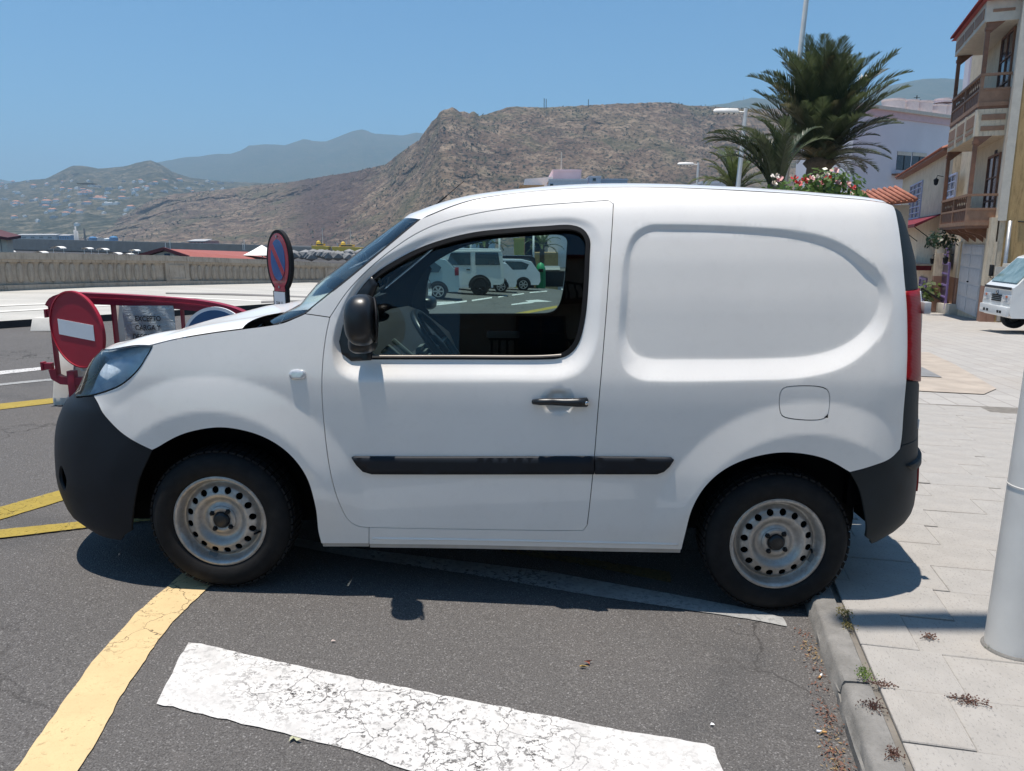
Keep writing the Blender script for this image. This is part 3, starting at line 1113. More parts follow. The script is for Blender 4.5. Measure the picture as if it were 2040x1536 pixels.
# ------------------------------------------------------------------ wheels
def wheel(uc, zc, sd, rot):
    w = None
    tyre = MB()
    prof = [(.196, .02), (.198, .004), (.206, -.004), (.232, -.010), (.262, -.008), (.280, .004), (.291, .020), (.296, .040), (.297, .10), (.296, .16), (.288, .18), (.25, .20), (.19, .20)]
    tyre.lathe(prof, (0, 0, 0), 'y', 64)
    wo = obj('wheel', tyre, M_TYRE, van, smooth=True)
    wo.location = (uc, sd * .885, zc)
    # tread blocks around the shoulder
    tb = MB()
    for k in range(56):
        a = 2 * math.pi * k / 56
        er = Vector((math.cos(a), 0, math.sin(a))); et = Vector((-math.sin(a), 0, math.cos(a)))
        for yy, hw in ((.036, .016), (.085, .022), (.135, .022)):
            tb.obox(er * .2975 + Vector((0, yy, 0)), et * .0125, (0, hw, 0), er * .004)
    o = obj('tyre_tread', tb, M_TYRE, wo); o['kind'] = 'stuff'
    # rim disc with a ring of round holes, outward face towards -y
    rp = table([0, .030, .058, .062, .070, .085, .100, .116, .124, .146, .150, .156, .164, .170, .176, .1765, .186, .190, .196],
               [.030, .030, .030, .031, .040, .038, .020, .014, .020, .026, .034, .046, .050, .046, .020, .006, .001, .000, .006], .0022, 0, .2)
    circ = lambda r, n, c=(0, 0): np.array([(c[0] + r * math.cos(t), c[1] + r * math.sin(t)) for t in np.linspace(0, 2 * math.pi, n, endpoint=False)])
    holes = [circ(.0145, 12, (.1335 * math.cos(t), .1335 * math.sin(t))) for t in np.linspace(0, 2 * math.pi, 16, endpoint=False) + rot]
    V, F = triangulate(circ(.196, 96), holes, .0085)
    r = np.hypot(V[:, 0], V[:, 1])
    rim = MB(); rim.add([(float(a), float(d), float(b)) for a, b, d in zip(V[:, 0], V[:, 1], rp(r))], [tuple(map(int, f)) for f in F])
    ro = obj('rim', rim, M_RIM, wo, smooth=True)
    hb = MB()
    for hcs in holes:
        n = len(hcs)
        a = [(p[0], float(rp(math.hypot(*p))), p[1]) for p in hcs]
        b = [(p[0], q[1] + .006, p[1]) for p, q in zip(hcs, a)]
        hb.add(a + b, [(k, (k + 1) % n, n + (k + 1) % n, n + k) for k in range(n)])
    obj('hole_lips', hb, M_RIM, ro, smooth=True)['kind'] = 'stuff'
    bk = MB(); bk.lathe([(.001, .075), (.192, .075)], (0, 0, 0), 'y', 32)
    obj('brake_backing', bk, M_INNER, wo)
    hub = MB(); hub.lathe([(.0005, .010), (.024, .010), (.030, .013), (.034, .020), (.0345, .034)], (0, 0, 0), 'y', 28)
    hub.lathe([(.022, .0095), (.026, .0085), (.027, .011)], (0, 0, 0), 'y', 24)
    hc = obj('hub_cap', hub, M_MIRROR_P, wo, smooth=True)
    ring = MB(); ring.lathe([(.034, .028), (.036, .0235), (.056, .024), (.060, .028), (.061, .034)], (0, 0, 0), 'y', 36)
    obj('hub_ring', ring, M_RIM, wo, smooth=True)
    for k in range(4):
        a = math.pi / 4 + k * math.pi / 2 + .12
        b = MB(); b.lathe([(.0005, -.016), (.006, -.016), (.0085, -.013), (.009, -.005), (.0115, -.003), (.0115, .006)], (.0475 * math.cos(a), .026, .0475 * math.sin(a)), 'y', 6)
        obj('wheel_bolt', b, M_RUBBER, wo)
    vb = MB(); a = rot - .5
    vb.tube([(.162 * math.cos(a), .048, .162 * math.sin(a)), (.150 * math.cos(a), .012, .150 * math.sin(a))], .0045, 8)
    obj('valve', vb, M_RUBBER, wo, smooth=True)
    wt = MB(); a0 = -2.0 if uc < 1 else -.55
    wt.grid([[(rr * math.cos(a0 + q), .046 if rr < .172 else .026, rr * math.sin(a0 + q)) for q in np.linspace(0, .22, 7)] for rr in (.164, .175)])
    obj('balance_weight', wt, M_TRIM_GREY, wo, smooth=True)
    if sd > 0:
        wo.rotation_euler = (0, 0, math.pi)
    return wo
for uc, zc, rot in ((0, ZW_F, .12), (WB, ZW_R, .25)):
    wheel(uc, zc, -1, rot)
    wheel(uc, zc, 1, rot + .1)

# ------------------------------------------------------------------ mirrors, handle, marker, sail
def superellipsoid(c, r, e=2.6, n=20):
    rows = []
    f = lambda x: math.copysign(abs(x) ** (2 / e), x)
    for i in range(n + 1):
        a = -math.pi / 2 + math.pi * i / n
        rows.append([(c[0] + r[0] * f(math.cos(a)) * f(math.cos(b)), c[1] + r[1] * f(math.cos(a)) * f(math.sin(b)), c[2] + r[2] * f(math.sin(a))) for b in np.linspace(0, 2 * math.pi, 2 * n + 1)])
    return rows
MU, MZ = .662, 1.182
sail = join(L([(681, 704), (676, 680), (684, 648), (699, 607), (719, 576), (741, 552), (751, 566), (742, 588), (735, 615), (729, 650), (729, 690), (739, 700), (739, 717), (700, 719)]))
for sd in (-1, 1):
    sg = lambda y: y if sd < 0 else -y
    panel('mirror_sail', sail, M_MIRROR_P, door, side=sd, lift=.008, gap=0, fold=.02, round_edge=.004, h=.02)
    mb = MB()
    rows = superellipsoid((0, 0, 0), (.066, .090, .096), 2.5, 18)
    out = []
    for r_ in rows:
        rr = []
        for x, y, z in r_:
            if x > .04: x = .04 + (x - .04) * .7            # flatter towards the mirror glass
            x -= .10 * (y + .02) ** 1 * .35 * (1 if y < 0 else 1)
            rr.append((x + MU + .01 * z - (.09 if sd > 0 else 0), sg(-1.02 + y), z + MZ - (.03 if sd > 0 else 0)))
        out.append(rr)
    mb.grid(out)
    mo = obj('door_mirror', mb, M_MIRROR_P, van, smooth=True)
    mb = MB(); n_ = 28
    DU, DZ = ((-.09, -.03) if sd > 0 else (0, 0))
    mb.add([(MU + DU + .052 - .30 * .074 * math.cos(t), sg(-1.02 + .074 * math.cos(t)), MZ + DZ + .076 * math.sin(t)) for t in np.linspace(0, 2 * math.pi, n_, endpoint=False)], [tuple(range(n_))])
    M_MIRR = bpy.data.materials.get('mirror_glass') or plain('mirror_glass', (.75, .78, .8), .03, 1.0, var=.02)
    obj('mirror_glass', mb, M_MIRR, mo)
    ring = MB()
    loop = [(MU + DU + .046 - .30 * .080 * math.cos(t), sg(-1.02 + .080 * math.cos(t)), MZ + DZ + .083 * math.sin(t)) for t in np.linspace(0, 2 * math.pi, 32, endpoint=False)]
    ring.tube(loop + [loop[0]], .004, 8, cap=False)
    obj('mirror_rim', ring, M_RUBBER, mo, smooth=True)
    ft = MB()
    foot = superellipsoid((0, 0, 0), (.052, .085, .042), 2.8, 12)
    ft.grid([[(x + MU - .02 - .02 * z, sg(-.935 + y), z + MZ - .095) for x, y, z in r_] for r_ in foot])
    obj('mirror_foot', ft, M_MIRROR_P, mo, smooth=True)
    # handle
    hb = MB()
    hp = px_sz([(1062, 800), (1075, 798), (1100, 797), (1125, 798), (1150, 799), (1168, 800)])
    P, N = edge3(hp)
    pts = [tuple((p + n * q) * np.array([1, -1 if sd > 0 else 1, 1])) for p, n, q in zip(P, N, (.006, .022, .030, .031, .026, .012))]
    hb.tube(pts, [.010, .0135, .0145, .0155, .018, .019], 14)
    ho = obj('door_handle', hb, M_MIRROR_P, door, smooth=True)
    if sd < 0:
        lk = MB(); c = (P[-1] + N[-1] * .032)
        lk.lathe([(.0005, -.004), (.007, -.004), (.008, 0)], tuple(c), 'y', 16)
        obj('key_lock', lk, M_CHROME, ho, smooth=True)
    # side marker
    mk = catmull(px_sz([(580, 739), (606, 739), (609, 746), (606, 753), (581, 754), (577, 747)]), .01, True)
    mp_ = panel('side_marker', mk, M_CLEARLENS, fen, side=sd, lift=.007, gap=0, h=.01, fold=.008, round_edge=.002)
    # strip along the window foot
    ws_ = S([(742, 709.5), (900, 709.5), (1081, 709.5), (1118, 707)], .05)
    P, N = edge3(ws_, -.005)
    sp = MB(); sp.grid([[tuple((p + np.array([0, 0, dz]) + n * dn) * np.array([1, -1 if sd > 0 else 1, 1])) for p, n in zip(P, N)] for dz, dn in ((-.005, .0), (-.004, .003), (.003, .002), (.004, -.002))])
    obj('window_strip', sp, M_ALU, door, smooth=True)
fp = px_sz([(1647, 829)])[0]
P = surf(fp[0], fp[1]); mb = MB(); mb.add([tuple(P + np.array([0, -.001, 0]) + np.array(q)) for q in ((-.012, -.002, -.006), (.004, -.002, -.006), (.004, -.002, .010), (0, -.002, .006), (-.008, -.002, -.002))], [(0, 1, 2, 3, 4)])
obj('flap_notch', mb, M_RUBBER, flap)

# ------------------------------------------------------------------ cabin
mb = MB()
pr = [(.42, 1.06), (.54, 1.08), (.62, 1.05), (.72, .975), (.79, .92), (.83, .82), (.88, .60), (.55, .60), (.42, .8)]
mb.prism([(u, -.80, z) for u, z in pr], (0, 1.6, 0))
dash = obj('dashboard', mb, M_DARK, van, bevel=.015)
M_GREYPL = plain('grey_cabin_plastic', (.12, .135, .13), .5, var=.15)
mb = MB()
mb.bar((.70, -.80, 1.045), (.86, -.80, .90), .03, .10, (0, 1, 0)); mb.bar((.72, -.73, 1.07), (.88, -.73, .93), .02, .02, (0, 1, 0))
obj('dash_end', mb, M_GREYPL, dash, bevel=.006)
vt = MB()
for k in range(5):
    c = Vector((.83, -.70, 1.03)) + Vector((.014, 0, -.020)) * k
    vt.obox(c, (.003, 0, .012), (0, .055, 0), (.010, 0, .002))
obj('air_vent', vt, M_GREYPL, dash)
sw = MB()
cst, ax = Vector((.875, -.38, 1.005)), Vector((.52, 0, .42)).normalized()
e1_, e2_ = Vector((0, 1, 0)), Vector((0, 1, 0)).cross(ax)
loop = [cst + (e1_ * math.cos(t) + e2_ * math.sin(t)) * .185 for t in np.linspace(0, 2 * math.pi, 40)]
sw.tube(loop, .017, 10, cap=False)
for a in (0, math.pi, -math.pi / 2):
    sw.tube([cst - ax * .02, cst + (e1_ * math.cos(a) + e2_ * math.sin(a)) * .18], .014, 8)
st = obj('steering_wheel', sw, M_MIRROR_P, van, smooth=True)
hbm = MB(); hbm.grid([[tuple(cst - ax * .015 + (e1_ * math.cos(t) + e2_ * math.sin(t)) * r + ax * h) for t in np.linspace(0, 2 * math.pi, 21)] for r, h in ((.001, .03), (.05, .025), (.068, .0), (.07, -.03))])
obj('horn_pad', hbm, M_MIRROR_P, st, smooth=True)
col = MB(); col.tube([cst - ax * .03, cst - ax * .30], [.05, .06], 12)
obj('steering_column', col, M_DARK, st, smooth=True)
for yc in (-.38, .38):
    mb = MB(); mb.obox((1.42, yc, .62), (.24, 0, .03), (0, .24, 0), (0, 0, .09))
    seat = obj('seat', mb, M_DARK, van, bevel=.04)
    mb = MB(); mb.obox((1.66, yc, .95), (.05, 0, .015), (0, .22, 0), (.06, 0, .30)); mb.obox((1.74, yc, 1.36), (.035, 0, .0), (0, .11, 0), (.02, 0, .08))
    obj('seat_back', mb, M_DARK, seat, bevel=.03)
mb = MB(); mb.prism([(1.82, -.80, .3), (1.82, .80, .3), (1.82, .80, 1.0), (1.82, .66, 1.6), (1.82, -.66, 1.6), (1.82, -.80, 1.0)], (.02, 0, 0))
obj('bulkhead', mb, M_DARK, van)
mb = MB(); mb.box(.86, 1.82, -.80, .80, .30, .34)
obj('cabin_floor', mb, M_INNER, van)
for sd in (-1, 1):
    mb = MB(); mb.box(1.02, 1.22, .845 * sd, .80 * sd, .88, .92)
    obj('inner_handle', mb, M_GREYPL, van, bevel=.008)
mb = MB(); mb.grid([[(x, y, z) for y in (-.1, .1)] for x, z in ((.62, 1.44), (.63, 1.50))])
# wipers
for ya, yb in ((-.55, .05), (.1, .62)):
    mb = MB()
    b0 = Vector((.44, ya, 1.165)); b1 = Vector((.40, yb, 1.185))
    mb.tube([b0, b0 + Vector((.02, .02, .03)), b1], .008, 6); mb.bar(b0 + Vector((.0, -.1, .01)), b1 + Vector((0, .15, .012)), .012, .016)
    obj('wiper', mb, M_RUBBER, van)
mb = MB(); mb.lathe([(.03, 0), (.03, .02), (.012, .028)], tuple((.31, -.66, 1.125)), 'z', 12)
obj('wiper_pivot', mb, M_RUBBER, van, smooth=True)
# ------------------------------------------------------------------ street: road, markings, plaza, kerb
def asphalt_material():
    t = NT('worn_asphalt')
    big = t.noise(.55, 5, .6)
    mid = t.noise(4.5, 6, .65)
    fine = t.noise(170, 3, .75)
    grit = t.voronoi(230, out='Color')
    c = t.ramp(big, [(.3, (.098, .091, .087)), (.55, (.113, .105, .100)), (.75, (.132, .119, .111))])
    c = t.mix(t.ramp(fine, [(.36, 0), (.7, .9)]), t.mix(.55, c, (.015, .015, .016)), t.mix(.42, c, (.26, .25, .24)))
    sp = t.new('ShaderNodeSeparateColor'); t.link(grit, sp.inputs[0])
    c = t.mix(t.ramp(sp.outputs[0], [(.93, 0), (.97, .55)]), c, (.30, .29, .28))
    c = t.mix(t.ramp(mid, [(.62, 0), (.80, .35)]), c, (.17, .155, .145))
    # scuffed pale patches and darker oily ones
    scuff = t.noise(2.1, 8, .75, dist=.6)
    c = t.mix(t.ramp(scuff, [(.655, 0), (.72, .5)]), c, (.24, .23, .225))
    oil = t.noise(.9, 4, .6, src=t.mapping((1, 1, 1), loc=(31, 7, 0)))
    c = t.mix(t.ramp(oil, [(.60, 0), (.74, .45)]), c, (.035, .037, .04))
    # cracks, only over part of the road
    warp = t.new('ShaderNodeVectorMath', operation='MULTIPLY_ADD')
    nz = t.new('ShaderNodeTexNoise'); nz.inputs['Scale'].default_value = 5; nz.inputs['Detail'].default_value = 6
    t.link(t.tc(), nz.inputs['Vector'])
    t.link(nz.outputs['Color'], warp.inputs[0]); warp.inputs[1].default_value = (.35, .35, .35); t.link(t.tc(), warp.inputs[2])
    cr = t.voronoi(1.7, 'DISTANCE_TO_EDGE', src=warp.outputs[0])
    where = t.noise(.35, 2, .5, src=t.mapping(loc=(3.7, 1.2, 0)))
    crm = t.math('MULTIPLY', t.ramp(cr, [(.004, 1), (.016, 0)]), t.ramp(where, [(.46, 0), (.56, .9)]))
    c = t.mix(crm, c, (.012, .011, .010))
    t.set(c, t.ramp(fine, [(.3, .95), (.7, .78)]), 0, 0, .3)
    h = t.mix(.5, fine, t.voronoi(150))
    h = t.math('SUBTRACT', h, t.math('MULTIPLY', crm, .8))
    t.bump(h, .75, .006)
    return t.m
M_ASPHALT = asphalt_material()

def paint_line_material(name, col, wear, dirty=.3):
    t = NT(name)
    fine = t.noise(120, 3, .7)
    mid = t.noise(7, 7, .72)
    blot = t.noise(1.6, 3, .5)
    c = t.ramp(mid, [(.35, tuple(x * (1 - dirty) for x in col)), (.6, col)])
    c = t.mix(t.ramp(fine, [(.58, 0), (.75, .35)]), c, tuple(x * .55 for x in col))
    warp = t.new('ShaderNodeVectorMath', operation='MULTIPLY_ADD')
    nz = t.new('ShaderNodeTexNoise'); nz.inputs['Scale'].default_value = 9; nz.inputs['Detail'].default_value = 5
    t.link(t.tc(), nz.inputs['Vector'])
    t.link(nz.outputs['Color'], warp.inputs[0]); warp.inputs[1].default_value = (.18, .18, .18); t.link(t.tc(), warp.inputs[2])
    cr = t.voronoi(5.5, 'DISTANCE_TO_EDGE', src=warp.outputs[0])
    cr2 = t.voronoi(19, 'DISTANCE_TO_EDGE', src=warp.outputs[0])
    zone = t.ramp(t.noise(.9, 2, .5, src=t.mapping(loc=(4.1, 2.3, 0))), [(.44, .06), (.58, 1)])
    crm = t.math('MAXIMUM', t.math('MULTIPLY', t.ramp(cr, [(.004, .85), (.014, 0)]), zone), t.math('MULTIPLY', t.ramp(cr2, [(.01, .9), (.045, 0)]), t.math('MULTIPLY', t.ramp(mid, [(.50, 0), (.62, 1)]), zone)))
    hole = t.math('MULTIPLY', t.ramp(t.noise(45, 5, .75), [(.60 - wear * .12, 0), (.66 - wear * .12, 1)]), t.math('MULTIPLY', t.ramp(mid, [(.40, .25), (.6, 1)]), t.ramp(zone, [(0, .35), (1, 1)])))
    gone = t.math('MAXIMUM', crm, hole)
    t.set(c, .75, 0, 0, .35)
    t.bump(t.mix(.5, fine, mid), .4, .004)
    tr = t.new('ShaderNodeBsdfTransparent')
    mx = t.new('ShaderNodeMixShader')
    t.link(gone, mx.inputs[0]); t.link(t.bsdf.outputs[0], mx.inputs[1]); t.link(tr.outputs[0], mx.inputs[2])
    t.link(mx.outputs[0], t.out.inputs[0])
    return t.m
M_WHITE_L = paint_line_material('white_road_paint', (.62, .605, .585), .6, .22)
M_WHITE_W = paint_line_material('worn_white_road_paint', (.36, .36, .35), .7, .3)
M_YELLOW_L = paint_line_material('yellow_road_paint', (.60, .45, .24), .15, .10)
M_YELLOW_2 = paint_line_material('older_yellow_road_paint', (.34, .25, .045), .35, .2)
M_YELLOW_F = paint_line_material('faded_yellow_road_paint', (.16, .12, .05), .8, .3)

# wall line of the promenade (street side foot)
WALL_A, WALL_B = gnd(0, 588), gnd(700, 568)
wd = (WALL_B - WALL_A); wd.z = 0; WALL_LEN = wd.length; wd.normalize()
wn_ = Vector((wd.y, -wd.x, 0))                       # towards the street
if wn_.dot(Vector((0, 0, 0)) - WALL_A) < 0: wn_ = -wn_
def wall_side(x, y):
    return (Vector((x, y, 0)) - Vector((WALL_A.x, WALL_A.y, 0))).dot(wn_)
g = MB()
xs, ys = np.arange(-34, 46.1, .5), np.arange(-14, 90.1, .5)
idx = {}
for i, x in enumerate(xs):
    for j, y in enumerate(ys):
        if wall_side(x, y) > -1.2:
            idx[(i, j)] = len(g.v)
            g.v.append((float(x), float(y), ground_z(float(x), float(y))))
for (i, j) in idx:
    q = [(i, j), (i + 1, j), (i + 1, j + 1), (i, j + 1)]
    if all(k in idx for k in q): g.f.append(tuple(idx[k] for k in q))
struct('road', g, M_ASPHALT, smooth=True)

def sheet(name, px_poly, lift, m, jitter=.0014, step=.03, world_poly=None, h=.5):
    """Thin painted sheet lying on the road, outline given as photo pixels."""
    P = world_poly if world_poly is not None else [gnd(*p) for p in px_poly]
    poly = np.array([(p[0], p[1]) for p in P])
    poly = densify(clean_loop(poly), step)
    if area2(poly) < 0: poly = poly[::-1]
    rs_ = np.random.RandomState(len(poly))
    j = rs_.normal(0, jitter, len(poly)); j = j + np.roll(j, 1) * .6
    poly = inset_loop(poly, .001) + np.stack([j, rs_.normal(0, jitter, len(poly))], 1)
    V, F = triangulate(poly, (), h)
    mb = MB(); mb.add([(float(x), float(y), ground_z(float(x), float(y)) + lift) for x, y in V], [tuple(map(int, f)) for f in F])
    return struct(name, mb, m, fix=False)

sheet('yellow_line', [(-20, 1600), (30, 1536), (105, 1430), (190, 1312), (235, 1265), (270, 1225), (345, 1160), (430, 1080), (480, 1040), (560, 1040), (500, 1095), (420, 1168), (345, 1240), (300, 1300), (240, 1390), (200, 1470), (155, 1536), (120, 1600)], .005, M_YELLOW_L)
sheet('crossing_bar', [(375, 1282), (400, 1284), (550, 1319), (700, 1350), (870, 1385), (1000, 1410), (1200, 1450), (1405, 1484), (1422, 1492), (1440, 1536), (1452, 1580), (1000, 1590), (860, 1556), (700, 1498), (500, 1448), (310, 1405)], .005, M_WHITE_L, jitter=.0018)
sheet('white_line', [(430, 1045), (700, 1093), (1092, 1140), (1327, 1183), (1500, 1216), (1560, 1232), (1568, 1250), (1500, 1237), (1445, 1228), (1170, 1187), (935, 1146), (700, 1111), (430, 1060)], .005, M_WHITE_W)
sheet('faded_line', [(1000, 1088), (1334, 1140), (1338, 1163), (1180, 1130), (1000, 1100)], .004, M_YELLOW_F)
sheet('yellow_line', [(-160, 1056), (0, 1011), (116, 979), (260, 940), (275, 950), (118, 1001), (0, 1037), (-160, 1085)], .005, M_YELLOW_2)
sheet('yellow_line', [(-160, 1075), (0, 1058), (187, 1039), (430, 1010), (430, 1026), (190, 1052), (0, 1075), (-160, 1092)], .009, M_YELLOW_2)
sheet('yellow_line', [(-100, 815), (0, 805), (95, 795), (300, 772), (300, 780), (90, 806), (0, 817), (-100, 828)], .005, M_YELLOW_2, step=.08)
sheet('white_line', [(-100, 752), (0, 740), (90, 731), (330, 712), (330, 718), (90, 737), (0, 747), (-100, 760)], .005, M_WHITE_L, step=.08)
sheet('white_line', [(-100, 776), (0, 765), (90, 756), (300, 741), (300, 744), (90, 760), (0, 769), (-100, 781)], .005, M_WHITE_W, step=.08)
# lines of the street beyond the van
def gline(a, b, w0, w1, m, name='white_line', lift=.005):
    sheet(name, [(a[0], a[1] - w0 / 2), (b[0], b[1] - w1 / 2), (b[0], b[1] + w1 / 2), (a[0], a[1] + w0 / 2)], lift, m, jitter=.003, step=.3, h=1.0)
for a, b, w0, w1 in [((832, 611), (930, 600), 4, 3), ((828, 604), (905, 602), 2.5, 2.5), ((940, 599), (980, 593), 3, 2.5), ((993, 592), (1010, 589), 2.5, 2), ((1020, 588), (1044, 585), 2.3, 2), ((1055, 583), (1090, 580), 2, 1.8), ((1118, 576), (1200, 568), 1.8, 1.6)]:
    gline(a, b, w0, w1, M_WHITE_L)
sheet('direction_arrow', [(1018, 606), (1052, 601), (1046, 599), (1072, 597), (1100, 601), (1066, 602), (1060, 604), (1020, 608)], .005, M_WHITE_L, jitter=.002, step=.2, h=1.0)
gline((820, 668), (1110, 611), 8, 4.5, M_YELLOW_2, 'yellow_line')

# plaza: kerb line measured from the photo
K0, K1 = gnd(1622, 1261), gnd(1694, 1485)
kd = (K0 - K1); kd.z = 0; kd.normalize()             # away from the camera
kn = Vector((kd.y, -kd.x, 0))                        # towards the pavement (right)
KO = K1 - kd * (K1.y + 3.0) / kd.y                   # start behind the camera
def kpt(a, b, z=0.0):
    """a along the kerb, b onto the pavement; z above the street."""
    p = KO + kd * a + kn * b
    return Vector((p.x, p.y, ground_z(p.x, p.y) + z))
PAVE_H = .085
def stone_material():
    t = NT('pale_stone_paving')
    oi = t.new('ShaderNodeObjectInfo')
    n = t.noise(6, 6, .65)
    pits = t.noise(105, 4, .7, src=t.mapping((1.0, .6, 1)))
    fine = t.noise(260, 2, .6)
    c = t.ramp(n, [(.3, (.30, .283, .26)), (.7, (.38, .358, .33))])
    c = t.mix(t.ramp(oi.outputs['Random'], [(0, 0), (1, .22)]), c, (.34, .335, .325))
    c = t.mix(t.ramp(pits, [(.56, 0), (.66, .6)]), c, (.16, .155, .15))
    c = t.mix(t.ramp(t.noise(2.3, 4, .6), [(.55, 0), (.75, .3)]), c, (.30, .26, .22))
    t.set(c, .85, 0, 0, .3)
    t.bump(t.mix(.6, pits, fine), .5, .004)
    return t.m
M_STONE = stone_material()
def plaza_material():
    t = NT('plaza_paving')
    ang = math.atan2(kd.y, kd.x)
    mp = t.mapping(rot=(0, 0, -ang))
    br = t.new('ShaderNodeTexBrick')
    br.inputs['Scale'].default_value = 1.0
    br.inputs['Brick Width'].default_value = .40; br.inputs['Row Height'].default_value = .27
    br.inputs['Mortar Size'].default_value = .006
    br.inputs['Color1'].default_value = (.34, .322, .30, 1); br.inputs['Color2'].default_value = (.38, .36, .335, 1); br.inputs['Mortar'].default_value = (.22, .20, .18, 1)
    t.link(mp, br.inputs['Vector'])
    n = t.noise(30, 5, .7, src=t.mapping((1, .4, 1)))
    c = t.mix(t.ramp(n, [(.58, 0), (.7, .5)]), br.outputs['Color'], (.22, .215, .21))
    c = t.mix(t.ramp(t.noise(.5, 4, .6), [(.5, 0), (.7, .35)]), c, (.36, .31, .26))
    t.set(c, .85, 0, 0, .3)
    t.bump(n, .4, .006)
    return t.m
M_PLAZA = plaza_material()
SLAB_W, SLAB_D, KERB_W = .40, .285, .105
A_END = 11.2                                         # slabs are laid singly up to here
b0 = KERB_W + .02
mb = MB()                                            # bedding under the slabs, then the far plaza
rows = [[tuple(kpt(a, b, PAVE_H - .018)) for b in np.arange(b0 - .04, 9.0, .7)] for a in np.arange(.4, A_END + .6, .5)]
mb.grid(rows)
struct('pavement_bedding', mb, plain('paving_joint_mortar', (.17, .155, .135), .9, var=.3, vscale=14, bump=.3, bscale=80), smooth=True)
mb = MB()
rows = [[tuple(kpt(a, b, PAVE_H - .004)) for b in np.arange(b0 - .02, 34.0, .8)] for a in np.arange(A_END, 62, .8)]
mb.grid(rows)
plaza = struct('plaza', mb, M_PLAZA, smooth=True)
mb = MB()
rows = [[tuple(kpt(a, b, PAVE_H - .004)) for b in np.arange(9.0, 34.0, .9)] for a in np.arange(.4, A_END + .01, .9)]
mb.grid(rows)
struct('plaza', mb, M_PLAZA, smooth=True)
# single slabs (parts of the pavement)
pav = struct('pavement', MB().grid([[tuple(kpt(a, b, PAVE_H - .030)) for b in (b0, 8.6)] for a in (.6, 3, 6, 9, A_END)]), bpy.data.materials['paving_joint_mortar'])
slab_meshes = []
for v in range(6):
    m_ = MB(); r_ = random.Random(v)
    w, d = SLAB_W / 2 - .0025, SLAB_D / 2 - .0025
    pts = [(-w, -d), (w, -d), (w, d), (-w, d)]
    pts = [(x + r_.uniform(-.001, .001), y + r_.uniform(-.001, .001)) for x, y in pts]
    top = [(x * .985, y * .98, r_.uniform(-.0006, .0006)) for x, y in pts]
    mid = [(x, y, -.003) for x, y in pts]; bot = [(x, y, -.03) for x, y in pts]
    m_.add(top + mid + bot, [(0, 1, 2, 3)] + [(4 + k, 4 + (k + 1) % 4, (k + 1) % 4, k) for k in range(4)] + [(8 + k, 8 + (k + 1) % 4, 4 + (k + 1) % 4, 4 + k) for k in range(4)])
    me = bpy.data.meshes.new('paving_slab'); me.from_pydata(m_.v, [], m_.f); me.materials.append(M_STONE)
    slab_meshes.append(me)
ang_k = math.atan2(kn.y, kn.x)
n_sl = 0
ai = 0
a = 3.72
while a < A_END - .1:
    off = (ai % 2) * SLAB_W * .5 + (.13 if ai % 3 == 0 else 0)
    b = b0 - off
    while b < 8.2:
        w_eff = SLAB_W
        bl, br_ = max(b, b0), b + SLAB_W
        if br_ - bl > .02:
            c = kpt(a + SLAB_D / 2, (bl + br_) / 2, PAVE_H)
            pp = project(np.array(c))
            if 1450 < pp[0] < 2450 and pp[1] < 1850 and c.y > .8:
                o = bpy.data.objects.new('paving_slab', slab_meshes[(ai * 7 + int(b * 10)) % 6])
                COL.objects.link(o); o.parent = pav
                o.location = c + Vector((0, 0, rnd.uniform(-.0015, .0015)))
                sl = (ground_z(c.x, c.y + .5) - ground_z(c.x, c.y - .5))
                o.rotation_euler = (sl * math.cos(ang_k) + rnd.uniform(-.003, .003), rnd.uniform(-.003, .003), ang_k)
                o.scale = ((br_ - bl) / SLAB_W, 1, 1)
                n_sl += 1
        b += SLAB_W
    a += SLAB_D
    ai += 1
print('slabs', n_sl)
# kerb stones
def kerb_material():
    t = NT('grey_kerb_stone')
    n = t.noise(8, 7, .7)
    f = t.noise(120, 3, .7)
    c = t.ramp(n, [(.3, (.15, .145, .135)), (.7, (.26, .25, .235))])
    c = t.mix(t.ramp(f, [(.55, 0), (.75, .5)]), c, (.10, .095, .09))
    t.set(c, .9, 0, 0, .25)
    t.bump(t.mix(.5, n, f), .6, .008)
    return t.m
M_KERB = kerb_material()
kerb = struct('kerb', MB().grid([[tuple(kpt(a, b, -.06)) for b in (.03, KERB_W - .02)] for a in (.5, 10, 20, 40)]), M_KERB)
def kerb_stone(a0, a1):
    m_ = MB(); rows = []
    r_ = random.Random(int(a0 * 100))
    prof = [(-.004, -.05), (.0, .03), (.006, PAVE_H - .05), (.012, PAVE_H - .018), (.024, PAVE_H - .005), (.05, PAVE_H - .001), (KERB_W - .008, PAVE_H), (KERB_W - .002, PAVE_H - .01), (KERB_W, -.05)]
    n = max(3, int((a1 - a0) / .06))
    for i in range(n + 1):
        a = a0 + (a1 - a0) * i / n
        e = .010 if i in (0, n) else 0
        rows.append([tuple(kpt(a, b + (r_.uniform(-.0025, .0025) if 0 < k < 6 else 0) + (e * .6 if k < 4 else 0), z - (e if 2 <= k <= 6 else 0) + r_.uniform(-.0015, .0015) * (k > 1))) for k, (b, z) in enumerate(prof)])
    m_.grid(rows)
    m_.add([rows[0][k] for k in range(9)], [tuple(range(9))]); m_.add([rows[-1][k] for k in range(9)], [tuple(range(8, -1, -1))])
    return m_
a = .55
k_j = [(KO - gnd(1648, 1340, .06)).length, ]
for k in range(24):
    L_ = .98 if k < 14 else 2.0
    obj('kerb_stone', kerb_stone(a + .006, a + L_ - .006), M_KERB, kerb, smooth=True, angle=R(50))
    a += L_
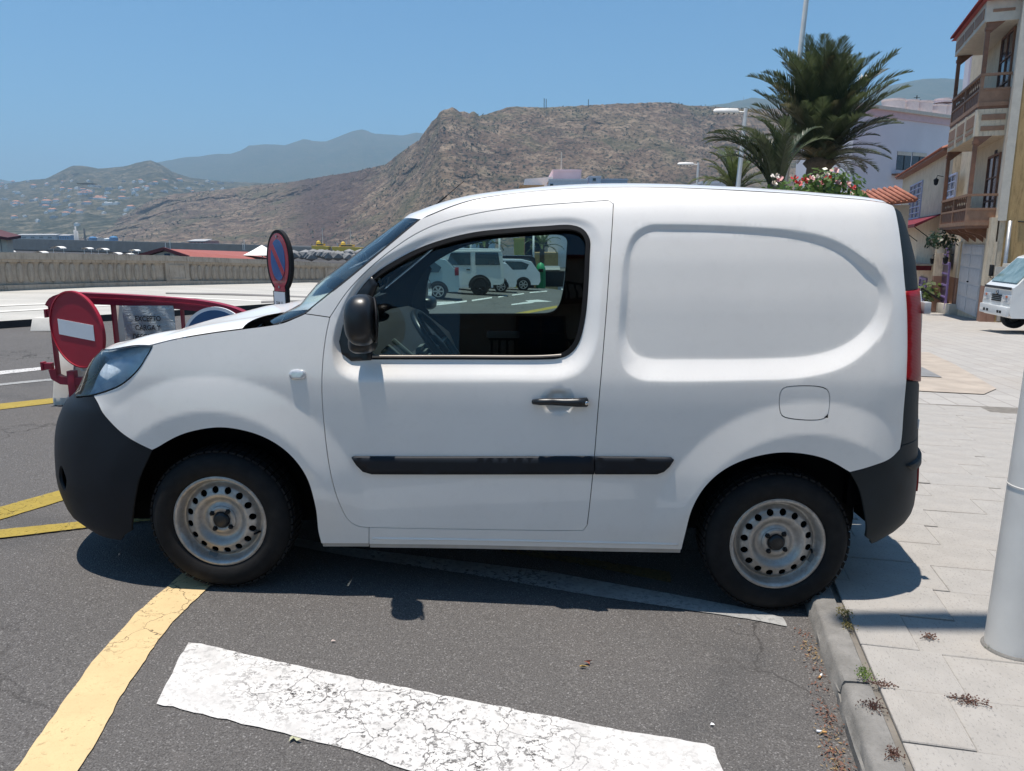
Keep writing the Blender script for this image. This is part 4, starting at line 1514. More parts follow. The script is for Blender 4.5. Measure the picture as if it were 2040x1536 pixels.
# tan paving round a repair, a triangular shadow painted as a grey patch
def flat_patch(name, px, z, m, lift):
    P = [gnd(x, y, PAVE_H) for x, y in px]
    mb = MB(); mb.add([(p.x, p.y, p.z + lift) for p in P], [tuple(range(len(P)))])
    return struct(name, mb, m)
flat_patch('tan_paving', [(1700, 700), (1850, 702), (1905, 728), (1985, 775), (1960, 786), (1840, 780), (1700, 770)], 0, plain('tan_stone', (.37, .315, .26), .85, var=.2, vscale=3, bump=.3, bscale=40), .006)
flat_patch('paving_shadow', [(1780, 720), (1838, 733), (1877, 753), (1836, 751), (1780, 748)], 0, plain('shadow_grey', (.20, .20, .20), .85, var=.15, vscale=5), .011)

# promenade beyond the road: kerb and pale pavement up to the wall
def promenade_material():
    t = NT('promenade_paving')
    n = t.noise(1.2, 6, .65, src=t.mapping((.3, 1, 1)))
    f = t.noise(25, 4, .7)
    c = t.ramp(n, [(.3, (.36, .35, .32)), (.7, (.50, .48, .44))])
    c = t.mix(t.ramp(f, [(.5, 0), (.75, .4)]), c, (.24, .23, .21))
    t.set(c, .85, 0, 0, .3)
    return t.m
M_PROM = promenade_material()
PR = [gnd(-60, 660, .0), gnd(0, 655, .0), gnd(300, 634, .0), gnd(600, 611, .0), gnd(830, 588, .0)]
mb = MB(); rows = []
wl = [WALL_A + wd * s_ for s_ in np.linspace(-14, WALL_LEN + 6, 5)]
for k in range(len(PR)):
    tt_ = np.linspace(0, 1, 14)
    rows.append([tuple(PR[k].lerp(wl[k], t) * 1.0) for t in tt_])
rows = [[(p[0], p[1], ground_z(p[0], p[1]) + .13) for p in r] for r in rows]
mb.grid(rows)
struct('promenade', mb, M_PROM, smooth=True)
mb = MB(); mb.grid([[(p.x, p.y, ground_z(p.x, p.y) + z) for p in PR] for z in (-.05, .128)])
struct('promenade_kerb', mb, plain('dark_basalt_kerb', (.022, .022, .024), .8))
# joints in the promenade: pale bands and darker strips
for px in ([(-40, 622), (100, 614), (250, 606), (250, 608), (100, 616.5), (-40, 625)], [(-40, 610), (160, 602), (160, 604), (-40, 612)], [(330, 590), (620, 604), (620, 606), (330, 592)]):
    P = [gnd(x, y, .13) for x, y in px]
    mb = MB(); mb.add([(p.x, p.y, p.z + .006) for p in P], [tuple(range(len(P)))])
    struct('paving_band', mb, plain('pale_band', (.62, .60, .55), .8))
for px in ([(330, 583), (470, 585), (620, 591), (620, 593.5), (470, 588), (330, 585)], [(520, 600), (640, 597), (640, 600), (520, 603)]):
    P = [gnd(x, y, .13) for x, y in px]
    mb = MB(); mb.add([(p.x, p.y, p.z + .006) for p in P], [tuple(range(len(P)))])
    struct('paving_band', mb, plain('dark_band', (.17, .16, .15), .85))

# ------------------------------------------------------------------ promenade wall with blind balusters
def concrete(name, a, b, streak=True):
    t = NT(name)
    n = t.noise(2.2, 7, .7)
    v = t.noise(5, 5, .7, src=t.mapping((3, 3, .45)))
    c = t.ramp(n, [(.3, a), (.7, b)])
    c = t.mix(t.ramp(v, [(.5, 0), (.72, .65)]), c, tuple(x * .38 for x in a))
    c = t.mix(t.ramp(t.noise(40, 3, .7), [(.55, 0), (.8, .4)]), c, tuple(x * .6 for x in a))
    t.set(c, .92, 0, 0, .2)
    t.bump(t.noise(30, 5, .7), .5, .02)
    return t.m
M_CONC = concrete('weathered_concrete', (.33, .285, .235), (.47, .41, .34))
wall_h = 1.16
wall = thing('promenade_wall', 'long weathered concrete balustrade wall along the seafront promenade', 'wall', WALL_A, math.atan2(wd.y, wd.x))
# local frame: x along the wall, y = +90 degrees (sea side or street side), z up
ysgn = 1.0 if Vector((-wd.y, wd.x, 0)).dot(wn_) > 0 else -1.0
zslope = lambda s_: ground_z(WALL_A.x + wd.x * s_, WALL_A.y + wd.y * s_) - WALL_A.z
kz = lambda s_: 1 - .26 * min(1.4, max(0.0, s_ / WALL_LEN))          # the parapet gets lower along its run
def wbox(mb, s0, s1, o0, o1, z0, z1):
    """Box following the fall of the ground; o = distance out towards the street."""
    a, b = zslope(s0), zslope(s1)
    k0, k1 = kz(s0), kz(s1)
    y0, y1 = sorted((o0 * ysgn, o1 * ysgn))
    vs = [(s0, y0, z0 * k0 + a), (s1, y0, z0 * k1 + b), (s1, y1, z0 * k1 + b), (s0, y1, z0 * k0 + a), (s0, y0, z1 * k0 + a), (s1, y0, z1 * k1 + b), (s1, y1, z1 * k1 + b), (s0, y1, z1 * k0 + a)]
    mb.add(vs, [(0, 3, 2, 1), (4, 5, 6, 7), (0, 1, 5, 4), (1, 2, 6, 5), (2, 3, 7, 6), (3, 0, 4, 7)])
S0, S1 = -9.0, WALL_LEN + 7
BAY, NB = 6.9, 21
bal = MB()
prof = [(0.0, .045), (.06, .072), (.16, .088), (.30, .090), (.42, .078), (.50, .050)]
rows = []
for h, w in prof:
    rows.append([(w * math.cos(t), w * .85 * math.sin(t) * ysgn, h) for t in np.linspace(0, math.pi, 9)])
bal.grid(rows)
bal.add([(0, 0, .53)] + rows[-1], [(0, k, k + 1) for k in range(1, 9)]); bal.add([(0, 0, -.01)] + rows[0], [(0, k + 1, k) for k in range(1, 9)])
bal_me = None
s_ = S0
n_b = 0
while s_ < S1:
    s_end = min(s_ + BAY, S1)
    for z0, z1, o0, o1, nm in ((-.1, .28, -.30, .06, 'plinth'), (.28, .90, -.24, -.05, 'wall_panel'), (.90, .97, -.28, .03, 'moulding'), (.97, wall_h, -.32, .08, 'coping')):
        mb = MB(); wbox(mb, s_ + .004, s_end - .004, o0, o1, z0 + .001, z1 - .001)
        obj(nm, mb, M_CONC, wall)
    mb = MB(); wbox(mb, s_ + .02, s_ + .85, -.05, .035, .281, .899)
    pr_ = obj('pier', mb, M_CONC, wall)
    mb = MB()
    for q in ((s_ + .14, s_ + .73, .34, .37), (s_ + .14, s_ + .73, .81, .84), (s_ + .14, s_ + .17, .371, .809), (s_ + .70, s_ + .73, .371, .809)):
        wbox(mb, q[0], q[1], .035, .055, q[2], q[3])
    obj('pier_frame', mb, M_CONC, pr_)
    for k in range(NB):
        x = s_ + 1.02 + k * (BAY - 1.1) / NB
        if x > S1 - .2: break
        if bal_me is None:
            o = obj('baluster', bal, M_CONC, wall, smooth=True)
            bal_me = o.data
        else:
            o = bpy.data.objects.new('baluster', bal_me); COL.objects.link(o); o.parent = wall
        o.location = (x, -.05 * ysgn, .33 * kz(x) + zslope(x)); o.scale = (1, 1, kz(x))
        n_b += 1
    s_ += BAY
print('balusters', n_b)

# ------------------------------------------------------------------ low ground, beach, breakwater
def sand_material():
    t = NT('dark_volcanic_sand')
    n = t.noise(.08, 6, .6, src=t.mapping((.25, 1, 1)))
    t.set(t.ramp(n, [(.3, (.045, .042, .042)), (.7, (.085, .078, .074))]), .95, 0, 0, .2)
    return t.m
LOW = -4.2
g = MB(); g.grid([[(x, y, LOW) for x in np.linspace(-9000, 9000, 10)] for y in np.linspace(-3000, 9000, 8)])
struct('ground', g, sand_material())
bw_t = [at(-160, 470, 520), at(0, 475, 430), at(250, 481, 330), at(500, 488, 270), at(720, 497, 235), at(820, 500, 220)]
mb = MB()
for a_, b_ in zip(bw_t[:-1], bw_t[1:]):
    vs = []
    for p in (a_, b_):
        out = Vector((0, -1, 0))
        vs += [(p.x, p.y, p.z), (p.x, p.y - 1.5, LOW + (p.z - LOW) * .1), (p.x, p.y + 9, p.z), (p.x, p.y + 12, LOW)]
    mb.add(vs, [(0, 4, 5, 1), (0, 2, 6, 4), (2, 3, 7, 6)])
struct('breakwater', mb, plain('dark_breakwater_stone', (.030, .040, .048), .9, var=.35, vscale=.25, bump=.3, bscale=.6))

# ------------------------------------------------------------------ hills
def hill_material(name, stops, scrub_shade, pale, sc=1.0, face=None, green=None):
    t = NT(name)
    n1 = t.noise(.009 * sc, 8, .62)
    n2 = t.noise(.05 * sc, 8, .7, src=t.mapping((1, 1, 2.2)))
    n3 = t.noise(.22 * sc, 5, .75, src=t.mapping((1, .6, 2.0)))
    c = t.ramp(n1, stops)
    c = t.mix(t.ramp(n2, [(.49, 0), (.60, .9)]), c, pale)
    c = t.mix(t.ramp(n3, [(.50, 0), (.57, .9)]), c, scrub_shade)
    c = t.mix(t.ramp(n2, [(.30, .8), (.42, 0)]), c, tuple(x * .45 for x in scrub_shade))  # dark scrub tones also paint gully shadows into the slope colour
    if green:
        c = t.mix(t.ramp(t.noise(.016 * sc, 6, .65, src=t.mapping(loc=(310, 77, 5))), [(.52, 0), (.64, .5)]), c, green)
    if face:                                        # darker, redder tone over the headland's seaward face
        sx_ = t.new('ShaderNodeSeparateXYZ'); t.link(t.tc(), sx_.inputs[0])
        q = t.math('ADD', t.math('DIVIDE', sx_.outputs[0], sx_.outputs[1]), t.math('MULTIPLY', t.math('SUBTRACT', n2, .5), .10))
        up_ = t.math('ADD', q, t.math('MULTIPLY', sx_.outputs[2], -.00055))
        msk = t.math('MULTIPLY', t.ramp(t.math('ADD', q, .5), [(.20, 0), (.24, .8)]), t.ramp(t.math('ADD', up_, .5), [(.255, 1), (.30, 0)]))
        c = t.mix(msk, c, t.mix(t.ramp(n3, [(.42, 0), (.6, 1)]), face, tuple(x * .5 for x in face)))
    t.set(c, .95, 0, 0, .1)
    t.bump(t.mix(.5, n3, n2), 1.0, 3.0 / sc)
    return t.m
def ridged(p, octv, lac=2.1, gain=.5):
    v, a, f = 0.0, 1.0, 1.0
    for _ in range(octv):
        q = 1 - abs(noise.noise(Vector((p[0] * f, p[1] * f, p[2] * f))))
        v += a * q * q; a *= gain; f *= lac
    return v
HILLS = {}
def hill(name, sil, D, m, base_r=.6, step=7, nrow=60, amp=.10, fs=.004, power=1.1, crest=1.5, zbase=LOW, px0=None, px1=None):
    """Terrain whose crest is seen along the traced skyline and which falls towards the viewer."""
    sx, sy = zip(*sil)
    x0, x1 = px0 if px0 is not None else sx[0], px1 if px1 is not None else sx[-1]
    cols = np.arange(x0, x1 + 1, step)
    rows = []
    for x in cols:
        Dk = float(np.interp(x, [d[0] for d in D], [d[1] for d in D]))
        ys = float(np.interp(x, sx, sy))
        cr_ = crest(x) if callable(crest) else crest
        ys += cr_ * noise.noise(Vector((x * .11, 3.1, 0))) + cr_ * .7 * noise.noise(Vector((x * .31, 8.3, 0)))
        top = at(x, ys, Dk)
        H = max(2.0, top.z - zbase)
        col = []
        for j in range(-3, nrow + 1):
            t = j / nrow
            if t < 0:
                r = 1 - t * 1.2
                col.append((top.x * r, top.y * r, zbase + H * (1 + t * 2.5)))
                continue
            r = 1 - (1 - base_r) * t
            z = zbase + H * (1 - t) ** power
            X, Y = top.x * r, top.y * r
            w = min(1, t * 7) * (1 - t) ** .35
            d1 = ridged((X * fs + 5, Y * fs, z * fs * .7), 5) - 1.1
            d2 = ridged((X * fs * 4.3, Y * fs * 4.3, z * fs * 3), 4) - 1.0
            d3 = noise.noise(Vector((X * fs * 17, Y * fs * 17, z * fs * 20)))
            col.append((X, Y + (d1 * .8 + d2 * .16) * amp * Dk * w * .34, z + (d1 * .55 + d2 * .42 + d3 * .10) * amp * H * w * (1 if t < .96 else 0)))
        rows.append(col)
    mb = MB(); mb.grid(rows)
    HILLS[name] = (cols, rows, nrow)
    return struct(name, mb, m, smooth=False if amp > .3 else True)
SIL_FAR = [(-260, 352), (-80, 350), (0, 357), (34, 364), (62, 362), (200, 345), (316, 323), (371, 313), (395, 312), (425, 307), (460, 306), (485, 299), (491, 289), (504, 290), (525, 287), (570, 289), (604, 277), (635, 282), (652, 281), (700, 262), (720, 257), (745, 266), (803, 270), (827, 264), (860, 268), (1000, 275)]
SIL_MID = [(-260, 385), (0, 368), (62, 358), (93, 356), (117, 343), (144, 330), (172, 331), (196, 336), (247, 332), (270, 325), (299, 319), (318, 326), (345, 343), (380, 354), (450, 362), (560, 366), (700, 372), (800, 380)]
SIL_NEAR = [(120, 488), (180, 462), (240, 432), (295, 402), (343, 387), (446, 377), (515, 368), (583, 362), (652, 350), (700, 343), (769, 327), (803, 300), (834, 279), (854, 252), (878, 223), (902, 213), (916, 223), (937, 225), (942, 218), (954, 231), (974, 227), (1009, 214), (1026, 212), (1077, 214), (1129, 212), (1215, 207), (1311, 204), (1335, 204), (1372, 210), (1400, 211), (1440, 214), (1500, 217), (1560, 216), (1700, 222), (1900, 232), (2200, 240)]
SIL_RIGHT = [(1380, 214), (1440, 207), (1480, 199), (1500, 194), (1530, 198), (1600, 197), (1680, 190), (1760, 173), (1800, 165), (1840, 157), (1880, 156), (1960, 160), (2200, 170)]
M_HFAR = hill_material('far_green_mountain', [(.3, (.035, .06, .035)), (.7, (.07, .085, .05))], (.03, .05, .03), (.09, .09, .06), .35)
M_HMID = hill_material('hazy_hillside', [(.3, (.035, .042, .024)), (.7, (.09, .08, .05))], (.014, .022, .011), (.19, .16, .11), .6)
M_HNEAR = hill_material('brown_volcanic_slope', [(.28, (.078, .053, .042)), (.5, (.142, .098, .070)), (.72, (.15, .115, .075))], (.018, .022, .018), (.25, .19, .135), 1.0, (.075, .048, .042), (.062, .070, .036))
hill('far_mountain', SIL_FAR, [(-300, 4600), (2000, 4600)], M_HFAR, .65, 9, 34, .10, .0011, 1.0, .8)
hill('right_mountain', SIL_RIGHT, [(1300, 3200), (2200, 3200)], M_HFAR, .6, 9, 34, .10, .0014, 1.0, 1.0)
hill('house_hillside', SIL_MID, [(-300, 2350), (250, 2350), (800, 2200)], M_HMID, .50, 7, 50, .12, .002, .95, .8)
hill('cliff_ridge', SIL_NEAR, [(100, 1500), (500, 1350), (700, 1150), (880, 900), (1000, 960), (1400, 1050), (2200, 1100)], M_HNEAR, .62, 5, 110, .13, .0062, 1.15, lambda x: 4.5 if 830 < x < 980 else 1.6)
def hill_point(name, px, py):
    """Point of a hill's surface seen at a photo pixel."""
    cols, rows, nrow = HILLS[name]
    k = int(np.clip(np.searchsorted(cols, px), 1, len(cols) - 1))
    k = k if abs(cols[k] - px) < abs(cols[k - 1] - px) else k - 1
    best = None
    for p in rows[k][3:]:
        q = project(np.array(p))
        d = abs(q[1] - py)
        if best is None or d < best[0]: best = (d, p)
    return Vector(best[1])

# ------------------------------------------------------------------ air
HZ = 8000.0
mb = MB(); mb.box(-HZ, HZ, -2500, HZ, LOW - 1.0, 780.0)
t = NT('haze_air')
t.n.remove(t.bsdf)
pv = t.new('ShaderNodeVolumePrincipled')
pv.inputs['Color'].default_value = (.53, .76, 1.0, 1)
pv.inputs['Density'].default_value = 2.3e-4
pv.inputs['Anisotropy'].default_value = 0.2
t.link(pv.outputs[0], t.out.inputs['Volume'])
hz = struct('haze', mb, t.m, kind='stuff')
# ------------------------------------------------------------------ barrier with signs, left of the van
M_REDPL = plain('faded_red_plastic', (.27, .010, .032), .5, var=.22, vscale=7, bump=.05, bscale=200)
M_REDSIGN = plain('red_sign_face', (.34, .006, .024), .5, coat=.0, var=.12, vscale=3)
M_WHITEPL = plain('dirty_white_plastic', (.62, .585, .53), .6, var=.16, vscale=4, bump=.05, bscale=120)
M_SIGNWHITE = plain('sign_white', (.72, .73, .75), .45, var=.05)
M_SIGNBLUE = plain('sign_blue', (.010, .075, .20), .4, coat=.3, var=.2, vscale=4)
M_METAL = plain('galvanised_metal', (.42, .43, .44), .45, .7, var=.15)
M_INK = plain('black_print', (.03, .03, .032), .6)
M_PAPER = plain('paper_notice', (.62, .64, .65), .5, var=.06)
BY = 6.6
bg_ = gnd(150, 812)
bar_t = thing('traffic_barrier', 'red plastic traffic barrier on white bases ahead of the van', 'barrier', (bg_.x, BY, bg_.z))
def strip3(mb, pts, w, thick):
    """Flat bar following points, w tall, thick in depth (world points)."""
    rows = []
    n = len(pts)
    for k, p in enumerate(pts):
        p = Vector(p)
        d = (Vector(pts[min(k + 1, n - 1)]) - Vector(pts[max(k - 1, 0)])).normalized()
        nrm = Vector((-d.z, 0, d.x))
        a, b = p + nrm * w / 2, p - nrm * w / 2
        rows.append([a + Vector((0, -thick / 2, 0)), b + Vector((0, -thick / 2, 0)), b + Vector((0, thick / 2, 0)), a + Vector((0, thick / 2, 0)), a + Vector((0, -thick / 2, 0))])
    mb.grid([[tuple(q) for q in r] for r in rows])
    mb.add([tuple(q) for q in rows[0][:4]], [(0, 1, 2, 3)]); mb.add([tuple(q) for q in rows[-1][:4]], [(3, 2, 1, 0)])
    return mb
top_px = [(106, 612), (112, 602), (135, 594), (200, 595), (280, 599), (366, 605), (410, 610), (442, 616), (470, 624), (500, 638), (530, 655), (560, 680)]
P = catmull([tuple(at(x, y, BY)) for x, y in top_px], .05)
mb = strip3(MB(), P, .095, .10)
rail = obj('rail', mb, M_REDPL, bar_t, world=True, smooth=True, angle=R(35))
mb = strip3(MB(), P + np.array([0, -.052, .004]), .016, .012)
obj('rail_rib', mb, M_REDPL, rail, world=True, smooth=True, angle=R(35))
for (x0, x1, y0, y1) in ((101, 116, 600, 752), (227, 243, 603, 800), (361, 379, 608, 800), (503, 515, 650, 800), (136, 158, 738, 806)):
    mb = MB()
    a, b = at(x0, y0, BY), at(x1, y1, BY)
    mb.box(a.x, b.x, BY - .035, BY + .035, b.z, a.z)
    obj('post', mb, M_REDPL, bar_t, world=True, bevel=.006)
mb = strip3(MB(), [at(x, y, BY) for x, y in ((108, 735), (112, 750), (125, 757), (150, 759), (230, 760), (520, 766))], .07, .06)
obj('lower_rail', mb, M_REDPL, bar_t, world=True, smooth=True, angle=R(35))
for (x0, x1, y0, y1) in ((84, 106, 723, 735), (91, 104, 618, 630)):
    mb = MB(); a, b = at(x0, y0, BY), at(x1, y1, BY)
    mb.box(a.x, b.x, BY - .02, BY + .02, b.z, a.z); mb.box(a.x, a.x + .02, BY - .03, BY + .03, b.z - .01, a.z + .01)
    obj('coupling_hook', mb, M_REDPL, bar_t, world=True)
def base_block(x0, x1, ytop, ybot, name='base'):
    a, b = at(x0, ytop, BY), at(x1, ybot, BY)
    zg = ground_z(b.x, BY)
    mb = MB()
    prof = [(BY - .22, zg + .0), (BY - .22, zg + .07), (BY - .10, zg + (a.z - zg) * .8), (BY - .07, a.z), (BY + .07, a.z), (BY + .10, zg + (a.z - zg) * .8), (BY + .22, zg + .07), (BY + .22, zg)]
    mb.prism([(a.x + (0 if k in (3, 4) else -.02), y + .26, z) for k, (y, z) in enumerate(prof)], (b.x - a.x + .04, 0, 0))
    o = obj(name, mb, M_WHITEPL, bar_t, world=True, bevel=.012)
    return o
base_block(92, 134, 700, 812); base_block(208, 229, 604, 812, 'white_upright'); base_block(340, 372, 690, 815)
base_block(498, 520, 640, 815)
mb = MB(); kp = at(523, 634, BY + .1); mb.lathe([(.0, .075), (.018, .07), (.026, .05), (.022, .03), (.030, .02), (.030, -.10)], tuple(kp), 'z', 14)
obj('knob', mb, M_REDPL, bar_t, world=True, smooth=True)
# a second barrier foot farther left
c = gnd(60, 657)
mb = MB(); p0, p1 = at(74, 657, c.y), at(150, 632, c.y)
mb.prism([(p0.x, c.y - .2, c.z), (p0.x, c.y - .1, p1.z), (p0.x, c.y + .1, p1.z), (p0.x, c.y + .2, c.z)], (p1.x - p0.x, 0, 0))
solid('barrier_block', mb, M_WHITEPL, 'white plastic barrier block standing behind the round red sign', 'barrier block', bevel=.02)

def disc(mb, c, e, n, r, t0, t1, m=48, lip=0.0):
    """Round plate: centre c, in-plane axis e, normal n."""
    up = Vector((0, 0, 1))
    rows = []
    prof = [(.001, t1), (r - lip - .001, t1), (r - lip, t1 + lip * .6), (r, t1 + lip * .5), (r, t0), (.001, t0)]
    for rr, tt in prof:
        rows.append([tuple(c + (e * math.cos(a) + up * math.sin(a)) * rr + n * tt) for a in np.linspace(0, 2 * math.pi, m + 1)])
    mb.grid(rows)
    return mb
def plate(mb, c, e, n, w, h, t0, t1):
    return mb.obox(c + n * (t0 + t1) / 2, e * w / 2, n * abs(t1 - t0) / 2, (0, 0, h / 2))
def put_text(name, txt, c, e, n, size, m, parent, off, squeeze=1.0, bold=0.0):
    vs, fs = text_mesh(txt, size, squeeze=squeeze, bold=bold)
    mb = MB(); mb.add([tuple(c + e * x + Vector((0, 0, 1)) * y + n * off) for x, y, z in vs], fs)
    return obj(name, mb, m, parent, world=True, fix=False)
# no-entry disc
cs_ = at(152, 657, 6.25)
th = R(24)
e = Vector((math.cos(th), -math.sin(th), -.085)).normalized(); n = Vector((-math.sin(th), -math.cos(th), 0))
ne = thing('no_entry_sign', 'round red no entry sign with a white bar fixed to the barrier', 'road sign', cs_)
mb = disc(MB(), cs_, e, n, .322, -.022, .0, 56, .012)
obj('sign_disc', mb, M_REDSIGN, ne, world=True, smooth=True, angle=R(30))
mb = plate(MB(), cs_ - Vector((0, 0, .0)), e, n, .43, .13, .001, .004)
obj('white_bar', mb, M_SIGNWHITE, ne, world=True)
mb = MB(); mb.tube([cs_ - n * .025 + Vector((0, 0, .2)), cs_ - n * .025 - Vector((0, 0, .35))], .022, 10); mb.obox(cs_ - n * .12, e * .02, n * .10, (0, 0, .03))
obj('bracket', mb, M_METAL, ne, world=True, smooth=True, angle=R(40))
# EXCEPTO notice
e = Vector((1, 0.03, 0)).normalized(); n = Vector((.03, -1, 0)).normalized()
a, b = at(244, 609, BY - .06), at(352, 693, BY - .06)
c = (a + b) / 2
no = thing('paper_notice', 'plastic covered paper notice reading EXCEPTO CARGA Y DESCARGA on the barrier', 'notice', c)
mb = MB()
W_, H_ = (b.x - a.x), (a.z - b.z)
rr_ = random.Random(3)
rows = [[tuple(c + e * (W_ * (u - .5)) + Vector((0, 0, H_ * (v - .5))) + n * (.004 * math.sin(u * 17 + v * 9) + rr_.uniform(-.002, .002))) for u in np.linspace(0, 1, 16)] for v in np.linspace(0, 1, 14)]
mb.grid(rows)
t = NT('crinkled_plastic')
t.set(t.ramp(t.noise(9, 6, .7, src=t.mapping((1, 1, 3))), [(.3, (.36, .39, .40)), (.7, (.52, .55, .56))]), .22, 0, .5, .6)
t.bump(t.noise(14, 4, .7, src=t.mapping((1, 1, 2.5))), .7, .03)
obj('plastic_sleeve', mb, t.m, no, world=True, smooth=True)
mb = plate(MB(), c - n * .012, e, n, W_ * .99, H_ * .99, -.002, .004); obj('backing_board', mb, M_PAPER, no, world=True)
for txt, py in (('EXCEPTO', 635), ('CARGA Y', 653), ('DESCARGA', 671)):
    q = at(296, py, BY - .06)
    put_text('lettering', txt, Vector((q.x, q.y, q.z)), e, n, .064, M_INK, no, .014, .80, .0012)
# blue disc
cb = at(432, 683, 6.35)
e = Vector((1, -.12, 0)).normalized(); n = Vector((-.12, -1, 0)).normalized()
bl_ = thing('blue_round_sign', 'round blue traffic sign with a white rim half hidden by the bonnet', 'road sign', cb)
mb = disc(MB(), cb, e, n, .305, -.02, 0, 56, .0); obj('sign_disc', mb, M_SIGNWHITE, bl_, world=True, smooth=True, angle=R(30))
mb = disc(MB(), cb, e, n, .278, .0005, .004, 56, .0); obj('blue_face', mb, M_SIGNBLUE, bl_, world=True, smooth=True, angle=R(30))
mb = MB(); mb.obox(cb - n * .01 - Vector((0, 0, .10)), e * .03, n * .002 * 6, (0, 0, .12)); mb.obox(cb - n * .10, e * .02, n * .08, (0, 0, .03))
obj('bracket', mb, M_METAL, bl_, world=True)

# ------------------------------------------------------------------ no-parking paddle sign on a post
PYD = 6.2
cp = at(557, 521, PYD)
th = R(40)
e = Vector((math.cos(th), -math.sin(th), 0)); n = Vector((-math.sin(th), -math.cos(th), 0))
pd = thing('no_parking_sign', 'black edged no parking paddle sign with a white paper note below', 'road sign', Vector((cp.x, cp.y, ground_z(cp.x, cp.y))))
up = Vector((0, 0, 1))
def paddle_outline(k):
    pts = []
    hw, hh = .150 * k, .232 + .150 * (k - 1)
    for a in np.linspace(-1.05, math.pi + 1.05, 40):
        pts.append((hw * math.cos(a) * (1.0 if math.sin(a) > -.2 else 1.0), hh * math.sin(a)))
    w = .078 * k
    return [(w, -.24)] + pts + [(-w, -.24)]
def outline_prism(mb, pts, c, e, n, t0, t1):
    return mb.prism([tuple(c + e * x + up * y + n * t0) for x, y in pts], n * (t1 - t0))
st_h = cp.z - .24 - ground_z(cp.x, cp.y)
mb = outline_prism(MB(), paddle_outline(1.14), cp, e, n, -.022, .010)
mb.obox(cp + up * (-.24 - .17) , e * .095, n * .016, up * .17)
mb.obox(cp + up * (-.24 - st_h * .5) - n * .02, e * .03, n * .02, up * st_h * .5)
obj('rubber_frame', mb, M_RUBBER, pd, world=True, smooth=True, angle=R(35))
M_REDGL = plain('glossy_red_face', (.38, .035, .06), .12, coat=1.0, var=.15, vscale=5)
M_BLUEGL = plain('glossy_blue_face', (.02, .10, .30), .12, coat=1.0, var=.25, vscale=5)
mb = outline_prism(MB(), paddle_outline(.96), cp, e, n, .0102, .014); obj('red_face', mb, M_REDGL, pd, world=True)
mb = outline_prism(MB(), [(.100 * math.cos(a), .165 * math.sin(a) + .012) for a in np.linspace(0, 2 * math.pi, 40, endpoint=False)], cp, e, n, .0142, .017); obj('blue_face', mb, M_BLUEGL, pd, world=True)
mb = outline_prism(MB(), [(-.085, .105), (-.058, .140), (.085, -.085), (.060, -.120)], cp, e, n, .0172, .019); obj('red_slash', mb, M_REDGL, pd, world=True)
for q in ((0.0, .20), (0.0, -.205)):
    mb = MB(); cc = cp + e * q[0] + up * q[1] + n * .018
    mb.obox(cc, e * .008, n * .004, up * .008); obj('rivet', mb, M_METAL, pd, world=True)
pc = cp + up * (-.24 - .17)
mb = plate(MB(), pc, e, n, .155, .33, .017, .020); note = obj('paper_note', mb, M_SIGNWHITE, pd, world=True)
for k, txt in enumerate(('DIA 11', 'DE JULIO', 'DESDE LAS')):
    put_text('lettering', txt, pc + up * (.072 - .052 * k), e, n, .040, M_INK, note, .0215, .85, .0008)

# ------------------------------------------------------------------ lamp post in the right foreground
M_POLE = plain('white_painted_metal', (.76, .735, .69), .5, coat=.1, var=.09, vscale=5, bump=.03, bscale=60)
def lamp_post(name, base, h, r0, r1, arm_dir, arm_l, head_l, label, cat='street lamp', group=None, lean=(0, 0), seg=24, head_w=.13):
    t = thing(name, label, cat, base, 0, group)
    top = Vector((lean[0], lean[1], h))
    mb = MB()
    mb.tube([(0, 0, -.1), tuple(top * .33), tuple(top * .66), tuple(top)], [r0, r0 * .75 + r1 * .25, r0 * .4 + r1 * .6, r1], seg)
    obj('pole', mb, M_POLE, t, smooth=True, angle=R(40))
    d = Vector(arm_dir).normalized()
    if arm_l:
        mb = MB(); mb.tube([tuple(top - Vector((0, 0, .12))), tuple(top + d * arm_l + Vector((0, 0, -.1)))], r1 * .55, 10)
        obj('arm', mb, M_POLE, t, smooth=True)
    if head_l:
        s_ = Vector((-d.y, d.x, 0))
        c0 = top + d * arm_l + Vector((0, 0, -.10))
        mb = MB(); rows = []
        for k, (f, w, hh) in enumerate(((0, .35, .5), (.05, .8, .9), (.5, 1, 1), (.92, .9, .85), (1.0, .5, .4))):
            c = c0 + d * head_l * f
            rows.append([tuple(c + s_ * math.cos(a) * head_w / 2 * w + Vector((0, 0, 1)) * math.sin(a) * (.065 if math.sin(a) > 0 else .045) * hh * head_w / .13) for a in np.linspace(0, 2 * math.pi, 17)])
        mb.grid(rows)
        ho = obj('lamp_head', mb, M_POLE, t, smooth=True)
        for k in range(4):
            mb = MB(); c = c0 + d * head_l * (.2 + .2 * k) + Vector((0, 0, -.035 * head_w / .13))
            mb.obox(c, d * .03 * head_l, s_ * head_w * .42, Vector((0, 0, .012)))
            obj('lamp_clip', mb, M_TRIM_GREY, ho)
    return t
pb = gnd(2014, 1292, PAVE_H)
lp = lamp_post('lamp_post', pb, 8.0, .088, .055, (-1, -.02, 0), .55, 1.05, 'thick white lamp post at the right edge of the pavement', lean=(.12, .0), seg=40, head_w=.16)
mb = MB(); mb.lathe([(.097, -.01), (.096, .004), (.091, .009), (.087, .012)], (0, 0, 0), 'z', 40)
obj('base_collar', mb, M_KERB, lp, smooth=True)
for zz in (.62,):
    mb = MB(); mb.lathe([(.0862, zz), (.0872, zz + .001), (.0872, zz + .005), (.0858, zz + .006)], (.0018 * zz / .12, 0, 0), 'z', 40)
    obj('band', mb, M_POLE, lp, smooth=True)
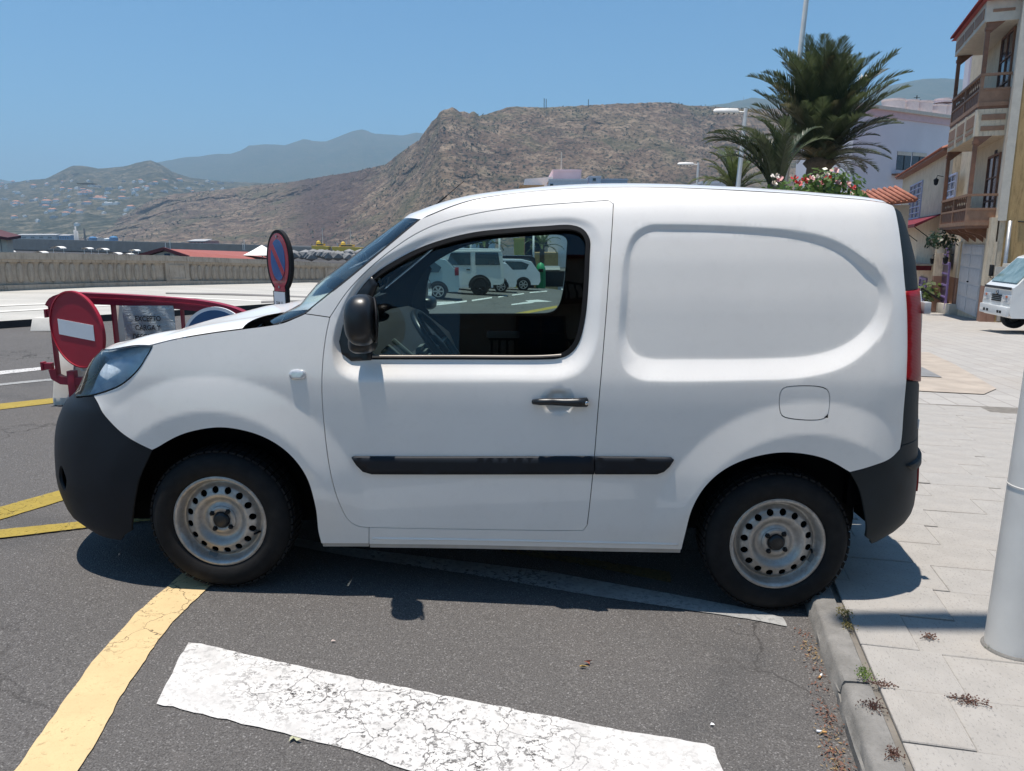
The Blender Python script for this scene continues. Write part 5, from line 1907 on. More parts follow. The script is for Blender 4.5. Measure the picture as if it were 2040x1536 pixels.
# lamps beyond the van
def far_lamp(px_top, py_top, Y, head_px, label, arm=(-1, 0, 0), lean=0.0, head_w=.22):
    top = at(px_top, py_top, Y)
    g_ = ground_z(top.x, Y)
    hl = head_px * Y / 1500
    return lamp_post('street_lamp', Vector((top.x - lean, Y, g_)), top.z - g_, .085, .06, arm, hl * .22, hl * .78, label, 'street lamp', 'street lamps beyond the van', (lean, 0), 12, head_w)
far_lamp(1486, 216, 24, 62, 'grey street lamp with a pale tube head left of the big palm', lean=1.1 * .28)
far_lamp(1391, 324, 46, 40, 'small distant street lamp above the middle of the van roof', lean=.12, head_w=.25)
top = at(1611, -40, 26); g_ = ground_z(top.x, 26)
lamp_post('tall_pole', Vector((top.x - .55, 26, g_)), top.z - g_, .11, .075, (1, 0, 0), 0, 0, 'tall grey pole rising out of the top of the big palm', 'pole', lean=(.55, 0), seg=12)

# ------------------------------------------------------------------ parked cars seen through the cab
M_TYRE2 = plain('dark_car_tyre', (.015, .015, .016), .8)
M_CARGLASS = plain('dark_car_window', (.02, .03, .032), .08, spec=.8, var=.3, vscale=2)
M_ALLOY = plain('silver_alloy', (.5, .5, .5), .3, .7)
M_DARKBODY = plain('unpainted_car_plastic', (.02, .02, .022), .6)
def car_paint(name, col, metal=0.0):
    return plain(name, col, .3, metal, coat=.8, var=.04, vscale=2)
def car(name, label, base, rz, prof, belt, wid, wheels, wr, m, wins, tumble=.16, rim=M_ALLOY, arches=True, extra=None, ztop=None):
    """prof: closed side outline (x from the front, z); wins: outlines of the side windows."""
    t = thing(name, label, 'car', base, rz, 'cars parked beyond the van')
    ztop = ztop or max(z for x, z in prof)
    hw = lambda z: wid / 2 * (1 - tumble * max(0, (z - belt) / (ztop - belt)) - .05 * max(0, (belt - z) / belt) ** 2)
    mb = MB(); n_ = len(prof)
    rows = []
    for f in (-1, -.9, 0, .9, 1):
        rows.append([(x, hw(z) * f, z + (.012 if abs(f) < .95 and z > belt else 0)) for x, z in prof] + [(prof[0][0], hw(prof[0][1]) * f, prof[0][1])])
    mb.grid(rows)
    mb.add(rows[0][:-1], [tuple(range(n_))]); mb.add(rows[-1][:-1], [tuple(range(n_ - 1, -1, -1))])
    body = obj('body', mb, m, t, smooth=True, angle=R(28))
    for w in wins:
        for sd in (-1, 1):
            mb = MB(); mb.prism([(x, sd * (hw(z) + .004), z) for x, z in w], (0, -sd * .03, 0))
            obj('side_window', mb, M_CARGLASS, body)
    for x in wheels:
        for sd in (-1, 1):
            if arches:
                mb = MB(); mb.grid([[(x + wr * 1.18 * math.cos(a), sd * y, wr + wr * 1.18 * math.sin(a)) for a in np.linspace(-.15, math.pi + .15, 14)] for y in (wid / 2 * .97 + .006, wid / 2 - .22)])
                mb.add([(x + wr * 1.18 * math.cos(a), sd * (wid / 2 + .004), wr + wr * 1.18 * math.sin(a)) for a in np.linspace(-.15, math.pi + .15, 14)], [tuple(range(14))])
                obj('wheel_arch', mb, M_DARKBODY, body)
            wh = MB(); wh.lathe([(wr * .6, -.10), (wr * .92, -.11), (wr, -.06), (wr, .08), (wr * .6, .10)], (0, 0, 0), 'y', 24)
            wo = obj('wheel', wh, M_TYRE2, t, smooth=True, angle=R(40))
            wo.location = (x, sd * (wid / 2 - .09), wr)
            rm = MB()
            for k in range(6):
                a = k * math.pi / 3
                rm.bar((0, -sd * -.104, 0), (wr * .62 * math.cos(a), sd * .104, wr * .62 * math.sin(a)), wr * .16, .02, (0, 1, 0))
            rm.lathe([(wr * .56, sd * .10), (wr * .56, sd * .112), (wr * .66, sd * .112), (wr * .66, sd * .10)], (0, 0, 0), 'y', 24)
            obj('rim', rm, rim, wo)
    if extra: extra(t, body, hw)
    return t
def add_box_part(t, name, m, *b):
    mb = MB(); mb.box(*b); return obj(name, mb, m, t, bevel=.01)
M_SILVER = car_paint('silver_blue_paint', (.38, .46, .48), .35)
M_WHITECAR = car_paint('white_car_body', (.72, .72, .68))
M_WHITECAR2 = car_paint('cool_white_car_body', (.66, .68, .70))
M_NAVY = car_paint('dark_blue_body', (.018, .024, .038))
hatch = [(.0, .35), (.02, .60), (.10, .72), (.95, .92), (1.75, 1.36), (2.3, 1.46), (3.0, 1.45), (3.45, 1.36), (3.82, .98), (3.90, .90), (3.92, .45), (3.86, .28), (.1, .25)]
def hatch_x(t, body, hw):
    add_box_part(body, 'tail_light', M_REDLENS, 3.76, 3.90, -hw(.95) - .012, -hw(.95) + .10, .84, 1.06)
    add_box_part(body, 'tail_light', M_REDLENS, 3.76, 3.90, hw(.95) - .10, hw(.95) + .012, .84, 1.06)
    add_box_part(body, 'side_strip', M_DARKBODY, .75, 3.0, -.86, -.80, .52, .57)
    add_box_part(body, 'door_handle', M_ALLOY, 2.75, 2.92, -.87, -.83, .86, .89)
b = gnd(876, 595)
sc_ = b.y / 1500
car('silver_hatchback', 'silver blue hatchback with red tail light, leftmost car seen through the cab', Vector((b.x - 3.22, b.y, b.z)), R(4), hatch, .92, 1.70, (.72, 3.18), .30, M_SILVER,
    [[(1.25, .95), (1.85, 1.33), (2.3, 1.40), (2.3, .95)], [(2.38, .95), (2.38, 1.40), (2.95, 1.38), (3.3, 1.12), (3.2, .95)]], extra=hatch_x)
jeep = [(.0, .55), (.02, 1.02), (.15, 1.12), (1.35, 1.20), (1.75, 1.86), (1.85, 1.92), (3.9, 1.90), (4.02, 1.80), (4.10, 1.10), (4.10, .55), (3.95, .45), (.1, .45)]
def jeep_x(t, body, hw):
    add_box_part(body, 'drip_rail', M_WHITECAR, 1.75, 4.0, -.80, -.745, 1.80, 1.83)
    add_box_part(body, 'door_handle', M_DARKBODY, 2.55, 2.70, -.87, -.83, 1.06, 1.10)
    add_box_part(body, 'bumper', M_DARKBODY, 4.08, 4.22, -.75, .75, .50, .64)
    add_box_part(body, 'bumper', M_DARKBODY, -.12, .02, -.75, .75, .50, .64)
    mb = MB(); mb.prism([(1.42, -.70, 1.23), (1.76, -.62, 1.80), (1.76, .62, 1.80), (1.42, .70, 1.23)], (-.012, 0, .006)); obj('windscreen', mb, M_CARGLASS, body)
b = gnd(958, 587)
car('white_offroader', 'old boxy white off-roader with big tyres parked in the bays', Vector((b.x - 3.15, b.y, b.z)), R(3), jeep, 1.18, 1.72, (.80, 3.10), .40, M_WHITECAR,
    [[(1.72, 1.26), (1.92, 1.76), (2.72, 1.77), (2.72, 1.26)], [(2.92, 1.26), (2.92, 1.78), (3.86, 1.77), (3.94, 1.26)]], tumble=.12, rim=M_DARKBODY, extra=jeep_x)
suv = [(.0, .45), (.03, .80), (.2, .95), (1.15, 1.08), (1.85, 1.55), (2.3, 1.64), (3.4, 1.62), (3.9, 1.50), (4.22, 1.05), (4.32, .95), (4.35, .5), (4.25, .32), (.1, .30)]
b = gnd(1006, 582)
car('grey_hatchback', 'pale grey car mostly hidden behind the white off-roader', Vector((b.x - 3.4, b.y, b.z)), R(3), hatch, .92, 1.70, (.72, 3.18), .31, M_WHITECAR2,
    [[(1.25, .95), (1.85, 1.33), (2.3, 1.40), (2.3, .95)], [(2.38, .95), (2.38, 1.40), (2.95, 1.38), (3.3, 1.12), (3.2, .95)]])
b = gnd(1041, 578)
car('white_suv', 'modern white family car with silver wheels right of the off-roader', Vector((b.x - 3.45, b.y, b.z)), R(2), suv, 1.05, 1.80, (.85, 3.45), .34, M_WHITECAR2,
    [[(1.35, 1.10), (1.92, 1.50), (2.45, 1.55), (2.45, 1.10)], [(2.52, 1.10), (2.52, 1.55), (3.35, 1.53), (3.75, 1.38), (3.6, 1.12)]])
mpv = [(.0, .45), (.03, .95), (.6, 1.15), (1.3, 1.75), (1.7, 1.92), (4.4, 1.90), (4.62, 1.75), (4.72, 1.0), (4.72, .45), (4.6, .3), (.1, .3)]
b = gnd(1052, 573)
car('dark_minivan', 'dark blue minivan at the far end of the parked row', Vector((b.x - 4.25, b.y, b.z)), R(2), mpv, 1.1, 1.9, (.9, 3.85), .34, M_NAVY,
    [[(1.2, 1.15), (1.65, 1.75), (2.6, 1.78), (2.6, 1.15)], [(2.7, 1.15), (2.7, 1.78), (4.3, 1.76), (4.4, 1.15)]])
# bins
b = at(1077, 562, 46); b.z = ground_z(b.x, 46)
gb = thing('green_bottle_bank', 'green domed recycling container behind the parked cars', 'recycling bin', b)
w = 9.5 * b.y / 1500
mb = MB(); mb.lathe([(w, 0), (w * 1.04, .2), (w, .95), (w * 1.02, 1.0), (w * .95, 1.2), (w * .62, 1.45), (.01, 1.55)], (0, 0, 0), 'z', 20)
gbo = obj('body', mb, plain('green_bin_plastic', (.02, .25, .10), .5), gb, smooth=True, angle=R(40))
mb = MB(); mb.obox((0, -w * .97, 1.08), (.14, 0, 0), (0, .05, 0), (0, 0, .09)); obj('flap', mb, M_RUBBER, gb)
for k in range(5):
    a = -math.pi / 2 + (k - 2) * .5
    mb = MB(); mb.bar((w * 1.03 * math.cos(a), w * 1.03 * math.sin(a), .1), (w * 1.01 * math.cos(a), w * 1.01 * math.sin(a), .92), .06, .04, (math.cos(a), math.sin(a), 0)); obj('rib', mb, gbo.data.materials[0], gb)
for k, px in enumerate((1092, 1103)):
    b = at(px, 553, 50); b.z = ground_z(b.x, 50)
    t_ = thing('waste_container', ('grey waste container beside the green recycling bin', 'dark waste container right of the grey one')[k], 'waste container', b)
    mb = MB(); mb.prism([(-.6, -.5, .15), (.6, -.5, .15), (.7, -.6, 1.15), (-.7, -.6, 1.15)], (0, 1.1, 0)); o = obj('tub', mb, (M_TRIM_GREY, M_DARKBODY)[k], t_, bevel=.03)
    mb = MB(); mb.grid([[(x, -.65 + .65 * (1 - math.cos(a)), 1.17 + .25 * math.sin(a)) for x in (-.74, .74)] for a in np.linspace(0, math.pi, 7)]); obj('lid', mb, (M_TRIM_GREY, M_DARKBODY)[k], t_, smooth=True)
    for sx in (-.5, .5):
        mb = MB(); mb.lathe([(.09, -.03), (.09, .03)], (sx, -.4, .09), 'y', 12); obj('wheel', mb, M_RUBBER, t_)
# ------------------------------------------------------------------ vegetation
def leaf_material(name, a, b, trans=.25):
    t = NT(name)
    oi = t.new('ShaderNodeObjectInfo')
    n = t.noise(3.5, 3, .6)
    c = t.ramp(n, [(.3, a), (.7, b)])
    c = t.mix(t.ramp(oi.outputs['Random'], [(0, 0), (1, .75)]), c, tuple(x * .45 for x in a))
    t.set(c, .36, 0, 0, .5)
    tl = t.new('ShaderNodeBsdfTranslucent'); t.link(c, tl.inputs[0])
    mx = t.new('ShaderNodeMixShader'); mx.inputs[0].default_value = trans
    t.link(t.bsdf.outputs[0], mx.inputs[1]); t.link(tl.outputs[0], mx.inputs[2]); t.link(mx.outputs[0], t.out.inputs[0])
    return t.m
M_FROND = leaf_material('palm_frond_green', (.045, .070, .028), (.125, .150, .070), .30)
M_FRONDD = leaf_material('palm_frond_dry', (.10, .085, .045), (.20, .16, .085), .15)
M_FRONDL = leaf_material('young_palm_frond', (.07, .11, .03), (.15, .18, .06))
M_BARK = plain('palm_trunk_bark', (.10, .075, .05), .9, var=.4, vscale=14, bump=.5, bscale=20)
def frond_mesh(length, droop, m, seed, nl=46, leaf=.55, lift=.5):
    r_ = random.Random(seed)
    mb = MB()
    pts = []
    ang = lift
    p = Vector((0, 0, 0))
    n_ = 16
    for k in range(n_ + 1):
        pts.append(p.copy())
        a = ang - droop * (k / n_) ** 1.6
        p = p + Vector((math.cos(a), 0, math.sin(a))) * (length / n_)
    side_bend = r_.uniform(-.12, .12) * length
    for k, q in enumerate(pts): q.y += side_bend * (k / n_) ** 2
    mb.tube(pts, [.028 * (1 - .9 * k / n_) + .003 for k in range(n_ + 1)], 4, cap=False)
    for k in range(nl):
        f = .10 + .90 * k / (nl - 1)
        x = f * n_
        i = min(int(x), n_ - 1)
        c = pts[i].lerp(pts[i + 1], x - i)
        d = (pts[i + 1] - pts[i]).normalized()
        up_ = Vector((0, 1, 0)).cross(d) * -1
        up_ = d.cross(Vector((0, 1, 0))).normalized() * -1
        if up_.z < 0: up_ = -up_
        ll = leaf * (math.sin(math.pi * min(1, f * .92 + .10)) ** .6) * r_.uniform(.8, 1.15)
        for sd in (-1, 1):
            out = (Vector((0, sd, 0)) * .72 + d * (.55 + .5 * f) + up_ * (.38 + r_.uniform(-.15, .15))).normalized()
            tip = c + out * ll + Vector((0, 0, -.18 * ll * ll / max(leaf, .01)))
            w = d * (.022 + .014 * r_.random())
            midp = c.lerp(tip, .5) + up_ * .03 * ll
            mb.add([c - w * .5, c + w * .5, midp + w * .9, tip, midp - w * .9], [(0, 1, 2, 4), (4, 2, 3)])
    me = bpy.data.meshes.new('frond')
    me.from_pydata([tuple(v) for v in mb.v], [], mb.f)
    me.materials.append(m)
    me.shade_smooth()
    return me
def palm(name, label, base, trunk_h, trunk_r, fronds, group=None):
    """fronds: list of (azimuth, mesh, scale, tilt)"""
    t = thing(name, label, 'palm tree', base, 0, group)
    mb = MB()
    if trunk_h > 0:
        mb.lathe([(trunk_r * 1.15, -.3), (trunk_r, .3)] + [(trunk_r * (1 + (.10 if k % 2 else 0)), .3 + (trunk_h - .3) * k / 14) for k in range(1, 15)] + [(trunk_r * 1.35, trunk_h + .15), (trunk_r * .6, trunk_h + .5), (.01, trunk_h + .55)], (0, 0, 0), 'z', 16)
        obj('trunk', mb, M_BARK, t, smooth=True)
    for az, me, sc, tilt in fronds:
        o = bpy.data.objects.new('frond', me)
        COL.objects.link(o); o.parent = t
        o.location = (.10 * math.cos(az), .10 * math.sin(az), trunk_h + .1 + rnd.uniform(-.1, .3))
        o.rotation_euler = Matrix.Rotation(az, 4, 'Z').to_euler()
        o.rotation_euler = (Matrix.Rotation(az, 3, 'Z') @ Matrix.Rotation(-tilt, 3, 'Y')).to_euler()
        o.scale = (sc, sc, sc)
    return t
F_UP = [frond_mesh(3.4, .55 + .22 * k, M_FROND, 10 + k, 66, .66, .22) for k in range(4)]
F_MIX = [frond_mesh(3.3, .6 + .3 * k, leaf_material('olive_frond', (.075, .075, .035), (.17, .16, .09), .3), 90 + k, 60, .62, .22) for k in range(2)]
F_DRY = [frond_mesh(2.6, 1.2, M_FRONDD, 30 + k, 44, .45, .2) for k in range(2)]
F_ARC = [frond_mesh(3.0, 1.5 + .2 * k, M_FROND, 50 + k, 60, .42, .3) for k in range(3)]
F_YOUNG = [frond_mesh(2.0, 1.15 + .2 * k, M_FRONDL, 70 + k, 40, .36, .25) for k in range(3)]
r_ = random.Random(5)
# big date palm: short trunk, full crown of steep fronds
PB = at(1632, 335, 25)
gz_ = ground_z(PB.x, 25)
fr = []
for k in range(150):
    az = k * 2.399963
    f = k / 150
    tilt = math.radians(78 - 80 * f ** 1.35) + r_.uniform(-.14, .14)
    sc = (1.06 if f < .40 else .86 if f < .65 else .66) * r_.uniform(.84, 1.08)
    fr.append((az + r_.uniform(-.2, .2), (F_MIX[k % 2] if k % 5 == 0 else F_UP[k % 4]) if f < .72 or k % 2 else F_DRY[k % 2], sc, tilt))
palm('date_palm', 'big dark green date palm rising behind the back of the van', (PB.x, 25, gz_), PB.z - gz_, .38, fr)
# drooping palm left of it
P2 = at(1548, 398, 20)
gz_ = ground_z(P2.x, 20)
fr = []
for k in range(26):
    az = math.radians(180 + r_.uniform(-75, 75)) if k < 20 else r_.uniform(0, 6.28)
    fr.append((az, F_ARC[k % 3], r_.uniform(.66, .88), math.radians(r_.uniform(48, 84))))
palm('date_palm', 'palm with long drooping fronds arching left, beside the big palm', (P2.x, 20, gz_), P2.z - gz_, .26, fr)
P3 = at(1462, 385, 30)
gz_ = ground_z(P3.x, 30)
fr = [(k * 2.4, F_YOUNG[k % 3], r_.uniform(.85, 1.1), math.radians(78 - 3.2 * k + r_.uniform(-6, 6))) for k in range(22)]
palm('date_palm', 'small light green palm just over the roof under the grey street lamp', (P3.x, 30, gz_), P3.z - gz_, .2, fr)
# palms far beyond the parked cars
for k, (px, py, Y, lb) in enumerate(((968, 492, 62, 'small palm behind the white off-roader, seen through the cab'), (1080, 494, 66, 'small palm above the ochre wall, seen through the cab'))):
    p = at(px, py, Y); g_ = ground_z(p.x, Y)
    fr = [(i * 2.4, F_YOUNG[i % 3], r_.uniform(.8, 1.05), math.radians(70 - 5 * i)) for i in range(18)]
    palm('date_palm', lb, (p.x, Y, g_), p.z - g_, .2, fr)

def leaf_cluster(mb, c, n, rx, ry, rz, size, rg, dome=True):
    for _ in range(n):
        while True:
            q = Vector((rg.uniform(-1, 1), rg.uniform(-1, 1), rg.uniform(-.6, 1)))
            if .25 < q.length < 1: break
        p = Vector(c) + Vector((q.x * rx, q.y * ry, q.z * rz))
        nn = (q.normalized() + Vector((rg.uniform(-.7, .7), rg.uniform(-.7, .7), rg.uniform(-.2, .9)))).normalized()
        a = nn.orthogonal().normalized(); a = (Matrix.Rotation(rg.uniform(0, 6.28), 3, nn) @ a)
        b = nn.cross(a)
        s_ = size * rg.uniform(.7, 1.25)
        mb.add([p - a * s_ * .1, p + b * s_ * .36 + a * s_ * .45, p + a * s_, p - b * s_ * .36 + a * s_ * .45], [(0, 1, 2, 3)])
M_LEAF = leaf_material('glossy_shrub_leaf', (.055, .11, .02), (.16, .25, .06), .3)
M_LEAFD = leaf_material('dark_shrub_leaf', (.018, .04, .014), (.05, .085, .03), .2)
M_PETALS = [plain('red_petal', (.50, .03, .03), .5), plain('pink_petal', (.70, .38, .36), .5), plain('white_petal', (.80, .74, .66), .5)]
SY = 8.0
c0 = at(1632, 384, SY)
gsh = ground_z(c0.x, SY)
sh = thing('flowering_shrub', 'green leafy shrub with red, pink and white flowers behind the van roof', 'shrub', (c0.x, SY, gsh + PAVE_H))
mb = MB(); rg = random.Random(11)
for px, py, n_, rx, rz in ((1600, 385, 120, .24, .16), (1640, 372, 150, .25, .20), (1680, 380, 120, .22, .20), (1655, 358, 40, .11, .10), (1700, 395, 60, .14, .14), (1545, 383, 44, .09, .13), (1630, 410, 250, .50, .30), (1620, 440, 250, .55, .35)):
    q = at(px, py, SY + rg.uniform(-.1, .1)); leaf_cluster(mb, q, n_, rx, .3, rz, .065, rg)
obj('foliage', mb, M_LEAF, sh, world=True, fix=False)
mb = MB()
for k in range(7):
    p = at(1570 + k * 20, 430, SY); mb.tube([(c0.x + (k - 3) * .04, SY, gsh + PAVE_H - .05), (p.x, SY + rg.uniform(-.15, .15), p.z)], [.018, .008], 6)
obj('stems', mb, M_BARK, sh, world=True)
for k, (px, py) in enumerate(((1583, 357), (1602, 361), (1614, 357), (1625, 355), (1645, 350), (1650, 357), (1662, 341), (1672, 362), (1687, 368), (1544, 353), (1553, 358), (1540, 368), (1697, 375), (1710, 392), (1637, 367), (1590, 366))):
    col = M_PETALS[(0, 0, 1, 2, 2, 0, 1, 1, 1, 2, 1, 2, 0, 2, 1, 0)[k]]
    q = at(px, py, SY - .25 + rg.uniform(-.05, .1)); mb = MB()
    for j in range(9):
        a = Vector((rg.uniform(-1, 1), rg.uniform(-1, .4), rg.uniform(-.4, 1))).normalized(); b = a.orthogonal().normalized()
        mb.add([q, q + a * .035 + b * .018, q + a * .048, q + a * .035 - b * .018], [(0, 1, 2, 3)])
    obj('flower', mb, col, sh, world=True, fix=False)

# ------------------------------------------------------------------ buildings on the right
M_CREAM = concrete('cream_render', (.60, .50, .37), (.70, .60, .46))
M_OCHRE = concrete('ochre_render', (.42, .28, .13), (.50, .345, .17))
M_LILAC = plain('lilac_white_render', (.66, .645, .68), .85, var=.06, vscale=.6)
M_PINKW = plain('pale_pink_parapet', (.60, .44, .45), .8, var=.08)
M_WOOD = plain('reddish_brown_wood', (.20, .095, .055), .65, var=.25, vscale=6)
M_WOODL = plain('light_brown_wood', (.30, .17, .105), .65, var=.2, vscale=6)
M_DADO = plain('brown_dado_paint', (.30, .165, .115), .8, var=.12, vscale=4)
M_STUCCO = plain('pale_stucco_trim', (.58, .53, .45), .85, var=.1)
M_TILE = plain('terracotta_tile', (.33, .13, .085), .85, var=.35, vscale=5)
M_TILER = plain('red_roof_tile', (.32, .06, .06), .8, var=.25, vscale=5)
M_WINDARK = plain('dark_window_glass', (.03, .035, .05), .12, spec=.7, var=.2)
M_DOORW = plain('grey_white_door_paint', (.52, .53, .56), .5, var=.1)
M_PURPLE = plain('purple_woodwork', (.22, .15, .36), .55, var=.15)
M_BLUEW = plain('pale_blue_woodwork', (.42, .46, .62), .55, var=.12)
M_AWN = plain('dark_red_awning', (.16, .012, .025), .8, var=.2)
O_ = gnd(1968, 641, PAVE_H); F_ = gnd(1838, 612, PAVE_H)
bd = F_ - O_; bd.z = 0; bd.normalize()
bn = Vector((-bd.y, bd.x, 0))
ROT_B = math.atan2(bd.y, bd.x)
def plane_hit(px, py, origin, normal):
    d = ray(px, py)
    c = Vector((0, 0, CAM_H))
    t = (origin - c).dot(normal) / d.dot(normal)
    p = c + d * t - O_
    return p.dot(bd), p.dot(bn), p.z
fac = lambda px, py, b=0.0: plane_hit(px, py, O_ + bn * b, bn)         # on a plane parallel to the street front
fend = lambda px, py, a=0.0: plane_hit(px, py, O_ + bd * a, bd)        # on a plane parallel to the end wall
def zf(py, px, b=0.0): return fac(px, py, b)[2]
HB = 9.6
yb = thing('corner_building', 'cream and ochre corner house with brown wooden balconies on the right', 'building', O_, ROT_B)
L_FRONT = fac(1884, 600)[0]
mb = MB(); mb.box(.0, L_FRONT, -9, 0, -.3, HB); wall_y = obj('wall', mb, M_CREAM, yb)
mb = MB(); mb.box(-.03, 0, -9, -.15, -.3, HB + .2); obj('end_wall', mb, M_OCHRE, yb)
mb = MB(); mb.box(-.06, .40, -.15, .07, 3.0, HB + .1); obj('corner_pilaster', mb, M_STUCCO, yb)
ps = [fend(1953, y, 0) for y in (150,)]
bx = fend(1950, 205, .25)[1]                       # how far the balconies stand out
A0, A1 = .28, .28 + 2.6
A1 = fac(1897, 215, bx)[0]
print('balcony', bx, A1, 'front', L_FRONT)
def bal_z(py, px=1952): return fend(px, py, A0)[2]
def balcony(tag_, z_floor, z_rail, z_soffit, z_apron_bot, posts_top, label):
    b = obj('balcony', MB().box(A0, A1, .0, bx, z_floor - .10, z_floor), M_WOOD, yb, label=label)
    # rail and bottom beam on three sides
    for z0, z1, o_ in ((z_rail - .07, z_rail, .03), (z_floor - .02, z_floor + .10, .02), ((z_floor + z_rail) / 2 - .02, (z_floor + z_rail) / 2 + .04, .01)):
        mb = MB(); mb.box(A0 - o_, A1 + o_, bx - .06, bx + o_, z0, z1); mb.box(A0 - o_, A0 + .05, .0, bx - .0601, z0, z1); mb.box(A1 - .05, A1 + o_, .0, bx - .0601, z0, z1)
        obj('rail', mb, M_WOODL, b)
    # turned balusters above, carved slats below (too small to pick apart)
    n_ = 16
    mb = MB(); zm = (z_floor + z_rail) / 2
    for k in range(n_):
        a = A0 + .05 + (A1 - A0 - .1) * (k + .5) / n_
        mb.lathe([(.018, zm), (.030, zm + .1), (.014, zm + .2), (.028, zm + .3), (.018, z_rail - .07)], (a, bx - .03, 0), 'z', 6)
        mb.bar((a - .04, bx - .03, z_floor + .1), (a + .04, bx - .03, zm), .03, .03, (0, 1, 0)); mb.bar((a + .04, bx - .03, z_floor + .1), (a - .04, bx - .03, zm), .03, .03, (0, 1, 0))
    o = obj('balusters', mb, M_WOOD, b); o['kind'] = 'stuff'
    mb = MB(); mb.box(A0 + .01, A0 + .03, .02, bx - .06, z_floor + .1, zm + .02); obj('end_panel', mb, M_WOODL, b)
    mb = MB(); mb.box(A0 + .05, A1 - .05, bx - .025, bx - .02, z_floor + .1, zm); obj('back_board', mb, M_WOOD, b)
    for a in (A0 + .045, (A0 + A1) / 2, A1 - .045):
        mb = MB(); mb.box(a - .045, a + .045, bx - .085, bx + .012, z_floor, z_rail + .02); obj('newel', mb, M_WOODL, b)
    for a in (A0 + .05, A1 - .05):
        mb = MB(); mb.box(a - .055, a + .055, bx - .10, bx + .01, z_rail, posts_top); mb.box(a - .09, a + .09, bx - .14, bx + .03, posts_top - .22, posts_top - .12)
        mb.prism([(a - .05, bx - .10, posts_top), (a - .05, bx - .45, posts_top), (a - .05, bx - .10, posts_top - .3)], (.1, 0, 0))
        obj('post', mb, M_WOOD, b)
    # apron under the floor
    if z_apron_bot is not None:
        mb = MB(); mb.box(A0 - .01, A1 + .01, .0, bx + .01, z_apron_bot, z_floor - .101); ap = obj('apron', mb, M_CREAM, b)
        n_ = 3
        for k in range(n_):
            w = (A1 - A0) / n_
            a0 = A0 + w * k + .10; a1 = A0 + w * (k + 1) - .10
            hh = z_floor - .1 - z_apron_bot
            mb = MB(); mb.box(a0, a1, bx + .01, bx + .03, z_apron_bot + hh * .42, z_floor - .22); mb.box(a0, a1, bx + .01, bx + .03, z_apron_bot + hh * .18, z_apron_bot + hh * .30); obj('apron_panel', mb, M_WOODL, ap)
            mb = MB(); mb.box(a0 - .16 if k else a0 - .1, a0 - .04, bx + .01, bx + .05, z_apron_bot, z_floor - .11); obj('bracket', mb, M_STUCCO, ap)
        mb = MB(); mb.box(A0 - .03, A0 - .01, .12, bx - .12, z_apron_bot + .45, z_floor - .25); mb.box(A0 - .03, A0 - .01, .12, bx - .12, z_apron_bot + .15, z_apron_bot + .28); obj('apron_panel', mb, M_WOODL, ap)
    else:
        for k in range(4):
            a = A0 + (A1 - A0) * (k + .5) / 4
            mb = MB(); mb.prism([(a - .05, 0, z_floor - .101), (a - .05, bx * .9, z_floor - .101), (a - .05, bx * .8, z_floor - .2), (a - .05, bx * .35, z_floor - .30), (a - .05, 0, z_floor - .52)], (.1, 0, 0)); obj('corbel', mb, M_WOOD, b)
    return b
zU_r, zU_f, zU_a = bal_z(147), bal_z(211), bal_z(272, 1938)
zL_r, zL_f = bal_z(386, 1938), bal_z(448, 1930)
zE = bal_z(45, 1958)                               # underside of the eaves box
print('z', zU_r, zU_f, zU_a, zL_r, zL_f, zE)
balcony('upper', zU_f, zU_r, None, zU_a, zE, 'upper wooden balcony with a cream apron')
balcony('lower', zL_f, zL_r, None, None, zU_a, 'lower wooden balcony over the doorway')
# eaves box and tiled edge
zT = bal_z(2, 1965)
mb = MB(); mb.box(A0 - .05, A1 + .05, .0, bx + .08, zE, zT); ev = obj('eaves_box', mb, M_STUCCO, yb)
for k in range(3):
    w = (A1 - A0) / 3
    mb = MB(); mb.box(A0 + w * k + .1, A0 + w * (k + 1) - .1, bx + .08, bx + .10, zE + .12, zT - .18); obj('eaves_panel', mb, M_WOODL, ev)
mb = MB(); mb.box(A0 - .07, A0 - .05, .2, bx - .1, zE + .25, zT - .25); obj('eaves_panel', mb, M_WOODL, ev)
mb = MB(); mb.box(-.1, L_FRONT + .5, -9, .02, HB, HB + .1); obj('roof_deck', mb, M_STUCCO, yb)
tl_ = MB(); tl_.grid([[(.0, bx + .30, 0), (.0, -.2, .30)], [(.16, bx + .30, 0), (.16, -.2, .30)]])
tile = MB()
rows = []
for yy, zz in ((.0, .0), (-.9, .26)):
    rows.append([(.085 * math.cos(a), yy, zz + .07 * math.sin(a)) for a in np.linspace(0, math.pi, 7)])
tile.grid(rows)
tile_o = None
n_t = int((A1 - A0 + .5) / .17)
for k in range(n_t):
    if tile_o is None:
        tile_o = obj('roof_tile', tile, M_TILER, ev, smooth=True); o = tile_o
    else:
        o = bpy.data.objects.new('roof_tile', tile_o.data); COL.objects.link(o); o.parent = ev
    o.location = (A0 - .22 + .17 * k, bx + .28, zT)
mb = MB(); mb.prism([(A0 - .3, bx + .2, zT - .01), (A0 - .3, -.3, zT + .38), (A0 - .3, -.3, zT)], (A1 - A0 + .6, 0, 0)); obj('roof_slope', mb, M_TILER, ev)
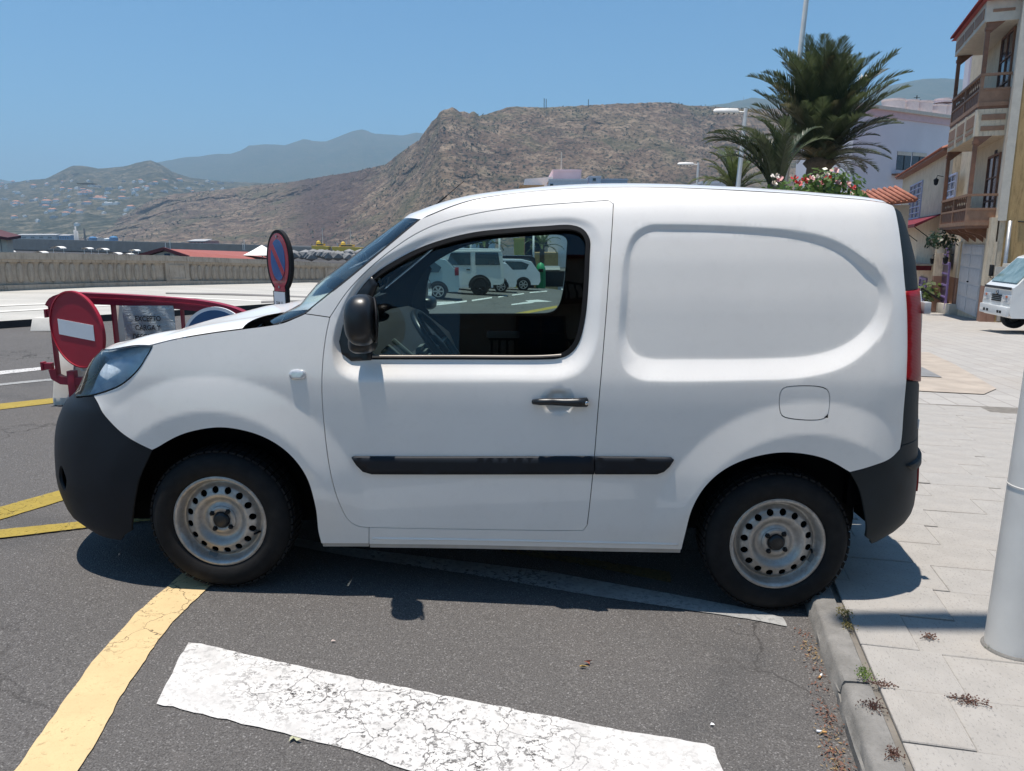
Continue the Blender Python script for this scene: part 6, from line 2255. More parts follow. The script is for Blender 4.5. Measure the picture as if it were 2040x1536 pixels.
# french windows behind the balconies
def window(name, par, a0, a1, z0, z1, b, frame_m, glass_m=M_WINDARK, bars=(1, 2), fr=.06, depth=.06):
    mb = MB(); mb.box(a0, a0 + fr, b, b + depth, z0, z1); mb.box(a1 - fr, a1, b, b + depth, z0, z1); mb.box(a0 + fr, a1 - fr, b, b + depth, z0, z0 + fr); mb.box(a0 + fr, a1 - fr, b, b + depth, z1 - fr, z1)
    for k in range(1, bars[0] + 1):
        a = a0 + (a1 - a0) * k / (bars[0] + 1); mb.box(a - fr * .35, a + fr * .35, b + .005, b + depth - .005, z0 + fr, z1 - fr)
    for k in range(1, bars[1] + 1):
        z = z0 + (z1 - z0) * k / (bars[1] + 1); mb.box(a0 + fr, a1 - fr, b + .008, b + depth - .012, z - fr * .3, z + fr * .3)
    f = obj(name, mb, frame_m, par)
    mb = MB(); mb.box(a0 + fr * .5, a1 - fr * .5, b + .003, b + .02, z0 + fr * .5, z1 - fr * .5)
    obj('pane', mb, glass_m, f)
    return f
zu = fac(1995, 90)[2]
window('french_window', yb, .75, 2.3, zU_f + .05, zU_f + 2.25, .0, M_WOOD)
window('french_window', yb, .75, 2.3, zL_f + .05, zL_f + 2.15, .0, M_WOOD)
mb = MB(); mb.box(1.35, 1.6, .0, .03, zU_a - .55, zU_a - .30); obj('vent', mb, M_WINDARK, yb)
# ground floor: dado, piers, door
zd = fac(1960, 566)[2]
a_d0, a_d1 = fac(1955, 560)[0], fac(1912, 560)[0]
zdt = fac(1930, 487)[2]
for a0, a1, bb in ((-.02, a_d0 - .25, .05), (a_d1 + .25, L_FRONT, .05)):
    mb = MB(); mb.box(a0, a1, .0, bb, -.3, zd); obj('dado', mb, M_DADO, yb)
    mb = MB(); mb.box(a0, a1, .0, bb, zd + .001, zL_f - .5); obj('ground_floor_wall', mb, M_CREAM, yb)
mb = MB(); mb.box(-.045, -.031, -.15, .05, -.3, zd); obj('dado', mb, M_DADO, yb)
for bx_ in ((L_FRONT - .35, L_FRONT, .05, .55, -.3, zd), (-.0, .45, .05, .22, -.3, zd)):
    obj('dado_pier', MB().box(*bx_), M_DADO, yb)
for bx_ in ((L_FRONT - .35, L_FRONT, .05, .55, zd + .001, zL_f - .25), (-.0, .45, .05, .22, zd + .001, 3.1)):
    obj('pier', MB().box(*bx_), M_CREAM, yb)
dr = obj('door', MB().box(a_d0, a_d1, .0, .04, .0, zdt), M_DOORW, yb)
wd_ = (a_d1 - a_d0) / 2
for k in range(2):
    for z0, z1 in ((.08, .50), (.56, .95), (1.02, 1.50), (1.56, zdt - .35), (zdt - .30, zdt - .05)):
        if z1 - z0 < .08: continue
        mb = MB(); mb.box(a_d0 + wd_ * k + .08, a_d0 + wd_ * (k + 1) - .08, .04, .055, z0, z1); obj('door_panel', mb, M_DOORW, dr, bevel=.006)
mb = MB(); mb.lathe([(.02, .04), (.03, .08), (.01, .1)], ((a_d0 + a_d1) / 2, 0, 1.05), 'y', 10); obj('knob', mb, M_RUBBER, dr)
mb = MB(); q = fend(2003, 555, -.06); mb.box(-.16, -.06, q[1] - .12, q[1] + .12, q[2] - .35, q[2] + .45); obj('meter_box', mb, M_STUCCO, yb, bevel=.01)
mb = MB(); q0, q1 = fend(1998, 440, -.08), fend(1996, 640, -.08); mb.tube([(-.10, -.24, q1[2]), (-.10, -.24, q0[2])], .055, 10); obj('drain_pipe', mb, M_METAL, yb, smooth=True)
mb = MB(); pts = [(-.05, -.45 - .5 * k, q0[2] - .02 - .05 * math.sin(k * .9)) for k in range(8)]; mb.tube(pts, .02, 6); obj('cable', mb, M_RUBBER, yb)
# white upper storey block seen behind the upper balcony
# ------------- cream house further along the street front
A2 = L_FRONT + .03
A3 = fac(1797, 380, .25)[0]
zr0, zr1 = fac(1890, 312, .25)[2], fac(1800, 345, .25)[2]
HR = (zr0 + zr1) / 2
print('house', A2, A3, HR)
ch = thing('cream_house', 'two storey cream house with purple doors, blue window and tiled roof', 'house', O_ + bd * A2, ROT_B)
L2_ = A3 - A2
loc = lambda a: a - A2
mb = MB(); mb.box(0, L2_, -8, .25, -.5, HR); obj('wall', mb, M_CREAM, ch)
mb = MB(); mb.prism([(-.02, .60, HR - .02), (-.02, -4, HR + 1.5), (-.02, -8.2, HR - .02)], (L2_ + .3, 0, 0)); rf = obj('roof', mb, M_TILE, ch)
tm = MB(); rows = []
for yy, zz in ((.68, HR - .03), (-.5, HR + .40)):
    rows.append([(.09 * math.cos(a), yy, zz + .075 * math.sin(a)) for a in np.linspace(0, math.pi, 6)])
tm.grid(rows); o0 = None
for k in range(int(L2_ / .2)):
    if o0 is None: o0 = obj('roof_tile', tm, M_TILE, rf, smooth=True); o = o0
    else:
        o = bpy.data.objects.new('roof_tile', o0.data); COL.objects.link(o); o.parent = rf
    o.location = (.1 + .2 * k, 0, 0)
mb = MB(); mb.box(-.01, L2_ + .02, .25, .62, HR - .10, HR - .035); obj('eaves', mb, M_WOOD, ch)
def win_px(name, par, x0, x1, y0, y1, b, fm, gm=M_WINDARK, bars=(1, 3), fr=.07, off=0.0):
    c0_, c1_ = fac(x1, (y0 + y1) / 2, b), fac(x0, (y0 + y1) / 2, b)
    z1 = fac((x0 + x1) / 2, y0, b)[2]; z0 = fac((x0 + x1) / 2, y1, b)[2]
    return window(name, par, c0_[0] - off, c1_[0] - off, z0, z1, b, fm, gm, bars, fr)
win_px('window', ch, 1813, 1836, 366, 436, .25, M_BLUEW, bars=(2, 5), off=A2)
win_px('window', ch, 1888, 1906, 348, 394, .25, M_BLUEW, bars=(1, 2), off=A2)
win_px('purple_door', ch, 1860, 1890, 520, 612, .25, M_PURPLE, plain('purple_panes', (.07, .03, .10), .3), (1, 3), .10, A2)
win_px('purple_window', ch, 1868, 1890, 492, 521, .25, M_PURPLE, bars=(1, 1), off=A2)
win_px('purple_door', ch, 1832, 1846, 552, 600, .25, M_PURPLE, plain('purple_panes', (.07, .03, .10), .3), (1, 2), .10, A2)
# awning
a0, a1 = loc(fac(1872, 445, .25)[0]), loc(fac(1800, 455, .25)[0])
za = fac(1850, 437, .25)[2]
mb = MB(); mb.prism([(a0, .25, za + .15), (a0, 1.15, za - .25), (a0, 1.15, za - .38), (a0, .25, za + .10)], (a1 - a0, 0, 0)); aw = obj('awning', mb, M_AWN, ch)
for k in range(3):
    a = a0 + (a1 - a0) * (.08 + .42 * k); mb = MB(); mb.tube([(a, .26, za - .95), (a, 1.1, za - .3)], .018, 6); obj('awning_arm', mb, M_RUBBER, aw)
zs = fac(1845, 528, .25)[2]
mb = MB(); mb.box(loc(fac(1856, 530, .25)[0]), loc(fac(1825, 530, .25)[0]), .25, .9, zs - .18, zs + .02); obj('door_canopy', mb, M_AWN, ch)
mb = MB(); mb.box(loc(fac(1858, 530, .25)[0]), loc(fac(1822, 530, .25)[0]), .25, .95, zs + .021, zs + .09); obj('canopy_top', mb, M_STUCCO, ch)
def lantern(par, px, py, b, off):
    q = fac(px, py, b + .25); mb = MB(); x, y, z = q[0] - off, b, q[2]
    mb.tube([(x, y, z + .15), (x, y + .22, z + .2), (x, y + .25, z + .08)], .015, 6); mb.lathe([(.02, .10), (.10, .04), (.07, -.14), (.03, -.18)], (x, y + .25, z), 'z', 8)
    obj('wall_lantern', mb, M_RUBBER, par)
lantern(ch, 1865, 360, .25, A2); lantern(ch, 1858, 517, .25, A2); lantern(ch, 1884, 516, .25, A2)
# hanging plant basket and planter with a bush
q = fac(1876, 480, .8); mb = MB(); rg = random.Random(4); pc_ = O_ + bd * q[0] + bn * .8; leaf_cluster(mb, (pc_.x, pc_.y, O_.z + q[2]), 220, .55, .5, .40, .14, rg)
hp_ = thing('hanging_plant', 'dark bushy plant hanging under the wooden balcony by the purple door', 'plant', (pc_.x, pc_.y, O_.z + q[2]))
obj('foliage', mb, M_LEAFD, hp_, world=True, fix=False)
mb = MB(); mb.lathe([(.10, -.42), (.16, -.22), (.17, -.2)], (0, 0, 0), 'z', 10); obj('pot', mb, M_STUCCO, hp_, smooth=True)
mb = MB(); mb.tube([(0, 0, .3), (0, 0, 1.1)], .012, 5); obj('cord', mb, M_RUBBER, hp_)
gp0, gp1 = gnd(1832, 616, PAVE_H), gnd(1889, 627, PAVE_H)
pd_ = (gp0 - gp1); pdl = pd_.length; pd_.normalize(); pn = Vector((-pd_.y, pd_.x, 0)).normalized()
mb = MB(); mb.obox((gp0 + gp1) / 2 - pn * .35 + Vector((0, 0, .18)), pd_ * pdl / 2, pn * .35, (0, 0, .20))
solid('planter', mb, M_STUCCO, 'low pale stone planter at the foot of the cream house', 'planter', bevel=.02)
mb = MB(); c = (gp0 * .45 + gp1 * .55) - pn * .35 + Vector((0, 0, .75)); leaf_cluster(mb, c, 300, 1.5, .5, .55, .20, random.Random(8))
bush = thing('bush', 'leafy green bush growing in the low planter', 'shrub', (c.x, c.y, c.z - .4)); obj('foliage', mb, leaf_material('bright_bush_leaf', (.05, .085, .015), (.14, .19, .04), .3), bush, world=True, fix=False)
mb = MB(); mb.tube([(c.x - .3, c.y, c.z - .5), (c.x - .2, c.y, c.z)], .03, 6); mb.tube([(c.x + .3, c.y, c.z - .5), (c.x + .4, c.y, c.z)], .03, 6); obj('stems', mb, M_BARK, bush, world=True)
mb = MB(); r0, r1 = gnd(1835, 600, .9), gnd(1872, 607, .9)
h0, h1 = at(1836, 574, (F_.y + O_.y) / 2), at(1878, 600, (F_.y + O_.y) / 2)
mb.tube([tuple(h0), tuple(h1)], .03, 6); mb.tube([tuple(h0), tuple(h0 - Vector((0, 0, .8)))], .025, 6); mb.tube([tuple(h1), tuple(h1 - Vector((0, 0, .8)))], .025, 6)
solid('handrail', mb, M_RUBBER, 'dark metal handrail beside the purple door', 'handrail')
# small tiled roof left of the house
b = at(1775, 398, 30)
sr = thing('low_tiled_house', 'low house with a small terracotta roof left of the cream house', 'house', (b.x, 30, ground_z(b.x, 30)))
z0 = b.z - ground_z(b.x, 30)
mb = MB(); mb.box(-1.1, .75, 0, 3, 0, z0 - .2); obj('wall', mb, M_STUCCO, sr)
mb = MB(); mb.prism([(-1.4, -.3, z0 - .28), (.82, -.3, z0 - .02), (.82, 1.4, z0 + .55), (-1.4, 1.4, z0 + .25)], (0, 0, -.08)); rfo = obj('roof', mb, M_TILE, sr)
for k in range(11):
    f = k / 10; mb = MB(); a = Vector((-1.4 + 2.2 * f, -.34, z0 - .26 + .26 * f)); bb = Vector((-1.4 + 2.2 * f, 1.4, z0 + .27 + .3 * f)); mb.tube([a, bb], .075, 6); obj('tile_row', mb, M_TILE, rfo, smooth=True)
# ------------- white building with water tanks behind the palm
WA, WB_ = at(1706, 207, 46), at(1905, 243, 51)
wv = WB_ - WA; wv.z = 0; WL = wv.length; wv.normalize(); wrot = math.atan2(wv.y, wv.x)
wb = thing('white_building', 'plain lilac white block with round tanks on its roof', 'building', (WA.x, WA.y, ground_z(WA.x, WA.y)), wrot)
gzw = ground_z(WA.x, WA.y)
HW = WA.z - gzw - .55
mb = MB(); mb.box(0, WL + 10, 0, 4, -1, HW); obj('wall', mb, M_LILAC, wb)
mb = MB(); mb.box(-.1, WL + 10.1, -.08, 4, HW + .001, HW + .40); obj('parapet', mb, M_PINKW, wb)
mb = MB(); mb.box(-.2, WL + 10.2, -.22, 4, HW + .401, HW + .60); pa = obj('parapet_cap', mb, M_STUCCO, wb)
wnrm = Vector((wv.y, -wv.x, 0))
def whit(px, py, off=0.0):
    d = ray(px, py); c = Vector((0, 0, CAM_H)); o_ = Vector((WA.x, WA.y, 0)) + wnrm * off
    t = (o_ - c).dot(wnrm) / d.dot(wnrm); p = c + d * t
    return (p - Vector((WA.x, WA.y, 0))).dot(wv), p.z - gzw
for x0, x1, y0, y1 in ((1788, 1812, 301, 340), (1818, 1843, 303, 334), (1868, 1892, 308, 336)):
    a0, z1 = whit(x0, y0); a1, z0 = whit(x1, y1)
    mb = MB(); mb.box(a0, a1, -.02, .05, z0, z1); f = obj('window', mb, M_WINDARK, wb)
    mb = MB(); mb.box(a0, a1, -.035, -.021, z1 - .22, z1); obj('shutter_box', mb, M_STUCCO, f)
    mb = MB(); mb.box((a0 + a1) / 2 - .03, (a0 + a1) / 2 + .03, -.035, -.021, z0, z1 - .23); obj('mullion', mb, M_RUBBER, f)
q0, q1 = whit(1776, 346), whit(1800, 346)
mb = MB(); mb.box(q0[0], q1[0] + .6, -.5, -.02, q0[1] - .1, q0[1]); obj('ledge', mb, M_WOOD, wb)
M_TANK = plain('pale_pink_tank', (.66, .56, .56), .6, var=.08)
for k, (x0, x1, y0, y1) in enumerate(((1767, 1792, 197, 216), (1797, 1820, 199, 218), (1824, 1847, 201, 221), (1858, 1876, 208, 225), (1875, 1891, 208, 225), (1870, 1889, 196, 207), (1789, 1800, 205, 217))):
    a0, z1 = whit(x0, y0, -2.5); a1, z0 = whit(x1, y1, -2.5)
    r = (a1 - a0) / 2; z0 = HW + .60 if k not in (5,) else z0
    mb = MB(); mb.lathe([(r, 0), (r, z1 - z0 - .12), (r * 1.05, z1 - z0 - .1), (r * 1.05, z1 - z0), (.01, z1 - z0 + .03)], (0, 0, 0), 'z', 20)
    p = Vector((WA.x, WA.y, 0)) + wv * ((a0 + a1) / 2) - wnrm * 2.5
    o = solid('water_tank', mb, M_TANK, ('large round tank at the left end of the white roof', 'second large tank on the white roof', 'third large tank, left of the gap on the white roof', 'left one of the paired tanks at the right of the white roof', 'right one of the paired tanks at the right of the white roof', 'small tank stacked on top of the paired tanks', 'small tank squeezed between the first two large tanks')[k], 'water tank', 'tanks on the white roof', smooth=True, angle=R(40))
    o.location = (p.x, p.y, gzw + z0)
a0, z0 = whit(1826, 200, -3); mb = MB(); mb.tube([(0, 0, 0), (0, 0, 1.9)], .03, 6); mb.bar((-.3, 0, 1.6), (.3, 0, 1.6), .03, .03); mb.bar((-.2, 0, 1.75), (.2, 0, 1.75), .03, .03)
p = Vector((WA.x, WA.y, 0)) + wv * a0 - wnrm * 3
o = solid('roof_aerial', mb, M_RUBBER, 'thin television aerial standing on the white roof', 'aerial'); o.location = (p.x, p.y, gzw + HW + .5)
# slim white tower behind the upper balcony
p = at(1936, 165, 40); g_ = ground_z(p.x, 40)
tw = thing('white_tower_block', 'slim white block seen between the upper balcony posts', 'building', (p.x, 40, g_))
zt_ = at(1936, 92, 40).z - g_
mb = MB(); mb.box(-.22, 1.6, 0, .4, 0, zt_); obj('wall', mb, M_LILAC, tw)
for zz in (zt_ - 1.0, zt_ - 2.2):
    mb = MB(); mb.box(-.10, .15, -.02, .02, zz, zz + .55); obj('window', mb, M_WINDARK, tw)

# ------------------------------------------------------------------ small truck at the right edge
_rz = math.radians(-10)
tb = gnd(2068, 666, PAVE_H) - Matrix.Rotation(_rz, 3, 'Z') @ Vector((-.70, -.72, 0)) * .88
tk = thing('white_truck', 'small white flatbed truck cab parked by the corner building, cut by the picture edge', 'truck', tb, _rz)
M_TRUCK = car_paint('truck_white', (.70, .71, .70))
tk.scale = (.88, .88, .88)
# local: -x forward, y across, z up
hwk = .86
prof = [(-1.45, .42), (-1.52, .55), (-1.52, .78), (-1.50, 1.22), (-1.40, 1.30), (-.78, 2.02), (-.62, 2.08), (.45, 2.06), (.55, 1.95), (.55, .45), (.30, .42)]
mb = MB(); rows = [[(x, hwk * f * (1 if z < 1.3 else 1 - .12 * (z - 1.3) / .75), z) for x, z in prof] + [(prof[0][0], hwk * f, prof[0][1])] for f in (-1, -.93, 0, .93, 1)]
mb.grid(rows); mb.add(rows[0][:-1], [tuple(range(len(prof)))]); mb.add(rows[-1][:-1], [tuple(range(len(prof) - 1, -1, -1))])
cab = obj('cab', mb, M_TRUCK, tk, smooth=True, angle=R(28))
mb = MB(); mb.prism([(-1.375, -.76, 1.34), (-.82, -.68, 1.97), (-.82, .68, 1.97), (-1.375, .76, 1.34)], (-.02, 0, .015))
t = NT('truck_windscreen'); t.set(t.ramp(t.noise(3, 3), [(.3, (.10, .16, .16)), (.7, (.22, .30, .31))]), .06, 0, 0, .8); obj('windscreen', mb, t.m, cab)
for sd in (-1, 1):
    mb = MB(); mb.prism([(-1.12, sd * (hwk - .012), 1.34), (-.72, sd * (hwk - .09), 1.94), (.1, sd * (hwk - .095), 1.94), (.1, sd * (hwk - .012), 1.34)], (0, sd * .012, 0)); obj('side_window', mb, M_CARGLASS, cab)
    mb = MB(); mb.obox((-1.50, sd * .60, .92), (.035, 0, 0), (0, .20, 0), (0, 0, .11)); hl_ = obj('headlight', mb, M_CLEARLENS, cab, bevel=.02)
    mb = MB(); mb.obox((-1.535, sd * .62, .98), (.006, 0, 0), (0, .05, 0), (0, 0, .03)); obj('indicator', mb, plain('orange_lens', (.6, .18, .1), .2), hl_)
    mb = MB(); mb.tube([(-1.2, sd * .85, 1.35), (-1.32, sd * 1.05, 1.42), (-1.32, sd * 1.05, 1.75)], .015, 6); mb.obox((-1.30, sd * 1.06, 1.62), (.03, 0, 0), (0, .09, 0), (0, 0, .16)); obj('mirror', mb, M_RUBBER, cab, bevel=.01)
    mb = MB(); mb.lathe([(.18, -.10), (.30, -.11), (.33, -.06), (.33, .08), (.18, .10)], (0, 0, 0), 'y', 24); wo = obj('wheel', mb, M_TYRE2, tk, smooth=True, angle=R(40)); wo.location = (-.70, sd * .72, .33)
    mb = MB(); mb.lathe([(.005, sd * .06), (.12, sd * .09), (.19, sd * .10)], (0, 0, 0), 'y', 18); obj('rim', mb, M_TRIM_GREY, wo, smooth=True)
mb = MB(); mb.box(-1.60, -1.50, -.84, .84, .46, .72); obj('bumper', mb, M_TRUCK, cab, bevel=.03)
mb = MB(); mb.box(-1.535, -1.515, -.80, .80, 1.17, 1.24); obj('dark_stripe', mb, M_NAVY, cab)
for k in range(4):
    mb = MB(); mb.box(-1.54, -1.515, -.28, .28, .83 + .05 * k, .86 + .05 * k); obj('grille_slat', mb, M_RUBBER, cab)
for yy in (-.5, -.35, .3, .5):
    mb = MB(); mb.box(-1.612, -1.598, yy - .05, yy + .05, .53, .60); obj('bumper_vent', mb, M_RUBBER, cab)
mb = MB(); mb.lathe([(.005, -1.545), (.05, -1.54), (.055, -1.52)], (0, 0, 1.06), 'x', 14); obj('emblem', mb, M_CHROME, cab)
mb = MB(); mb.box(.65, 3.6, -.85, .85, .62, .72); obj('flatbed', mb, M_TRIM_GREY, tk)
mb = MB(); mb.box(.62, 3.6, -.86, -.82, .73, 1.1); mb.box(.62, 3.6, .82, .86, .73, 1.1); obj('drop_side', mb, M_TRIM_GREY, tk)
mb = MB(); mb.box(-1.2, 3.5, -.35, .35, .38, .60); obj('chassis', mb, M_INNER, tk)
for sd in (-1, 1):
    mb = MB(); mb.lathe([(.18, -.10), (.30, -.11), (.33, -.06), (.33, .08), (.18, .10)], (2.6, sd * .72, .33), 'y', 24); obj('wheel', mb, M_TYRE2, tk, smooth=True, angle=R(40))
# folded sheet board behind the truck
mb = MB(); q = at(1992, 545, O_.y - .5); mb.obox((q.x + .1, O_.y - .5, q.z - .35), (.25, 0, 0), (0, .02, 0), (0, 0, .55))
solid('white_board', mb, M_STUCCO, 'pale board leaning on the ochre wall behind the truck', 'board')

# ------------------------------------------------------------------ buildings over the van roof
def block(name, label, x0, x1, ytop, Y, m, depth=8, cat='building', parapet=True, rot=0.0, wins=(), mroof=None):
    a, b = at(x0, ytop, Y), at(x1, ytop, Y)
    g_ = ground_z(a.x, min(Y, 80))
    t = thing(name, label, cat, (a.x, Y, g_ - 2), rot)
    H = a.z - g_ + 2
    W = b.x - a.x
    mb = MB(); mb.box(0, W, 0, depth, 0, H); w = obj('wall', mb, m, t)
    if parapet:
        mb = MB(); mb.box(-.06, W + .06, -.06, depth, H + .001, H + .18); obj('parapet', mb, mroof or m, t)
    for xx0, xx1, yy0, yy1 in wins:
        p, q = at(xx0, yy0, Y), at(xx1, yy1, Y)
        mb = MB(); mb.box(p.x - a.x, q.x - a.x, -.03, .05, q.z - g_ + 2, p.z - g_ + 2); f = obj('window', mb, M_WINDARK, t)
        mb = MB(); mb.box(p.x - a.x - .05, q.x - a.x + .05, -.05, -.031, q.z - g_ + 1.92, q.z - g_ + 1.99); obj('sill', mb, M_STUCCO, f)
    return t
M_PINKB = plain('pink_washed_render', (.74, .55, .57), .85, var=.10, vscale=.5)
M_ORANGE = plain('orange_render', (.62, .36, .18), .85, var=.1)
M_GREYB = plain('grey_white_render', (.70, .69, .70), .85, var=.08)
p = block('pink_building', 'white and pink washed building peeping over the van roof', 1102, 1158, 341, 84, M_PINKB, 14, wins=((1135, 1141, 357, 363),))
mb = MB(); mb.box(-3.0, -.02, 1.5, 10, 0, p.children[0].data.vertices[4].co.z - .8 if p.children else 10)
H_ = at(1102, 341, 84).z - at(1102, 400, 84).z
g_ = PM[p.name].translation.z
zt_ = at(1080, 352, 84).z - g_
mb = MB(); mb.prism([(-3.0, 3, 0), (-.02, 0.0, 0), (-.02, 9, 0), (-3.0, 12, 0)], (0, 0, zt_)); obj('side_wing', mb, M_GREYB, p)
mb = MB(); mb.box(-1.9, -1.3, 1.0, 1.6, zt_ - 1.6, zt_ - .8); obj('window', mb, M_WINDARK, p)
mb = MB(); mb.tube([(.9, .5, zt_), (.9, .5, zt_ + 2.6)], .06, 6); obj('mast', mb, M_STUCCO, p)
block('grey_building', 'low grey white building in front of the pink one', 1094, 1170, 360, 78, M_GREYB, 5, wins=((1096, 1102, 366, 372),))
block('orange_building', 'orange walled building at the left end of the roofs over the van', 1036, 1083, 372, 80, M_ORANGE, 5)
block('white_roof_house', 'small white house right of the pink building over the van roof', 1174, 1197, 354, 90, M_GREYB, 5, 'house', wins=((1181, 1187, 355, 360),))
block('grey_shed', 'long grey roofed shed right of the small white house', 1192, 1250, 359, 92, plain('grey_sheet_roof', (.46, .48, .52), .6, var=.1), 8)
p = block('pale_roof_house', 'pale roof peeping out under the small light green palm', 1398, 1446, 366, 60, M_GREYB, 5, 'house')
# behind the parked cars
block('ochre_wall_house', 'low ochre building behind the green recycling bin', 1066, 1112, 503, 76, M_OCHRE, 3, parapet=False)
block('yellow_house', 'small bright yellow house behind the parked cars', 1024, 1044, 478, 75, plain('yellow_render', (.62, .48, .10), .8, var=.1), 4, 'house')
block('grey_row_house', 'grey house with dark window behind the white off-roader', 905, 985, 474, 72, M_GREYB, 5, 'house', wins=((925, 935, 484, 494), (955, 965, 484, 494)))
block('white_row_house', 'pale house behind the dark minivan', 1046, 1100, 470, 80, M_STUCCO, 5, 'house', wins=((1056, 1066, 480, 490), (1080, 1090, 480, 490)))
for k, px in enumerate((938, 995, 1063)):
    p = at(px, 470, 55); g_ = ground_z(p.x, 55); mb = MB(); mb.tube([(0, 0, 0), (0, 0, p.z - g_ + 1)], .07, 8)
    o = solid('thin_post', mb, M_POLE, ('thin pale post behind the roof of the white off-roader', 'thin pale post behind the middle of the parked row', 'thin pale post left of the green bin')[k], 'post', 'posts behind the parked cars', smooth=True); o.location = (p.x, 55, g_)

# ------------------------------------------------------------------ house behind the photographer (seen in the door glass)
bh = thing('balcony_house', 'ochre house with dark balconies mirrored in the van door window', 'building', (-2.6, -13.0, ground_z(0, -13)), 0)
mb = MB(); mb.box(0, 30, -8, 0, -.3, 9.5); obj('wall', mb, M_CREAM, bh)
for k in range(3):
    z = .2 + 2.9 * k
    for j in range(6):
        x = 1.5 + 4.6 * j
        if k:
            b_ = obj('balcony', MB().box(x - .6, x + 2.0, 0, 1.0, z - .15, z), M_WOOD, bh)
            mb = MB()
            for i in range(14): mb.box(x - .55 + i * .19, x - .50 + i * .19, .93, .98, z, z + .95)
            mb.box(x - .6, x + 2.0, .92, 1.0, z + .95, z + 1.02); obj('railing', mb, M_RUBBER, b_)
        window('window', bh, x, x + 1.3, z + .05, z + 2.1, .01, M_WOOD)
mb = MB(); mb.box(-.4, 30.4, -8.4, .6, 9.51, 9.75); obj('roof', mb, M_TILER, bh)
# ------------------------------------------------------------------ far town, beach and harbour things
rg = random.Random(21)
M_HW = plain('far_white_wall', (.80, .78, .74), .9)
M_HO = plain('far_orange_roof', (.42, .20, .12), .9)
M_HG = plain('far_grey_wall', (.38, .38, .38), .9)
def house_mesh(kind, s):
    me = bpy.data.meshes.new('far_house')
    mb = MB()
    w, d, h = (1.0, .8, .55) if kind < 2 else (1.5, .9, .40)
    mb.box(-w, w, -d, d, -1.5, h)
    nb = len(mb.f)
    mb.add([(-w * 1.1, -d * 1.1, h + .01), (w * 1.1, -d * 1.1, h + .01), (w * 1.1, d * 1.1, h + .01), (-w * 1.1, d * 1.1, h + .01), (-w * .6, 0, h + .45), (w * .6, 0, h + .45)], [(0, 1, 5, 4), (1, 2, 5), (2, 3, 4, 5), (3, 0, 4)]) if kind == 0 else mb.add([(-w * .5, -d * .5, h), (w * .4, -d * .5, h), (w * .4, d * .5, h), (-w * .5, d * .5, h), (-w * .5, -d * .5, h + .3), (w * .4, -d * .5, h + .3), (w * .4, d * .5, h + .3), (-w * .5, d * .5, h + .3)], [(4, 5, 6, 7), (0, 1, 5, 4), (1, 2, 6, 5), (2, 3, 7, 6), (3, 0, 4, 7)])
    me.from_pydata(mb.v, [], mb.f)
    me.materials.append(M_HW if kind < 2 else M_HG); me.materials.append(M_HO)
    if kind == 0:
        for p in me.polygons[nb:]: p.material_index = 1
    return me
H_ME = [house_mesh(k, 1) for k in range(3)]
H_LB = [('tiny house with an orange hipped roof on the hazy hillside', 'orange roofed houses on the far hillside'), ('tiny flat roofed white house on the hazy hillside', 'white houses on the far hillside'), ('tiny long grey shed on the hazy hillside', 'grey sheds on the far hillside')]
spots = []
for _ in range(105):
    x = rg.uniform(-10, 350); y = rg.gauss(388, 20) if rg.random() < .75 else rg.uniform(395, 450)
    if x > 260 and y > 400: continue
    spots.append((x, max(362, min(455, y))))
spots += [(a + rg.uniform(-14, 14), rg.uniform(360, 385)) for a in range(260, 520, 9)]
spots += [(170 + rg.uniform(-12, 12), 380 + rg.uniform(-6, 6)) for _ in range(8)] + [(200 + rg.uniform(-12, 12), 402 + rg.uniform(-8, 8)) for _ in range(8)]
for x, y in spots:
    p = hill_point('house_hillside', x, y)
    k = rg.choices((0, 1, 2), (4, 4, 2))[0]
    o = bpy.data.objects.new('far_house', H_ME[k]); COL.objects.link(o)
    o.location = p + Vector((0, -3, 1.0)); s_ = rg.uniform(3.2, 6.5) * (p.y / 3000) ** .5 * (1.25 if y > 400 else 1)
    o.scale = (s_ * rg.uniform(.8, 1.6), s_, s_); o.rotation_euler = (0, 0, rg.uniform(-.6, .6))
    where = 'high on the far hillside' if y < 376 else 'midway up the far hillside' if y < 398 else 'low on the far hillside'
    side = 'at the left edge' if x < 110 else 'left of centre' if x < 215 else 'near the brown ridge'
    set_props(o, ('tiny orange roofed house ', 'tiny flat roofed white house ', 'tiny long grey shed ')[k] + where + ' ' + side, 'house', H_LB[k][1])
# hotels, tanks and chimneys at the foot of the hillside
M_TBLUE = plain('blue_tank_paint', (.03, .17, .36), .6)
M_TWHITE = plain('white_tank_paint', (.55, .60, .63), .6)
for k, (x0, x1, y0, y1, m_, lb) in enumerate(((178, 192, 471, 479, M_TBLUE, 'small blue domed storage tank left of the white tank'), (208, 220, 474, 481, M_TWHITE, 'white storage tank between the two blue ones'), (219, 234, 470, 480, M_TBLUE, 'largest blue storage tank at the right of the group'))):
    Yt = 900; a, b = at(x0, y1, Yt), at(x1, y0, Yt); r = (b.x - a.x) / 2; h = b.z - a.z
    mb = MB(); mb.lathe([(r, -6), (r, h * .7), (r * .6, h * .9), (.01, h)], (0, 0, 0), 'z', 20)
    o = solid('storage_tank', mb, m_, lb, 'storage tank', 'storage tanks of the far power station', smooth=True, angle=R(30)); o.location = ((a.x + b.x) / 2, Yt, a.z - 6)
